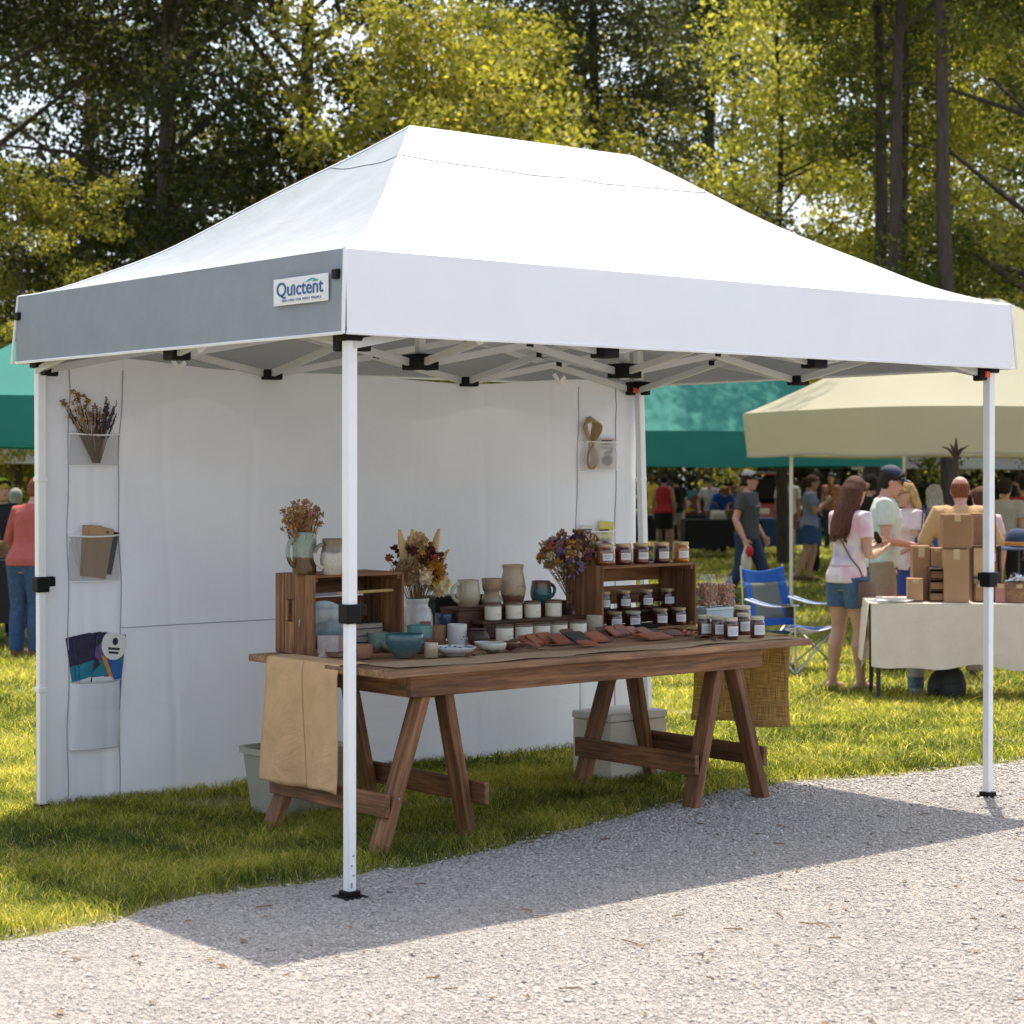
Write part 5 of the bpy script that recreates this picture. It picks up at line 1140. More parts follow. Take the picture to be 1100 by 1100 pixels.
# ------------------------------------------------------------------ stalls behind
TEALF = cloth('teal_canopy_fabric', (.03, .23, .19), trans=.33, wr=.04, wscale=1.2, var=.05)
BEIGEF = cloth('khaki_canopy_fabric', (.49, .47, .345), trans=.42, wr=.04, wscale=1.0, var=.04)
WHITEF = cloth('white_tarp_fabric', (.72, .72, .74), trans=.3, wr=.15, wscale=1.0)
PALE = M('pale_pole', (.62, .62, .58), rough=.4, var=.04)
def shelter(name, label, px, d, rz, w_, dp, zb, zt, zr, mat, legs=True, conc=1.25, ridge=.0, group=None, rnd_c=.0, pole=PALE, sag=.0, legs_at=None):
    o = thing(name, label, 'canopy', PD(px, d), R(rz), group); g = o.location.z
    zb -= g; zt -= g; zr -= g
    def outline(a):
        c, s_ = math.cos(a), math.sin(a); p = 7 if not rnd_c else rnd_c
        k = (abs(c)**p+abs(s_)**p)**(-1/p); return c*k, s_*k
    n = 96
    def rp(s, t):
        x, y = outline(2*math.pi*s); rx = ridge/w_*2
        ex = w_/2*((1-t)+rx*t) ; ey = dp/2*(1-t)
        return Vector((x*ex, y*ey, zt+(zr-zt)*t**conc+.01*math.sin(9*x+7*y)*math.sin(math.pi*t)))
    m = MB(); m.grid(rp, n, 16); m.build('roof', mat, o, ang=60)
    def vp(s, t):
        x, y = outline(2*math.pi*s); k = 1-.02*t
        return Vector((x*w_/2*k, y*dp/2*k, zt-(zt-zb)*t-sag*(1-abs(x*y))*t+.012*math.sin(40*s)*t))
    m = MB(); m.grid(lambda s, t: vp(s, 1-t), n, 6); v = m.build('valance', mat, o, ang=60)
    m = MB(); m.tube([vp(i/n, 1.0) for i in range(n+1)], .012, 5); m.build('hem', mat if name != 'beige_canopy' else M('pale_piping', (.75, .72, .6)), v)
    if legs:
        sp = [(sx*w_*.44, sy*dp*.44) for sx in (-1, 1) for sy in (-1, 1)]
        if legs_at:
            sp = []
            for qx, qd in legs_at:
                wv = Matrix.Rotation(-R(rz), 3, 'Z') @ (PD(qx, qd)-o.location); sp.append((wv.x, wv.y))
        for x, y in sp:
            m = MB(); m.bar((x, y, 0), (x, y, zt+.02), .03, .03, (1, 0, 0)); l_ = m.build('leg', pole, o, bevel=.004)
            m = MB(); m.box((x, y, .012), (.11, .11, .02)); m.build('foot', pole, l_)
        m = MB(); m.box((0, 0, zr-.03), (.08, .08, .06)); m.build('peak_cap', pole, o)
    return o
shelter('teal_canopy', 'teal green canopy standing behind the white canopy and left of the khaki one', 735, 28, 12, 5.6, 3.6, 1.60, 2.06, 3.15, TEALF, ridge=1.0, conc=1.0, legs_at=((560, 26.6), (958, 27.6), (600, 30), (948, 30.2)))
shelter('teal_canopy', 'teal green canopy at the left edge behind the grey back wall', 72, 21.5, 12, 3.3, 3.0, 1.80, 2.29, 3.2, TEALF, conc=1.05)
bc_ = shelter('khaki_canopy', 'large khaki beige canopy with rounded corners behind the right front leg', 1068, 22, 24, 5.0, 4.1, 1.70, 2.17, 3.42, BEIGEF, ridge=.1, conc=1.08, rnd_c=4.0, pole=PALE, legs_at=((850, 21.7), (971, 23.6), (1165, 20.2), (1255, 23.2)))
shelter('white_canopy', 'pale white canopy farther back at the right under the khaki one', 1075, 33, 5, 4.6, 3.0, 1.58, 1.80, 2.5, WHITEF)
shelter('white_canopy', 'low white canopy at the far left edge under the teal one', 40, 30, 10, 3.4, 3.0, 1.66, 1.92, 2.6, WHITEF)
# tables with goods
def market_table(name, label, loc_, rz, L_, D_, h_, mat, drop, leg=True):
    o = thing(name, label, 'table', loc_, rz)
    m = MB(); m.box((0, 0, h_-.02), (L_-.02, D_-.02, .03)); m.build('tabletop', DARKW, o)
    for sx in (-1, 1):
        for sy in (-1, 1):
            m = MB(); m.bar((sx*(L_/2-.06), sy*(D_/2-.06), 0), (sx*(L_/2-.06), sy*(D_/2-.06), h_-.03), .03, .03, (1, 0, 0)); m.build('leg', DARK, o)
    c_ = thing_cloth = MB()
    per = [(-L_/2, -D_/2), (L_/2, -D_/2), (L_/2, D_/2), (-L_/2, D_/2)]
    tot = 2*(L_+D_)
    def edge(s):
        d_ = s*tot
        for k, ln in enumerate((L_, D_, L_, D_)):
            if d_ <= ln+1e-6:
                p, q_ = Vector((*per[k], 0)), Vector((*per[(k+1) % 4], 0)); return p.lerp(q_, d_/ln), Vector(((0, -1), (1, 0), (0, 1), (-1, 0))[k]).to_3d()
            d_ -= ln
        return Vector((*per[0], 0)), Vector((0, -1, 0))
    def fn(s, t):
        p, nr = edge(min(s, .99999)); w1 = math.sin(s*tot*6)+.6*math.sin(s*tot*13+1)
        return p+nr*(.012+.03*t+.022*w1*t)+Vector((0, 0, h_-.002-drop*t*(1+.05*math.sin(s*9)+.04*w1)))
    c_.grid(lambda s, t: fn(s, 1-t), 160, 8)
    c_.grid(lambda s, t: Vector(((s-.5)*(L_+.024), (t-.5)*(D_+.024), h_-.001+.002*math.sin(s*30)*math.sin(t*20))), 20, 8)
    return o, c_
LINEN = cloth('linen_tablecloth', (.75, .66, .55), trans=.12, wr=.3, wscale=4.0, weave=200)
BT = PG(1030, 738)
TA = 14*math.pi/180
o, cm = market_table('folding_table', 'folding table with black legs under the linen cloth behind the right leg', Vector((3.62, 15.05, ground(15))), -.10, 1.9, .8, .735, LINEN, .0)
TBL = o.location.copy(); TBR = -.10
def bt(px, dy, z=0):
    """a point on the linen table at photo column px, dy behind the front edge"""
    dd = 15.05-.40+dy-(at(px, 506, 14.7).x-TBL.x)*.10
    return Vector(((px-550)/F*dd, dd, TBL.z+.735+z))
_, cm = o, None
# its cloth (a thing of its own)
_o, cm = market_table('folding_table', 'tmp', TBL, TBR, 1.9, .8, .735, LINEN, .45)
for ch in list(_o.children): bpy.data.objects.remove(ch)
bpy.data.objects.remove(_o)
tc_ = thing('tablecloth', 'pale linen tablecloth draped over the folding table with cardboard boxes', 'tablecloth', TBL, TBR); cm.build('cloth', LINEN, tc_, ang=80)
CARD = M('brown_cardboard', (.30, .155, .075), rough=.8, var=.12, scale=6); CARD2 = M('light_cardboard', (.38, .215, .11), rough=.8, var=.08, scale=6); CARDD = wood('crate_slat', (.2, .09, .04), (.38, .2, .1))
def cbox(label, px0, px1, py0, py1, dy, mat, dep=.16, rz=-.1, base=None):
    """cardboard box between photo columns and rows, dy behind the front edge of the linen table"""
    a, b_ = bt(px0, dy), bt(px1, dy); s_ = F/a.y; w_ = b_.x-a.x
    z0 = H-(py1-HOR)/s_ if base is None else base; z1 = H-(py0-HOR)/s_
    z0 = max(z0, TBL.z+.737)
    o = thing('cardboard_box', label, 'box', Vector(((a.x+b_.x)/2, a.y+dep/2, z0)), rz); h_ = z1-z0
    m = MB(); m.box((0, 0, h_/2-.002), (w_, dep, h_-.006)); m.build('body', mat, o, bevel=.003)
    for k in (-1, 1):
        m = MB(); m.box((0, k*dep*.25, h_-.002), (w_+.004, dep*.49, .004)); m.xf(Matrix.Rotation(R(1.5*k), 4, 'X')); m.build('flap', mat, o)
    m = MB(); m.box((0, -dep/2-.0008, h_*.9), (.045, .001, h_*.2)); m.build('tape', M('packing_tape', (.5, .36, .2), rough=.25), o)
    return o
zt_ = TBL.z+.737
b1 = cbox('low light cardboard box at the left end of the box pile on the linen table', 977, 993, 622, 645, .10, CARD2)
b2 = cbox('cardboard box standing behind the low one at the left of the pile', 982, 1001, 587, 645, .30, CARD, .2)
b3 = cbox('small cardboard box on top of the wooden drawers in the pile', 1002, 1015, 589, 609, .26, CARD2, .14)
b4 = cbox('tall upright cardboard box in front of the pile on the linen table', 1016, 1043, 590, 648, .08, CARD2, .2)
b5 = cbox('wide cardboard box balanced on the tall upright box', 1015, 1046, 553, 589, .10, CARD, .2)
b6 = cbox('cardboard box high behind the front leg at the right of the pile', 1048, 1072, 552, 589, .38, CARD, .2)
b7 = cbox('small cardboard box low behind the front leg on the linen table', 1049, 1060, 627, 646, .12, CARD, .12)
b8 = cbox('dull pink cardboard box right of the front leg', 1071, 1082, 628, 648, .08, M('pink_card', (.38, .18, .15), rough=.8), .16)
b9 = cbox('flat brown carton at the right end of the linen table', 1083, 1112, 628, 649, .06, CARDD, .25)
o = thing('drawer_rack', 'wooden rack of three drawers in the middle of the cardboard pile', 'rack', Vector((bt(1007, .24).x, bt(1007, .24).y, zt_)), -.1)
hh = (645-609)/146
m = MB(); 
for z in (.005, hh*.34, hh*.67, hh-.004): m.box((0, 0, z), (.13, .2, .008))
m.box((-.065, 0, hh/2), (.008, .2, hh)); m.box((.065, 0, hh/2), (.008, .2, hh)); m.box((0, .098, hh/2), (.13, .006, hh)); m.build('carcass', DARKW, o)
for k in range(3): m = MB(); m.box((0, -.07, hh*(.15+.33*k)), (.118, .06, hh*.2)); m.build('drawer', CARDD, o, bevel=.002)
o = thing('shelf_rack', 'dark open shelf rack half hidden behind the right front leg', 'rack', Vector((bt(1058, .34).x, bt(1058, .34).y, zt_)), -.1)
hh = (648-588)/146
m = MB()
for z in (.006, hh*.42, hh-.006): m.box((0, 0, z), (.2, .2, .012))
m.box((-.1, 0, hh/2), (.012, .2, hh)); m.box((.1, 0, hh/2), (.012, .2, hh)); m.build('frame', DARKW, o)
for k, (x, z, w_, c_) in enumerate(((-.03, .012, .08, 'CARD'), (.05, hh*.45, .07, 'CARD2'))):
    ob = thing('cardboard_box', ['small carton on the bottom board of the dark shelf rack', 'small carton on the middle board of the dark shelf rack'][k], 'box', o.location+Vector((x, 0, z+.002)), -.1); m = MB(); m.box((0, 0, .05), (w_, .12, .1)); m.build('body', [CARD, CARD2][k], ob, bevel=.002); m = MB(); m.box((0, 0, .1015), (w_*.98, .118, .003)); m.build('flap', [CARD, CARD2][k], ob)
for k, (px, z, rz, lab) in enumerate(((952, .004, .2, 'grey magazine at the bottom of the pile at the left end of the linen table'), (956, .012, -.1, 'pale magazine in the pile at the left end of the linen table'), (959, .02, .35, 'dark edged magazine on top of the pile on the linen table'))):
    o = thing('magazine', lab, 'magazine', Vector((bt(px, .14).x, bt(px, .14).y, zt_+z-.003)), rz); m = MB(); m.box((0, 0, .003), (.20, .27, .005)); m.build('pages', PAPERW, o); m = MB(); m.box((0, 0, .0062), (.202, .272, .0012)); m.build('cover', [M('magazine_grey', (.2, .2, .2), rough=.4), PAPERW, M('magazine_dark', (.12, .11, .11), rough=.4)][k], o)
o = thing('paper_heap', 'heap of white shredded paper in the carton at the right end of the linen table', 'packing paper', b9.location+Vector((.03, 0, .145)), 0); m = MB(); r = random.Random(3)
for k in range(26):
    p = Vector((r.uniform(-.08, .08), r.uniform(-.06, .06), r.uniform(0, .02))); m.tube([p, p+Vector((r.uniform(-.05, .05), r.uniform(-.04, .04), r.uniform(.01, .05))), p+Vector((r.uniform(-.07, .07), r.uniform(-.05, .05), 0))], .008, 4, flat=.2)
m.build('strips', PAPERW, o)
o = thing('sun_hat', 'navy blue sun hat with an orange band on the pile at the right edge', 'hat', Vector((bt(1094, .30).x, bt(1094, .30).y, TBL.z+1.12)), 0)
m = MB(); m.lathe([(.001, .155), (.05, .15), (.085, .115), (.098, .06), (.10, .035)][::-1], n=24, cap0=False); m.lathe([(.10, .03), (.13, .012), (.155, .0)][::-1], n=24, cap0=False); m.build('crown', M('navy_felt', (.02, .035, .08), rough=.9), o, solid=.004); m = MB(); m.lathe([(.103, .03), (.104, .055), (.1015, .06)], n=24, cap0=False); m.build('band', M('orange_band', (.5, .2, .03), rough=.8), o)
o = thing('hat_stand', 'dark curled metal stand holding the navy hat', 'stand', Vector((bt(1094, .30).x, bt(1094, .30).y, zt_)), 0); hz = TBL.z+1.14-zt_
m = MB(); m.tube([(0, 0, 0), (0, 0, hz)], .008, 8); m.build('post', DARK, o); m = MB(); m.lathe([(.09, 0), (.09, .01), (.02, .018)], n=20, cap1=True); m.build('base', DARK, o)
m = MB(); m.tube([Vector((-.03+.05*math.cos(t)*(1-t/9), 0, hz*.4+.06*math.sin(t)*(1-t/9))) for t in [i*.35 for i in range(20)]], .006, 6); m.build('curl', DARK, o)
m = MB(); m.tube([(0, 0, hz), (0, 0, hz+.1)], .012, 8); m.build('hook', DARK, o)
o = thing('backpack', 'black backpack lying on the grass under the linen table', 'backpack', PG(1017, 752), .2); m = MB(); m.rings([(0, 0, 0, .13, .09), (0, 0, .05, .155, .11), (0, 0, .15, .15, .11), (.01, 0, .22, .11, .09), (.02, 0, .255, .05, .05)], 20)
BAGM = M('black_nylon', (.013, .013, .015), rough=.6, bump=.4, bscale=25); m.build('body', BAGM, o, sub=1); m = MB(); m.tube([(-.1, -.1, .2), (-.14, -.14, .1), (-.08, -.13, .02)], .014, 6, flat=.4); m.build('strap', BAGM, o); m = MB(); m.rings([(.0, -.1, .03, .09, .03), (0, -.105, .08, .1, .035), (0, -.1, .13, .085, .03)], 14); m.build('pocket', BAGM, o)
o = thing('paint_pail', 'white and blue printed pail on the grass under the linen table', 'pail', PG(984, 746), .1); m = MB(); m.lathe([(.055, 0), (.058, .01), (.068, .19), (.072, .192), (.072, .205), (.066, .205), (.054, .02), (.001, .02)], n=24); m.build('body', M('white_tin', (.55, .57, .6), rough=.4), o); m = MB(); m.lathe([(.0615, .05), (.0665, .14)], n=24, cap0=False); m.build('printed_band', M('blue_band', (.14, .22, .33), rough=.4, var=.6, scale=30), o); m = MB(); m.tube([Vector((.07*math.cos(t), -.02-.05*math.sin(t)*.3, .19-.05*math.sin(t))) for t in [i*math.pi/10 for i in range(11)]], .003, 5); m.build('handle', STEEL, o)
o = thing('post_ornament', 'dark brown carved wooden post with a branching crown behind the boxes', 'post', PD(1027, 17.6), .3); s_ = F/17.6; zt2 = H+(506.5-470)/s_-o.location.z
m = MB(); m.tube([(0, 0, 0), (0, 0, zt2-.16)], [.03, .024], 10); m.build('post', M('black_brown_wood', (.035, .02, .012), rough=.8), o)
m = MB()
for k in range(5): a = k*1.2566; m.tube([(0, 0, zt2-.17), (.06*math.cos(a), .06*math.sin(a), zt2-.1), (.12*math.cos(a), .12*math.sin(a), zt2-.07+.03*math.sin(k*3))], [.02, .014, .005], 6)
m.tube([(0, 0, zt2-.17), (0, 0, zt2)], [.03, .005], 8); m.build('crown', M('black_brown_wood', (.035, .02, .012), rough=.8), o)
# camp chair
CH = thing('camp_chair', 'blue folding camp chair with grey mesh back and white arm rests on the lawn', 'chair', PG(848, 722), R(42))
CBL = cloth('blue_nylon', (.015, .095, .36), trans=.15, wr=.3, wscale=6, rough=.5); CWH = cloth('white_nylon', (.66, .68, .74), trans=.2, wr=.2, wscale=6); CMESH = cloth('grey_chair_mesh', (.2, .225, .21), trans=.4, wr=.1)
def cpt(s, t):  # back: s across, t up
    x = (s-.5)*(.54+.0*t); y = .17+.13*t+.05*math.sin(math.pi*s)*(1-.5*t)
    z = .38+.50*t-.035*math.sin(math.pi*s)*t**3; return Vector((x, y, z))
def band(name, f, s0, s1, t0, t1, mat, off=0.0):
    m = MB(); m.grid(lambda s, t: f(s0+(s1-s0)*s, t0+(t1-t0)*t)+Vector((0, off, 0)), 10, 10); return m.build(name, mat, CH, solid=.004)
band('back_mesh', cpt, .17, .83, .12, .76, CMESH); band('back_border', cpt, 0, 1, .76, 1, CBL); band('back_border', cpt, 0, .17, 0, .76, CBL); band('back_border', cpt, .83, 1, 0, .76, CBL); band('back_border', cpt, .17, .83, 0, .12, CBL)
def spt(s, t):
    x = (s-.5)*.54; y = .17-.50*t; z = .38-.05*math.sin(math.pi*s)-.03*math.sin(math.pi*t)+.04*t; return Vector((x, y, z))
band('seat', spt, 0, 1, 0, .7, CBL); band('seat_edge', spt, 0, 1, .7, 1, CWH)
for sx in (-1, 1):
    m = MB(); m.grid(lambda s, t: Vector((sx*(.28+.045*(s-.5)*2), .22-.52*t, .62-.03*math.sin(math.pi*t)+.0*s-.03*t)), 4, 12); m.build('armrest', CWH, CH, solid=.01)
    m = MB(); m.grid(lambda s, t: Vector((sx*(.28+.018*(s-.5)*2), .22-.52*t, .627-.03*math.sin(math.pi*t)-.03*t)), 2, 12); m.build('armrest_stripe', CBL, CH, solid=.003)
    m = MB(); m.tube([(sx*.28, -.31, .0), (sx*.28, -.29, .60)], .009, 8); m.build('front_post', STEEL, CH)
    m = MB(); m.tube([(sx*.28, .22, .0), (sx*.27, .31, .90)], .009, 8); m.build('back_post', STEEL, CH)
    m = MB(); m.tube([(sx*.28, -.31, .02), (sx*.27, .22, .40)], .009, 8); m.build('side_brace', STEEL, CH)
    m = MB(); m.tube([(sx*.28, .22, .02), (sx*.27, -.31, .40)], .009, 8); m.build('side_brace', STEEL, CH)
    for y in (-.31, .22): m = MB(); m.box((sx*.28, y, .012), (.045, .045, .024)); m.build('foot', BLACKP, CH, bevel=.005)
for y in (-.31, .22):
    for k in (-1, 1): m = MB(); m.tube([(k*.28, y, .03), (-k*.27, y+.02, .40)], .009, 8); m.build('cross_brace', STEEL, CH)
m = MB(); m.lathe([(.036, 0), (.04, .09), (.044, .1)], c=(-.28, -.24, .49), n=16); m.build('cup_holder', BAGM, CH); m = MB(); m.box((-.28, -.24, .592), (.12, .11, .008)); m.build('cup_collar', BLACKP, CH, bevel=.003)
# far goods, vehicles
DKC = cloth('dark_tablecloth', (.018, .018, .022), wr=.2); GRC = cloth('dark_green_tablecloth', (.02, .035, .025), wr=.2); BLC = cloth('blue_tablecloth', (.03, .08, .2), wr=.2)
def stall(label, px, d, rz, L_, mat, h_=.75):
    o, cm = market_table('market_table', label, PD(px, d), R(rz), L_, .8, h_, mat, h_*.72); cm.build('cloth', mat, o, ang=80); return o
FOLD = [M('folded_'+n, c, rough=.9) for n, c in (('yellow', (.55, .45, .05)), ('brown', (.2, .06, .05)), ('white', (.6, .58, .54)), ('teal', (.06, .2, .22)), ('plum', (.16, .04, .06)), ('orange', (.5, .2, .04)))]
def pile(label, loc_, rz, cols, w_, d_, t):
    for k, c_ in enumerate(cols):
        nm = ['bottom', 'second', 'third', 'fourth', 'fifth', 'sixth', 'top'][k] if k < len(cols)-1 else 'top'
        o = thing('folded_cloth', label % nm, 'folded cloth', loc_+Vector((0, 0, t*k)), rz+.1*math.sin(k*3)); m = MB()
        m.tube([(-w_/2, 0, t/2), (w_/2, 0, t/2)], t/2, 10, flat=d_/t); m.xf(Matrix.Identity(4)); m.build('fold', FOLD[c_], o)
m_ = stall('dark clothed market table with folded textiles far behind the jam crate', 742, 44, 5, 2.4, DKC)
p = PD(741, 43.8); pile('folded cloth on the far dark table, %s of its stack', p+Vector((0, 0, .76)), .1, (4, 0, 1, 2, 1, 3), .32, .3, .07)
p = PD(752, 43.8); 
stall('dark green market table left of the woman in the red top', 700, 45, -4, 1.6, GRC)
stall('dark blue market table in front of the stooping person', 775, 40, 3, 1.5, DKC)
stall('dark clothed market table at the far left edge behind the back wall', -14, 19.6, 8, 1.2, DKC, .85)
stall('blue clothed market table beyond the camp chair', 846, 41, 0, 1.2, BLC)
for k, (px, d, z, c_, lab) in enumerate(((735, 44.1, .76, 5, 'orange folded cloth lying alone on the far dark table'), (700, 45, .76, 0, 'yellow folded cloth on the far dark green table'), (772, 40, .76, 2, 'white folded cloth on the far dark blue table'), (846, 41, .76, 3, 'teal folded cloth on the far blue table'))):
    pile(lab.replace('%', ''), PD(px, d)+Vector((0, 0, z)), 0, (), .3, .3, .06)
    o = thing('folded_cloth', lab, 'folded cloth', PD(px, d)+Vector((0, 0, z)), .2*k); m = MB(); m.tube([(-.17, 0, .04), (.17, 0, .04)], .04, 10, flat=3); m.build('fold', FOLD[c_], o)
REDP = M('red_car_paint', (.36, .02, .015), rough=.3, coat=1, var=.05); WHP = M('white_car_paint', (.6, .6, .6), rough=.3, coat=1, var=.03); GLS = M('dark_car_glass', (.02, .025, .03), rough=.08, coat=1); RUB = M('tyre_rubber', (.02, .02, .02), rough=.85); TAIL = M('red_lamp_glass', (.45, .02, .01), rough=.2, coat=1); CHR = M('bright_metal', (.6, .6, .6), rough=.2, metal=1)
def car(label, px, d, rz, paint, hatch, dark_in=True):
    """estate car seen from the rear; rear faces -y"""
    o = thing('parked_car', label, 'car', PD(px, d), R(rz)); W_ = .9; m = MB()
    prof = [(0, .35), (0.02, .95), (.12, 1.02), (.35, 1.62), (2.4, 1.66), (3.1, 1.12), (4.3, 1.0), (4.5, .7), (4.5, .35)]
    def sec(y, zl): return y
    n = len(prof); vs = []
    for sx, k in ((-1, 1), (-1, .86), (1, .86), (1, 1)):
        pass
    rows = []
    for (y, z) in prof:
        w_ = W_ if z < 1.1 else W_*.80; rows.append([(-w_, y, z), (w_, y, z)])
    vs = [v for r_ in rows for v in r_]; fs = [(2*i, 2*i+1, 2*i+3, 2*i+2) for i in range(n-1) if not (hatch and i in (1, 2))]
    if hatch: fs = [f for f in fs if f[0] not in (2, 4)]
    fs.append((2*n-2, 2*n-1, 1, 0)); fs += [tuple(2*i for i in range(n)), tuple(2*i+1 for i in range(n))[::-1]]
    m.add(vs, fs); m.build('body', paint, o, smooth=False, bevel=.03)
    if hatch:
        m = MB(); m.box((0, -.35, 1.78), (W_*1.55, 1.0, .06), Matrix.Rotation(R(-12), 3, 'X')); hb = m.build('hatch', paint, o, bevel=.02); m = MB(); m.box((0, -.30, 1.74), (W_*1.3, .55, .03), Matrix.Rotation(R(-12), 3, 'X')); m.build('rear_window', GLS, hb)
        m = MB(); m.box((0, .6, 1.3), (W_*1.5, .9, .5)); m.build('boot_interior', M('dark_boot', (.012, .012, .013), rough=.9), o)
    else:
        m = MB(); m.add([(-W_*.7, .14-.02, 1.08), (W_*.7, .14-.02, 1.08), (W_*.64, .31-.02, 1.55), (-W_*.64, .31-.02, 1.55)], [(0, 1, 2, 3)]); m.build('rear_window', GLS, o, solid=.02)
    for sx in (-1, 1):
        m = MB(); m.add([(sx*(W_*.83+.01), .5, 1.15), (sx*(W_*.83+.01), 2.7, 1.15), (sx*(W_*.79+.012), 2.3, 1.58), (sx*(W_*.79+.012), .6, 1.58)], [(0, 1, 2, 3)]); m.build('side_window', GLS, o, solid=.02)
        m = MB(); m.box((sx*W_*.86, -.0, .86), (.2, .06, .24)); m.build('tail_lamp', TAIL, o, bevel=.02)
        for y in (.8, 3.6):
            m = MB(); m.tube([(sx*(W_-.22), y, .33), (sx*(W_+.01), y, .33)], .33, 22); wl = m.build('wheel', RUB, o, bevel=.03); m = MB(); m.tube([(sx*(W_-.1), y, .33), (sx*(W_+.02), y, .33)], .2, 16); m.build('rim', CHR, wl)
    m = MB(); m.box((0, -.05, .48), (W_*1.98, .16, .2)); m.build('bumper', M('grey_bumper', (.1, .1, .1), rough=.6), o, bevel=.03); m = MB(); m.box((0, -.02, .78), (.5, .02, .12)); m.build('number_plate', PAPERW, o)
    return o
car('red estate car with its rear hatch raised behind the man in the grey shirt', 815, 47, -8, REDP, True)
car('white parked car far behind the stooping person', 775, 62, 20, WHP, False)
car('dark red parked car far behind the dark trunk', 730, 66, -30, M('maroon_car_paint', (.12, .02, .02), rough=.3, coat=1), False)
car('white parked van like car far behind between the cap wearing people', 905, 60, 12, WHP, False)
WICK = wood('basket_wicker', (.14, .07, .03), (.4, .25, .12), fine=.5)
for k, (px, d_, lab) in enumerate(((722, 44.3, 'wicker basket at the left end of the far dark table'), (765, 40.2, 'wicker basket on the far dark blue table, left of the stooping person'), (786, 40.1, 'wicker basket at the right end of the far dark blue table'), (838, 41.1, 'wicker basket on the far blue table beyond the camp chair'), (693, 45.1, 'wicker basket on the far dark green table'), (-6, 19.5, 'wicker basket on the dark table at the left edge'))):
    o = thing('basket', lab, 'basket', PD(px, d_)+Vector((0, 0, .76 if px > 0 else .86)), .3*k); m = MB(); m.lathe([(.11, 0), (.15, .08), (.16, .16), (.15, .17), (.13, .08), (.001, .02)], n=18); m.build('bowl', WICK, o); m = MB(); m.tube([Vector((.15*math.cos(t), 0, .16+.16*math.sin(t))) for t in [i*math.pi/10 for i in range(11)]], .01, 5); m.build('handle', WICK, o)
o = thing('cool_box', 'black upright box on the grass beside the woman in denim shorts', 'box', PG(873, 614), .1); m = MB(); m.box((0, 0, .21), (.2, .2, .42)); m.build('body', BLACKP, o, bevel=.015); m = MB(); m.box((0, 0, .435), (.21, .21, .03)); m.build('lid', BLACKP, o, bevel=.008)
# ------------------------------------------------------------------ people
def skinm(n, c): return M('skin_'+n, c, rough=.5, var=.08, scale=12, sss=.15)
SK = {'fair': skinm('fair', (.50, .30, .22)), 'tan': skinm('tan', (.42, .24, .155)), 'red': skinm('ruddy', (.48, .25, .18)), 'dark': skinm('brown', (.25, .13, .08))}
def hairm(n, c): return M('hair_'+n, c, rough=.6, var=.45, scale=10, spec=.15, bump=.6, bscale=30, stretch=(9, 9, 1.0))
HR = {'brown': hairm('brown', (.075, .03, .016)), 'dark': hairm('dark', (.02, .014, .012)), 'blonde': hairm('blonde', (.42, .27, .11)), 'grey': hairm('grey', (.3, .28, .26)), 'auburn': hairm('auburn', (.16, .05, .022)), 'white': hairm('white', (.55, .53, .5))}
EYEM = M('eye_dark', (.03, .022, .02), rough=.2); LIPM = M('lip', (.3, .1, .085), rough=.5); SHADE = M('dark_lens', (.01, .01, .012), rough=.1, coat=1)
def fab(n, c, var=.06): return cloth('garment_'+n, c, trans=.0, wr=.45, wscale=9, var=var, rough=.85)
def remesh(mb, name, mat, parent, voxel=.011, smooth=3):
    me = mb.mesh('tmp'); t = bpy.data.objects.new('tmp', me); COL.objects.link(t)
    md = t.modifiers.new('r', 'REMESH'); md.mode = 'VOXEL'; md.voxel_size = voxel; md.use_smooth_shade = True
    if smooth: s_ = t.modifiers.new('s', 'SMOOTH'); s_.iterations = smooth; s_.factor = .5
    dg = bpy.context.evaluated_depsgraph_get(); m2 = bpy.data.meshes.new_from_object(t.evaluated_get(dg))
    bpy.data.objects.remove(t); bpy.data.meshes.remove(me); m2.name = name
    m2.materials.clear(); m2.materials.append(mat); m2.shade_smooth()
    o = bpy.data.objects.new(name, m2); COL.objects.link(o); o.parent = parent; return o
def hand(mb, w_, d, nrm, side, curl=.5):
    """palm, four fingers and a thumb; d points along the hand, nrm out of the palm"""
    d = d.normalized(); nrm = (nrm-d*nrm.dot(d)).normalized(); ac = d.cross(nrm)*side
    mb.tube([w_-d*.015, w_+d*.02, w_+d*.06, w_+d*.088], [.024, .032, .038, .034], 10, flat=.42, rounded=True, up=nrm)
    for k, (x, L_) in enumerate(((-.027, .068), (-.009, .078), (.009, .073), (.026, .058))):
        b = w_+d*.082+ac*x; a1 = R(25+45*curl); a2 = R(45+85*curl)
        p1 = b+(d*math.cos(a1*.5)+nrm*math.sin(a1*.5))*L_*.45; p2 = p1+(d*math.cos(a1)+nrm*math.sin(a1))*L_*.32; p3 = p2+(d*math.cos(a2)+nrm*math.sin(a2))*L_*.26
        mb.tube([b-d*.02, p1, p2, p3], [.0095, .009, .0082, .007], 7, rounded=True)
    b = w_+d*.028-ac*.026; p1 = b-ac*.028+d*.026+nrm*.012; p2 = p1+d*.028-ac*.004+nrm*.012
    mb.tube([b+ac*.01, b, p1, p2], [.012, .0125, .0105, .008], 7, rounded=True)
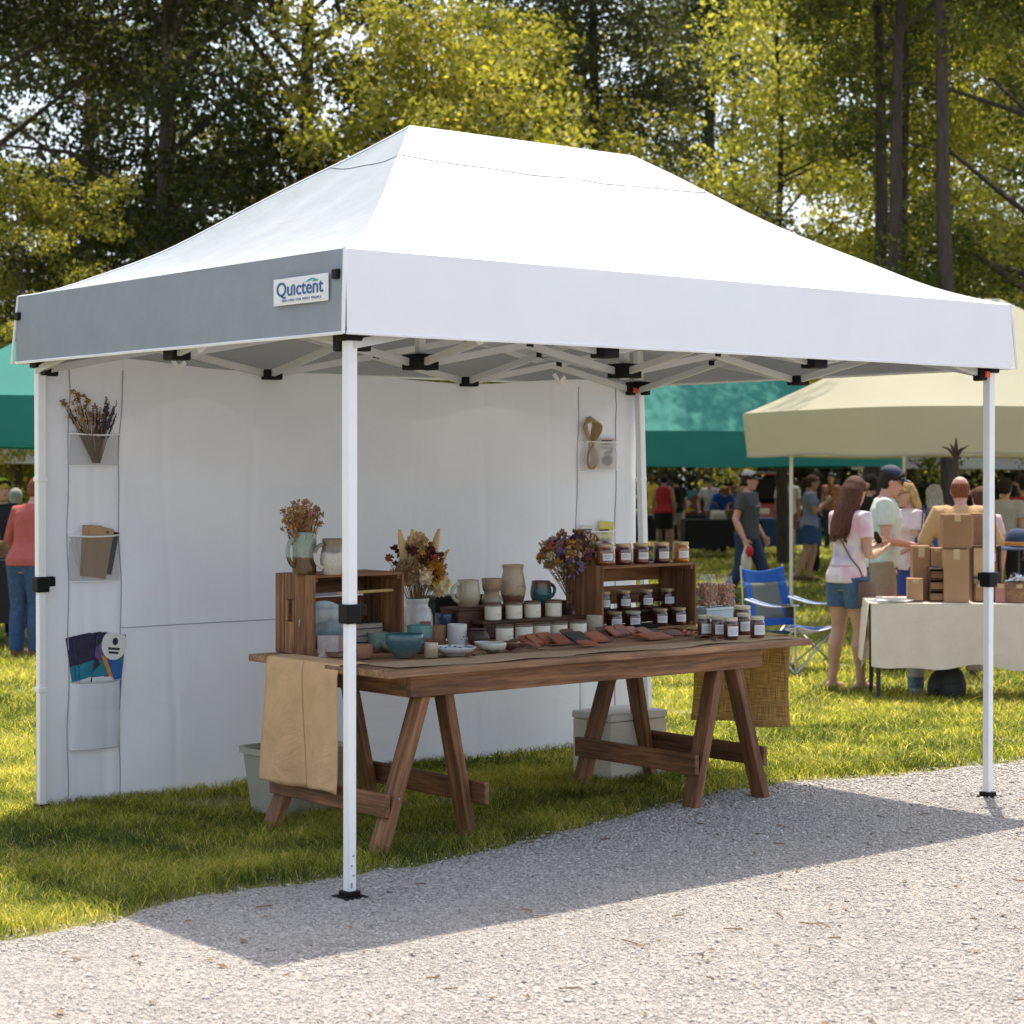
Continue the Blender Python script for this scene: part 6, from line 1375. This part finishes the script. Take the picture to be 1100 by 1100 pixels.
def person(label, loc_, rz, h, skin, hair, style, shirt, sleeve, legs, legm, shoe=None, fem=True, pose=None, bend=0, hy=0, hp=0, vox=.012, group=None, hem=.86, neck=1.44, hairlen=.2, cap=None, glasses=False, beard=None, build=1.0, leglen=.58):
    o = thing('person', label, 'person', loc_, R(rz), group); sc = h/1.70; o.scale = (sc,)*3
    J = {'shR': (-.178, 0, 1.385), 'elR': (-.225, .03, 1.10), 'wrR': (-.235, -.03, .86), 'shL': (.178, 0, 1.385), 'elL': (.225, .03, 1.10), 'wrL': (.235, -.03, .86),
         'hiR': (-.09, 0, .89), 'knR': (-.10, -.015, .48), 'anR': (-.105, .015, .085), 'hiL': (.09, 0, .89), 'knL': (.10, -.015, .48), 'anL': (.105, .015, .085)}
    if fem:
        for k in ('shR', 'shL'): J[k] = (J[k][0]*.9, 0, 1.375)
    if pose: J.update({k: v for k, v in pose.items() if k in J})
    J = {k: Vector(v) for k, v in J.items()}; ff = .9 if fem else 1.0
    def bendf(mb):
        if not bend: return
        for i, v in enumerate(mb.v):
            w_ = sst(.84, 1.08, v[2]) if abs(v[0]) < .5 else 1; a = R(bend)*w_; y, z = v[1], v[2]-.93
            mb.v[i] = (v[0], y*math.cos(a)-z*math.sin(a), .93+y*math.sin(a)+z*math.cos(a))
    HM = Matrix.Translation((0, -.01, 1.50)) @ Matrix.Rotation(R(hy), 4, 'Z') @ Matrix.Rotation(R(hp), 4, 'X')
    def headpt(x, y, z): return HM @ Vector((x, y-.015, z+.085))
    b = build
    def torso(mb, inf, z0, z1):
        if fem: rs = [(0, .01, .78, .115, .085), (0, .012, .86, .165, .108), (0, .012, .92, .168, .11), (0, .0, 1.06, .128, .088), (0, -.008, 1.20, .142, .10), (0, -.016, 1.27, .152, .115), (0, -.002, 1.34, .156, .095), (0, .005, 1.40, .125, .075), (0, .008, 1.445, .06, .055)]
        else: rs = [(0, .01, .78, .12, .09), (0, .01, .86, .16, .11), (0, .01, .92, .162, .115), (0, -.005, 1.06, .155, .11), (0, -.005, 1.20, .168, .118), (0, -.008, 1.28, .182, .12), (0, .0, 1.35, .18, .105), (0, .005, 1.405, .145, .08), (0, .008, 1.45, .068, .06)]
        def at_z(z):
            for p, q_ in zip(rs, rs[1:]):
                if p[2] <= z <= q_[2]:
                    k = (z-p[2])/(q_[2]-p[2]); return tuple(p[i]+(q_[i]-p[i])*k for i in range(5))
            return rs[-1] if z > rs[-1][2] else rs[0]
        zs = [z0]+[r_[2] for r_ in rs if z0 < r_[2] < z1]+[z1]
        fl = lambda z, k: (k*(1-sst(.86, 1.04, z)) if inf > .012 else 0)
        mb.rings([(x, y, z, rx*b+inf+fl(z, .010), ry*b+inf+fl(z, .020)) for (x, y, z, rx, ry) in ((*at_z(z)[:2], z, *at_z(z)[3:]) for z in zs)], 24)
    # body
    mb = MB(); torso(mb, 0, .79, 1.448)
    mb.tube([(0, .012, 1.40), (0, .004, 1.46), HM @ Vector((0, .002, .035))], [.055*ff, .05*ff, .05*ff], 12)
    a = len(mb.v)
    mb.rings([(0, -.047, -.118, .024, .022), (0, -.032, -.105, .042, .044), (0, -.02, -.08, .055, .064), (0, -.012, -.05, .062, .077), (0, -.002, -.01, .07, .09), (0, .004, .04, .074, .096), (0, .01, .085, .062, .082), (0, .012, .11, .036, .05), (0, .012, .119, .012, .018)], 20)
    mb.tube([(0, -.09, .018), (0, -.104, -.018), (0, -.094, -.028)], [.009, .0135, .012], 8, rounded=True)
    for sx in (-1, 1): mb.ell((sx*.075, .008, -.005), (.011, .02, .032)); mb.ell((sx*.02, -.088, .03), (.022, .012, .007))
    mb.ell((0, -.083, -.055), (.024, .014, .012)); mb.ell((0, -.068, -.098), (.022, .018, .016))
    for i in range(a, len(mb.v)): mb.v[i] = tuple(headpt(*mb.v[i]))
    for s_ in ('R', 'L'):
        sg = -1 if s_ == 'R' else 1
        sh_, el_, wr_ = J['sh'+s_], J['el'+s_], J['wr'+s_]; q = ff*b
        mb.tube([sh_+Vector((-sg*.05, .005, .0)), sh_, sh_.lerp(el_, .35), el_, el_.lerp(wr_, .3), wr_], [.056*q, .06*q, .05*q, .04*q, .043*q, .027*q], 12, rounded=True)
        hi, kn, an = J['hi'+s_], J['kn'+s_], J['an'+s_]; q = b*(1.02 if fem else 1)
        mb.tube([hi+Vector((0, .012, .0)), hi.lerp(kn, .3), kn.lerp(hi, .12), kn, kn.lerp(an, .33)+Vector((0, .016, 0)), kn.lerp(an, .75), an], [.098*q, .088*q, .062*q, .057*q, .06*q, .04*q, .037*q], 14, rounded=True)
        fx = pose.get('ft'+s_, (sg*.025, -.16, 0)) if pose else (sg*.025, -.16, 0); fd = Vector((fx[0], fx[1], 0)).normalized()
        base = Vector((an.x, an.y, an.z-.05))
        mb.tube([base-fd*.035, base+fd*.05+Vector((0, 0, -.005)), base+fd*.13+Vector((0, 0, -.016)), base+fd*.175+Vector((0, 0, -.02))], [.034, .034, .026, .016], 10, flat=1.15, rounded=True)
        mb.tube([an+Vector((0, 0, .03)), base+fd*.02], [.037, .036], 10)
    bendf(mb); body = remesh(mb, 'body', SK[skin], o, vox)
    fm = MB()
    for s_ in ('R', 'L'):
        sg = -1 if s_ == 'R' else 1; el_, wr_ = J['el'+s_], J['wr'+s_]; d = (wr_-el_).normalized()
        nr = Vector((-sg, 0, 0)) if abs(d.z) > .6 else Vector((-sg*.5, 0, .8)); 
        if pose and 'pn'+s_ in pose: nr = Vector(pose['pn'+s_])
        hand(fm, wr_, d, nr, sg, (pose or {}).get('curl'+s_, .4))
    bendf(fm)
    bm = bmesh.new(); bm.from_mesh(body.data); t = fm.mesh('t'); bm.from_mesh(t); bm.to_mesh(body.data); bm.free(); bpy.data.meshes.remove(t); body.data.shade_smooth()
    for at_ in [x.name for x in body.data.attributes if x.name == 'gr']: pass
    # face
    mb = MB()
    for sx in (-1, 1): mb.ell(headpt(sx*.029, -.0815, .012), (.011, .006, .006), None, 8, 6)
    bendf(mb); mb.build('eyes', EYEM, o)
    mb = MB(); mb.tube([headpt(-.022, -.087, -.056), headpt(0, -.098, -.054), headpt(.022, -.087, -.056)], [.003, .0065, .003], 6); bendf(mb); mb.build('mouth', LIPM, o)
    # hair
    if style:
        mb = MB(); a = len(mb.v)
        if style == 'balding': mb.rings([(0, .03, -.07, .055, .06), (0, .02, -.02, .078, .085), (0, .022, .03, .08, .086), (0, .02, .055, .074, .08)], 20)
        else:
            mb.rings([(0, .045, -.075, .052, .05), (0, .036, -.04, .076, .07), (0, .03, .0, .084, .082), (0, .024, .04, .086, .088), (0, .012, .075, .08, .092), (0, .01, .105, .06, .072), (0, .012, .128, .025, .032)], 22)
            mb.tube([(-.078, -.03, .03), (-.055, -.075, .078), (0, -.085, .092), (.055, -.075, .078), (.078, -.03, .03)], [.016, .02, .022, .02, .016], 8, rounded=True)
        if style in ('long', 'bob'):
            L_ = hairlen
            rs = [(0, .05, .02, .085, .07), (0, .06, -.06, .088, .062), (0, .075, -.06-L_*.4, .092, .05), (0, .085, -.06-L_*.75, .09, .04), (0, .085, -.06-L_, .06, .025)]
            mb.rings(rs[::-1], 22)
            rr = random.Random(int(loc_.x*100))
            for k in range(70 if vox < .0125 else 14):
                an_ = rr.uniform(-2.4, 2.4); x, y = .084*math.sin(an_), .03+.07*math.cos(an_); e = L_*rr.uniform(.7, 1.15)
                if y < -.005 and abs(x) < .06: continue
                mb.tube([(x*.8, y*.8+.01, .07), (x*1.03, y+.01, .0), (x*1.08+rr.uniform(-.01, .01), y+.025, -.06-e*.4), (x*1.0+rr.uniform(-.02, .02), y*.8+.045, -.06-e*.8), (x*.9+rr.uniform(-.03, .03), y*.7+.055, -.06-e)], [.012, .014, .013, .010, .005], 6)
        if style == 'pony':
            mb.ell((0, .115, .035), (.022, .022, .022)); mb.tube([(0, .11, .04), (0, .15, .02), (0, .155, -.06), (0, .14, -.06-hairlen)], [.018, .028, .026, .008], 8, rounded=True)
        for i in range(a, len(mb.v)): mb.v[i] = tuple(headpt(*mb.v[i]))
        bendf(mb); remesh(mb, 'hair', HR[hair], o, max(.007, vox*.62), 1)
    if cap:
        mb = MB(); mb.rings([(0, .012, .045, .083, .106), (0, .012, .075, .083, .106), (0, .012, .105, .07, .09), (0, .012, .128, .042, .055), (0, .012, .138, .012, .016)], 24)
        for i in range(len(mb.v)): mb.v[i] = tuple(headpt(*mb.v[i]))
        bendf(mb); mb.build('cap_crown', cap[0], o, sub=1)
        mb = MB(); mb.grid(lambda s, t: headpt(.075*math.sin((s-.5)*2.6)*(1-.12*t), .012-.10*math.cos((s-.5)*2.2)*1.0-.075*t*math.cos((s-.5)*2.2), .05-.012*t-.012*abs(s-.5)*2), 12, 5); bendf(mb); mb.build('cap_brim', cap[1], o, solid=.004)
    if glasses:
        mb = MB()
        for sx in (-1, 1): mb.ell(headpt(sx*.032, -.094, .012), (.027, .008, .02), HM.to_3x3(), 10, 7); mb.tube([headpt(sx*.058, -.088, .018), headpt(sx*.08, -.02, .016), headpt(sx*.08, .01, .012)], .0032, 5)
        mb.tube([headpt(-.012, -.1, .018), headpt(.012, -.1, .018)], .0035, 5); bendf(mb); mb.build('sunglasses', SHADE, o)
    # clothes
    if shirt:
        mb = MB(); torso(mb, .017, hem, neck)
        if sleeve > 0:
            for s_ in ('R', 'L'):
                sg = -1 if s_ == 'R' else 1; sh_, el_, wr_ = J['sh'+s_], J['el'+s_], J['wr'+s_]; q = ff*b
                if sleeve <= 1: mb.tube([sh_+Vector((-sg*.07, .005, .005)), sh_+Vector((0, 0, .004)), sh_.lerp(el_, sleeve*.5), sh_.lerp(el_, sleeve)], [.062*q, .075*q, .07*q, .067*q], 14)
                else: mb.tube([sh_+Vector((-sg*.07, .005, .005)), sh_+Vector((0, 0, .004)), sh_.lerp(el_, .5), el_, el_.lerp(wr_, .5), el_.lerp(wr_, .95)], [.062*q, .075*q, .066*q, .058*q, .055*q, .045*q], 14, rounded=True)
        else:
            for sx in (-1, 1): mb.tube([(sx*.07, .03, 1.38), (sx*.075, .0, 1.43), (sx*.07, -.06, 1.36)], .02, 8, flat=1.6)
        bendf(mb); remesh(mb, 'shirt', shirt, o, max(.009, vox*.85), 3)
    if legs == 'skirt':
        mb = MB(); mb.rings([(0, .01, leglen, .19*b, .135*b), (0, .01, .75, .188*b, .135*b), (0, .012, .88, .185*b, .13*b), (0, .008, 1.0, .155*b, .108*b)], 26)
        for s_ in ('R', 'L'): mb.tube([J['hi'+s_], J['hi'+s_].lerp(J['kn'+s_], .6)], [.11, .105], 12)
        bendf(mb); remesh(mb, 'skirt', legm, o, max(.01, vox), 3)
    elif legs:
        mb = MB(); torso(mb, .008, .80, .965)
        for s_ in ('R', 'L'):
            hi, kn, an = J['hi'+s_], J['kn'+s_], J['an'+s_]
            if legs == 'shorts':
                k = (hi.z-leglen)/(hi.z-kn.z); mb.tube([hi+Vector((0, .012, .02)), hi.lerp(kn, k*.5)+Vector((0, .005, 0)), hi.lerp(kn, k)], [.112*b, .106*b, .100*b if fem else .104*b], 16)
            else: mb.tube([hi+Vector((0, .012, .02)), hi.lerp(kn, .4), kn, kn.lerp(an, .5)+Vector((0, .012, 0)), an+Vector((0, .005, -.03))], [.112*b, .098*b, .076*b, .072*b, .064*b], 16)
        bendf(mb); remesh(mb, 'shorts' if legs == 'shorts' else 'trousers', legm, o, max(.009, vox*.85), 3)
    if shoe:
        for s_ in ('R', 'L'):
            sg = -1 if s_ == 'R' else 1; an = J['an'+s_]; fx = pose.get('ft'+s_, (sg*.025, -.16, 0)) if pose else (sg*.025, -.16, 0); fd = Vector((fx[0], fx[1], 0)).normalized()
            base = Vector((an.x, an.y, an.z-.042)); mb = MB()
            mb.tube([base-fd*.045, base+fd*.04, base+fd*.13+Vector((0, 0, -.01)), base+fd*.19+Vector((0, 0, -.014))], [.042, .044, .04, .026], 10, flat=1.1, rounded=True); remesh(mb, 'shoe', shoe, o, max(.009, vox), 2)
    return o, J, headpt, bendf
DENIM = cloth('blue_denim', (.055, .105, .19), wr=.5, wscale=11, var=.25); JEAN = cloth('dark_denim', (.02, .035, .075), wr=.5, wscale=11, var=.2); JEANB = cloth('mid_denim', (.035, .075, .17), wr=.5, wscale=11, var=.2)
KHAKI = fab('khaki', (.26, .21, .14)); BLK = fab('black', (.014, .013, .015)); NAVYC = fab('navy', (.012, .018, .04)); SHOEB = M('brown_sandal', (.12, .05, .03), rough=.7); SHOED = M('dark_shoe', (.03, .028, .03), rough=.6)
def tiedye():
    m = M('lavender_tie_dye', (.5, .42, .45), rough=.85); m.name = 'lavender_tie_dye'; nt = m.node_tree
    r_ = [n for n in nt.nodes if n.type == 'VALTORGB'][0]; nz = [n for n in nt.nodes if n.type == 'TEX_NOISE'][0]; nz.inputs['Scale'].default_value = 3.2; nz.inputs['Detail'].default_value = 2
    r_.color_ramp.elements[0].color = (.60, .34, .40, 1); r_.color_ramp.elements[0].position = .35; r_.color_ramp.elements[1].color = (.42, .36, .50, 1); r_.color_ramp.elements[1].position = .62
    e = r_.color_ramp.elements.new(.5); e.color = (.62, .56, .56, 1); return m
# woman at the linen table
o, J, hp_, bf = person('woman with long brown hair in a lavender tie dyed tee and denim shorts', PG(911, 741)+Vector((0, 0, .0)), 124, 1.66, 'tan', 'brown', 'long', tiedye(), .52, 'shorts', DENIM, None, True,
    {'elR': (-.215, -.01, 1.07), 'wrR': (-.13, -.22, 1.12), 'elL': (.20, -.05, 1.10), 'wrL': (.06, -.27, 1.15), 'pnR': (.4, .0, 1), 'pnL': (-.4, 0, 1), 'curlR': .8, 'curlL': .7, 'anR': (-.11, -.03, .085), 'knR': (-.105, -.03, .48), 'anL': (.10, .08, .085), 'knL': (.095, .01, .48)}, 3, 4, 14,   .0105, hem=.855, hairlen=.34, leglen=.665)
m = MB(); m.box((.0, -.325, 1.20), (.072, .009, .14), Matrix.Rotation(R(-35), 3, 'X'))
ph = m.build('phone', BLACKP, None, bevel=.004); ph.location = o.location; ph.rotation_euler = o.rotation_euler; ph.scale = o.scale; ph.name = 'mobile_phone'; tag(ph, 'dark phone held by the woman in the lavender tee', 'phone')
st = thing('shoulder_bag', 'thin brown strap bag slung across the back of the woman in lavender', 'bag', o.location, R(124)); st.scale = o.scale
LTHR = M('strap_leather', (.10, .05, .03), rough=.6)
m = MB(); m.tube([(.09, .055, 1.43), (.04, .108, 1.33), (-.04, .115, 1.2), (-.12, .09, 1.06), (-.175, .05, .98), (-.205, .01, .86)], .007, 6, flat=.5); m.tube([(.09, .055, 1.43), (.07, -.09, 1.38), (-.03, -.145, 1.2), (-.14, -.10, 1.03), (-.205, .0, .86)], .007, 6, flat=.5); m.build('strap', LTHR, st)
m = MB(); m.rings([(-.215, 0, .68, .03, .085), (-.215, 0, .76, .038, .095), (-.21, 0, .85, .03, .09), (-.21, 0, .87, .012, .08)], 16); m.build('bag_body', LTHR, st)
m = MB(); m.rings([(0, .012, .975, .158, .118), (0, .012, .99, .16, .12), (0, .012, 1.0, .157, .117)], 26); ws = m.build('waist_tie', fab('rose', (.5, .36, .38)), o); ws.hide_render = False
# flip flops
for s_ in ('R', 'L'):
    an = J['an'+s_]; m = MB(); m.rings([(an.x+(-.01 if s_ == 'R' else .01), an.y-.06, .0, .045, .12), (an.x+(-.01 if s_ == 'R' else .01), an.y-.06, .016, .045, .12)], 16); m.build('flip_flop', M('straw_sole', (.42, .32, .18), rough=.9), o)
# man in navy cap behind her
o, J, hp_, bf = person('man in a navy cap and sunglasses with a pale green polo and khaki shorts', PD(949, 17.2), 78, 1.74, 'red', 'dark', 'short', fab('sage_polo', (.50, .55, .48)), .6, 'shorts', KHAKI, SHOEB, False, {'elR': (-.21, -.02, 1.10), 'wrR': (-.14, -.24, 1.06), 'curlR': .8}, 2, 0, 14, .0125, cap=(M('navy_cap', (.015, .025, .05), rough=.8), M('navy_cap', (.015, .025, .05))), glasses=True, leglen=.5)
m = MB(); m.ell(hp_(.07, -.03, .10), (.012, .018, .016)); m.build('cap_badge', M('red_badge', (.5, .05, .03)), o)
# blonde woman
o, J, hp_, bf = person('blonde woman in sunglasses and pale pink top reaching left with a blue skirt', PD(981, 18.0), -74, 1.62, 'fair', 'blonde', 'bob', fab('pale_pink', (.66, .53, .53)), .55, 'skirt', fab('royal_blue', (.02, .05, .2)), SHOEB, True, {'elR': (-.20, -.08, 1.12), 'wrR': (-.13, -.29, 1.02), 'elL': (.2, -.07, 1.12), 'wrL': (.13, -.3, 1.0)}, 5, 5, 8, .0125, hairlen=.13, glasses=True)
bg_ = thing('tote_bag', 'blue printed tote hanging at the side of the blonde woman', 'bag', o.location, R(-74)); m = MB(); m.rings([(.235, .02, .80, .03, .13), (.235, .02, 1.0, .04, .13), (.23, .02, 1.12, .02, .12)], 18); m.build('bag_body', fab('blue_print_bag', (.02, .06, .28)), bg_); m = MB(); m.tube([(.23, -.05, 1.1), (.20, .0, 1.40), (.23, .1, 1.1)], .01, 6); m.build('handle', fab('royal_blue', (.02, .05, .2)), bg_)
rb = thing('crate_tub', 'red plastic tub beside the blonde woman behind the linen table', 'tub', PD(972, 17.0)+Vector((0, 0, .42)), .1); m = MB(); m.lathe([(.12, 0), (.15, .01), (.175, .2), (.185, .2), (.185, .215), (.17, .215), (.14, .015), (.001, .012)], n=30, sq=5); m.build('body', M('red_plastic', (.55, .03, .015), rough=.4), rb); m = MB(); m.lathe([(.186, .185), (.194, .19), (.194, .212), (.186, .217)], n=30, sq=5, cap0=False); m.build('rim', M('red_plastic', (.55, .03, .015)), rb)
sb = thing('low_stool', 'dark low stool carrying the red tub', 'stool', PD(972, 17.0), .1); m = MB(); m.box((0, 0, .405), (.4, .34, .028)); m.build('seat', DARKW, sb)
for sx in (-1, 1):
    for sy in (-1, 1): m = MB(); m.bar((sx*.17, sy*.14, 0), (sx*.15, sy*.12, .39), .03, .03, (1, 0, 0)); m.build('leg', DARKW, sb)
# people at and behind the linen table
person('grey haired person standing behind the cardboard boxes facing away', PD(1004, 20.5), 170, 1.56, 'fair', 'grey', 'bob', fab('grey_brown', (.16, .14, .13)), 1.5, 'trousers', JEAN, SHOED, True, None, 0, 10, 4, .014, hairlen=.1)
o, J, hp_, bf = person('bald man in a tan jacket bending behind the cardboard boxes, seen from behind', PD(1033, 16.6), 176, 1.66, 'red', 'auburn', 'balding', fab('tan_jacket', (.42, .27, .13)), 1.5, 'trousers', KHAKI, SHOED, False, {'elR': (-.30, -.05, 1.16), 'wrR': (-.22, -.28, 1.02), 'elL': (.30, -.05, 1.16), 'wrL': (.22, -.28, 1.02)}, 6, -8, 6, .0125, build=1.12)
person('person in a pale pink shirt behind the bald man in the tan jacket', PD(1054, 18.6), 190, 1.55, 'fair', 'brown', 'short', fab('light_pink', (.62, .42, .44)), .6, 'trousers', JEAN, SHOED, True, None, 0, 0, 5, .014)
person('person in a grey shirt standing right of the front leg under the khaki canopy', PD(1079, 23), 150, 1.62, 'tan', 'dark', 'short', fab('soft_grey', (.36, .35, .37)), .6, 'trousers', BLK, SHOED, False, None, 0, 0, 5, .015)
person('person in a dark red top at the very right edge', PD(1101, 24), 200, 1.66, 'tan', 'dark', 'short', fab('crimson', (.28, .02, .03)), .6, 'trousers', BLK, SHOED, True, None, 0, 0, 0, .016)
person('person in a dark navy jacket standing behind the man in the navy cap', PD(962, 22), 160, 1.72, 'tan', 'dark', 'short', fab('dark_jacket', (.016, .02, .032)), 1.5, 'trousers', BLK, SHOED, False, None, 0, 0, 0, .015, build=1.1)
person('person in a black jacket left of the navy jacket behind the man in the cap', PD(936, 24), 200, 1.66, 'tan', 'dark', 'short', fab('black_jacket', (.012, .012, .016)), 1.5, 'trousers', JEAN, SHOED, False, None, 0, 0, 0, .016, build=1.1)
# man in grey tee walking
o, J, hp_, bf = person('man in a charcoal printed tee and jeans with a grey cap walking right', PD(803, 25.2), 62, 1.70, 'red', 'dark', 'short', fab('charcoal_tee', (.055, .058, .066)), .6, 'trousers', JEAN, SHOED, False, {'elR': (-.26, .06, 1.10), 'wrR': (-.27, -.06, .86), 'elL': (.255, .03, 1.10), 'wrL': (.24, -.12, .88), 'knL': (.10, -.16, .50), 'anL': (.10, -.16, .10), 'knR': (-.10, .06, .48), 'anR': (-.10, .26, .13), 'curlR': .9}, 0, 8, 4, .0125, hem=.84, cap=(M('grey_cap', (.3, .27, .25), rough=.85), M('charcoal_brim', (.06, .055, .055), rough=.85)), build=1.06)
m = MB()
for k, (x, z, w_, h_) in enumerate(((0, 1.27, .15, .018), (-.03, 1.235, .08, .022), (.05, 1.235, .05, .022), (0, 1.20, .14, .02), (.01, 1.30, .08, .012))):
    m.grid(lambda s, t: Vector((x+(s-.5)*w_, -.150+1.6*(x+(s-.5)*w_)**2+.012*(1.27-z)/.07, z+(t-.5)*h_)), 8, 1)
m.build('shirt_print', M('faded_print', (.32, .32, .31), rough=.9, var=.5, scale=60), o, solid=.003)
wl = o.matrix_basis @ Vector((-.275, -.09, .73))
bgm = thing('carrier_bag', 'cream cloth bag with a red parcel carried by the walking man', 'bag', wl, R(62)); m = MB(); m.rings([(0, 0, -.26, .08, .05), (0, 0, -.2, .11, .06), (.0, 0, -.08, .10, .05), (0, 0, .0, .045, .03), (0, 0, .06, .02, .015)], 16); m.build('bag_body', fab('cream_bag', (.5, .46, .36)), bgm); m = MB(); m.ell((-.02, -.05, -.02), (.07, .05, .07)); m.build('red_parcel', fab('red_parcel', (.4, .03, .04)), bgm)
# woman with phone behind
o, J, hp_, bf = person('woman in a blue grey tee and denim shorts holding a phone near the pole', PD(870, 31), 86, 1.64, 'tan', 'brown', 'pony', fab('blue_grey_tee', (.22, .24, .33)), .55, 'shorts', JEANB, SHOEB, True, {'elR': (-.20, -.06, 1.10), 'wrR': (-.11, -.25, 1.28), 'elL': (.2, -.06, 1.12), 'wrL': (.10, -.26, 1.26), 'knR': (-.10, .06, .48), 'anR': (-.11, .22, .11), 'knL': (.10, -.06, .48)}, 0, 0, 10, .0135, build=1.12, hairlen=.12, leglen=.6)
m = MB(); m.box((0, -.33, 1.40), (.075, .01, .15), Matrix.Rotation(R(-15), 3, 'X')); p_ = m.build('mobile_phone', BLACKP, None, bevel=.003); p_.location = o.location; p_.rotation_euler = o.rotation_euler; p_.scale = o.scale; tag(p_, 'phone held up by the woman in the blue grey tee', 'phone')
# far shoppers
person('woman in a red sleeveless top and black skirt far behind the jam jars', PD(713, 42), 168, 1.64, 'tan', 'dark', 'short', fab('red_top', (.42, .03, .045)), 0, 'skirt', BLK, SHOED, True, None, 0, 0, 0, .018, build=1.1, leglen=.52)
o, J, _, _ = person('person in black with a grey bag right of the woman in red', PD(726, 43), 195, 1.62, 'red', 'dark', 'short', BLK, .6, 'shorts', fab('stone', (.35, .34, .33)), SHOED, False, None, 0, 0, 0, .018)
gb = thing('shoulder_bag', 'grey shoulder bag of the person in black beside the red top', 'bag', o.location+Vector((-.16, -.2, 0)), 0); m = MB(); m.rings([(0, 0, .86, .14, .05), (0, 0, .98, .19, .07), (0, 0, 1.08, .12, .04)], 14); m.build('bag_body', fab('bag_grey', (.13, .12, .13)), gb); m = MB(); m.tube([(-.1, 0, 1.05), (.05, .08, 1.40), (.12, 0, 1.05)], .012, 5); m.build('strap', BLK, gb)
person('person with auburn hair in a bright blue top stooping over the far table', PD(772, 41.4), 10, 1.66, 'fair', 'auburn', 'bob', fab('bright_blue', (.02, .09, .38)), 1.2, 'trousers', BLK, SHOED, True, {'elR': (-.26, -.18, 1.2), 'wrR': (-.22, -.42, 1.12), 'elL': (.26, -.18, 1.2), 'wrL': (.22, -.42, 1.1)}, 48, 0, 20, .018, hairlen=.14)
person('person in a white shirt stooping beside the one in blue at the far table', PD(765, 42.2), -20, 1.66, 'fair', 'dark', 'short', fab('bright_white', (.62, .62, .63)), .6, 'trousers', JEAN, SHOED, True, {'elR': (-.26, -.1, 1.15), 'wrR': (-.2, -.3, 1.02)}, 25, 0, 15, .018)
person('man in a pale cap with dark beard far behind the walking man', PD(790, 44), 30, 1.62, 'red', 'dark', 'short', fab('dusty_brown', (.13, .08, .06)), .6, 'trousers', JEAN, SHOED, False, None, 0, 0, 0, .018, cap=(M('white_cap', (.6, .6, .6)), M('white_cap', (.6, .6, .6))))
o, J, _, _ = person('person in a white shirt with dark braces seen from behind near the red car', PD(846, 40), 176, 1.66, 'tan', 'auburn', 'short', fab('clean_white', (.6, .62, .66)), .7, 'shorts', fab('rust_brown', (.2, .08, .05)), SHOED, False, None, 0, 0, 0, .017)
for sx in (-1, 1):
    m = MB(); m.tube([(sx*.07, .135, .95), (sx*.075, .135, 1.2), (sx*.08, .10, 1.40)], .016, 5, flat=.5); m.build('brace', BLK, o)
person('person in black far behind between the walking man and the pole', PD(826, 50), 20, 1.7, 'tan', 'dark', 'short', BLK, .6, 'trousers', BLK, SHOED, False, None, 0, 0, 0, .02)
person('person in a striped brown top far behind the woman with the phone', PD(893, 45), -30, 1.66, 'tan', 'dark', 'bob', fab('brown_stripe', (.3, .14, .08), .4), .6, 'trousers', JEAN, SHOED, True, None, 0, 0, 0, .02)
person('person in yellow far behind the navy jackets', PD(924, 47), 40, 1.64, 'tan', 'dark', 'short', fab('yellow_top', (.5, .4, .04)), .6, 'trousers', BLK, SHOED, True, None, 0, 0, 0, .02)
# more shoppers, far off under the canopies
for k, (src, px, d_, rz, lab) in enumerate((('person in black far behind between', 757, 52, 150, 'person in black far behind beside the dark trunk'), ('person in yellow far behind', 701, 50, -60, 'person in a yellow top far behind the dark green table'), ('person in a striped brown', 779, 55, 100, 'person in a brown top far behind the stooping person'), ('person in a white shirt stooping', 905, 48, 40, 'person in a white shirt bending far behind the woman in lavender'), ('person in black far behind between', 878, 50, -120, 'person in black far behind the woman with the raised phone'), ('person in a striped brown', 836, 54, 200, 'person in a brown top far behind the silver pole'), ('person in yellow far behind', 1020, 40, 10, 'person in a yellow top far behind the carved post'), ('person in black far behind between', 1090, 38, 70, 'person in black far behind the right front leg'), ('person in black far behind between', 10, 34, 60, 'person in black far behind the two at the left edge'))):
    root = [o for o in S.objects if o.name.startswith('person') and o.get('label', '').startswith(src)][0]
    dup(root, PD(px, d_), R(rz), lab)
# left edge
o, J, hp_, bf = person('person in a salmon pink shirt and blue jeans behind the left rear leg', PD(29, 18.4), 158, 1.66, 'red', 'auburn', 'short', fab('salmon_shirt', (.36, .09, .08)), 1.5, 'trousers', JEANB, SHOEB, True, {'elR': (-.27, -.06, 1.12), 'wrR': (-.2, -.26, 1.0), 'elL': (.27, -.06, 1.12), 'wrL': (.2, -.26, 1.0)}, 12, 0, 8, .013, build=1.08)
person('person in a black and yellow top at the left edge', PD(2, 20.4), 30, 1.62, 'tan', 'dark', 'short', fab('black_yellow', (.02, .018, .02)), 1.5, 'trousers', BLK, SHOED, False, None, 0, 0, 0, .015, cap=(M('yellow_cap', (.6, .5, .02)), M('yellow_cap', (.6, .5, .02))))
person('child in a blue top between the two people at the left edge', PD(17, 23), 200, 1.5, 'fair', 'grey', 'short', fab('sky_blue', (.1, .25, .45)), .6, 'trousers', JEANB, SHOED, True, None, 0, 0, 0, .016)
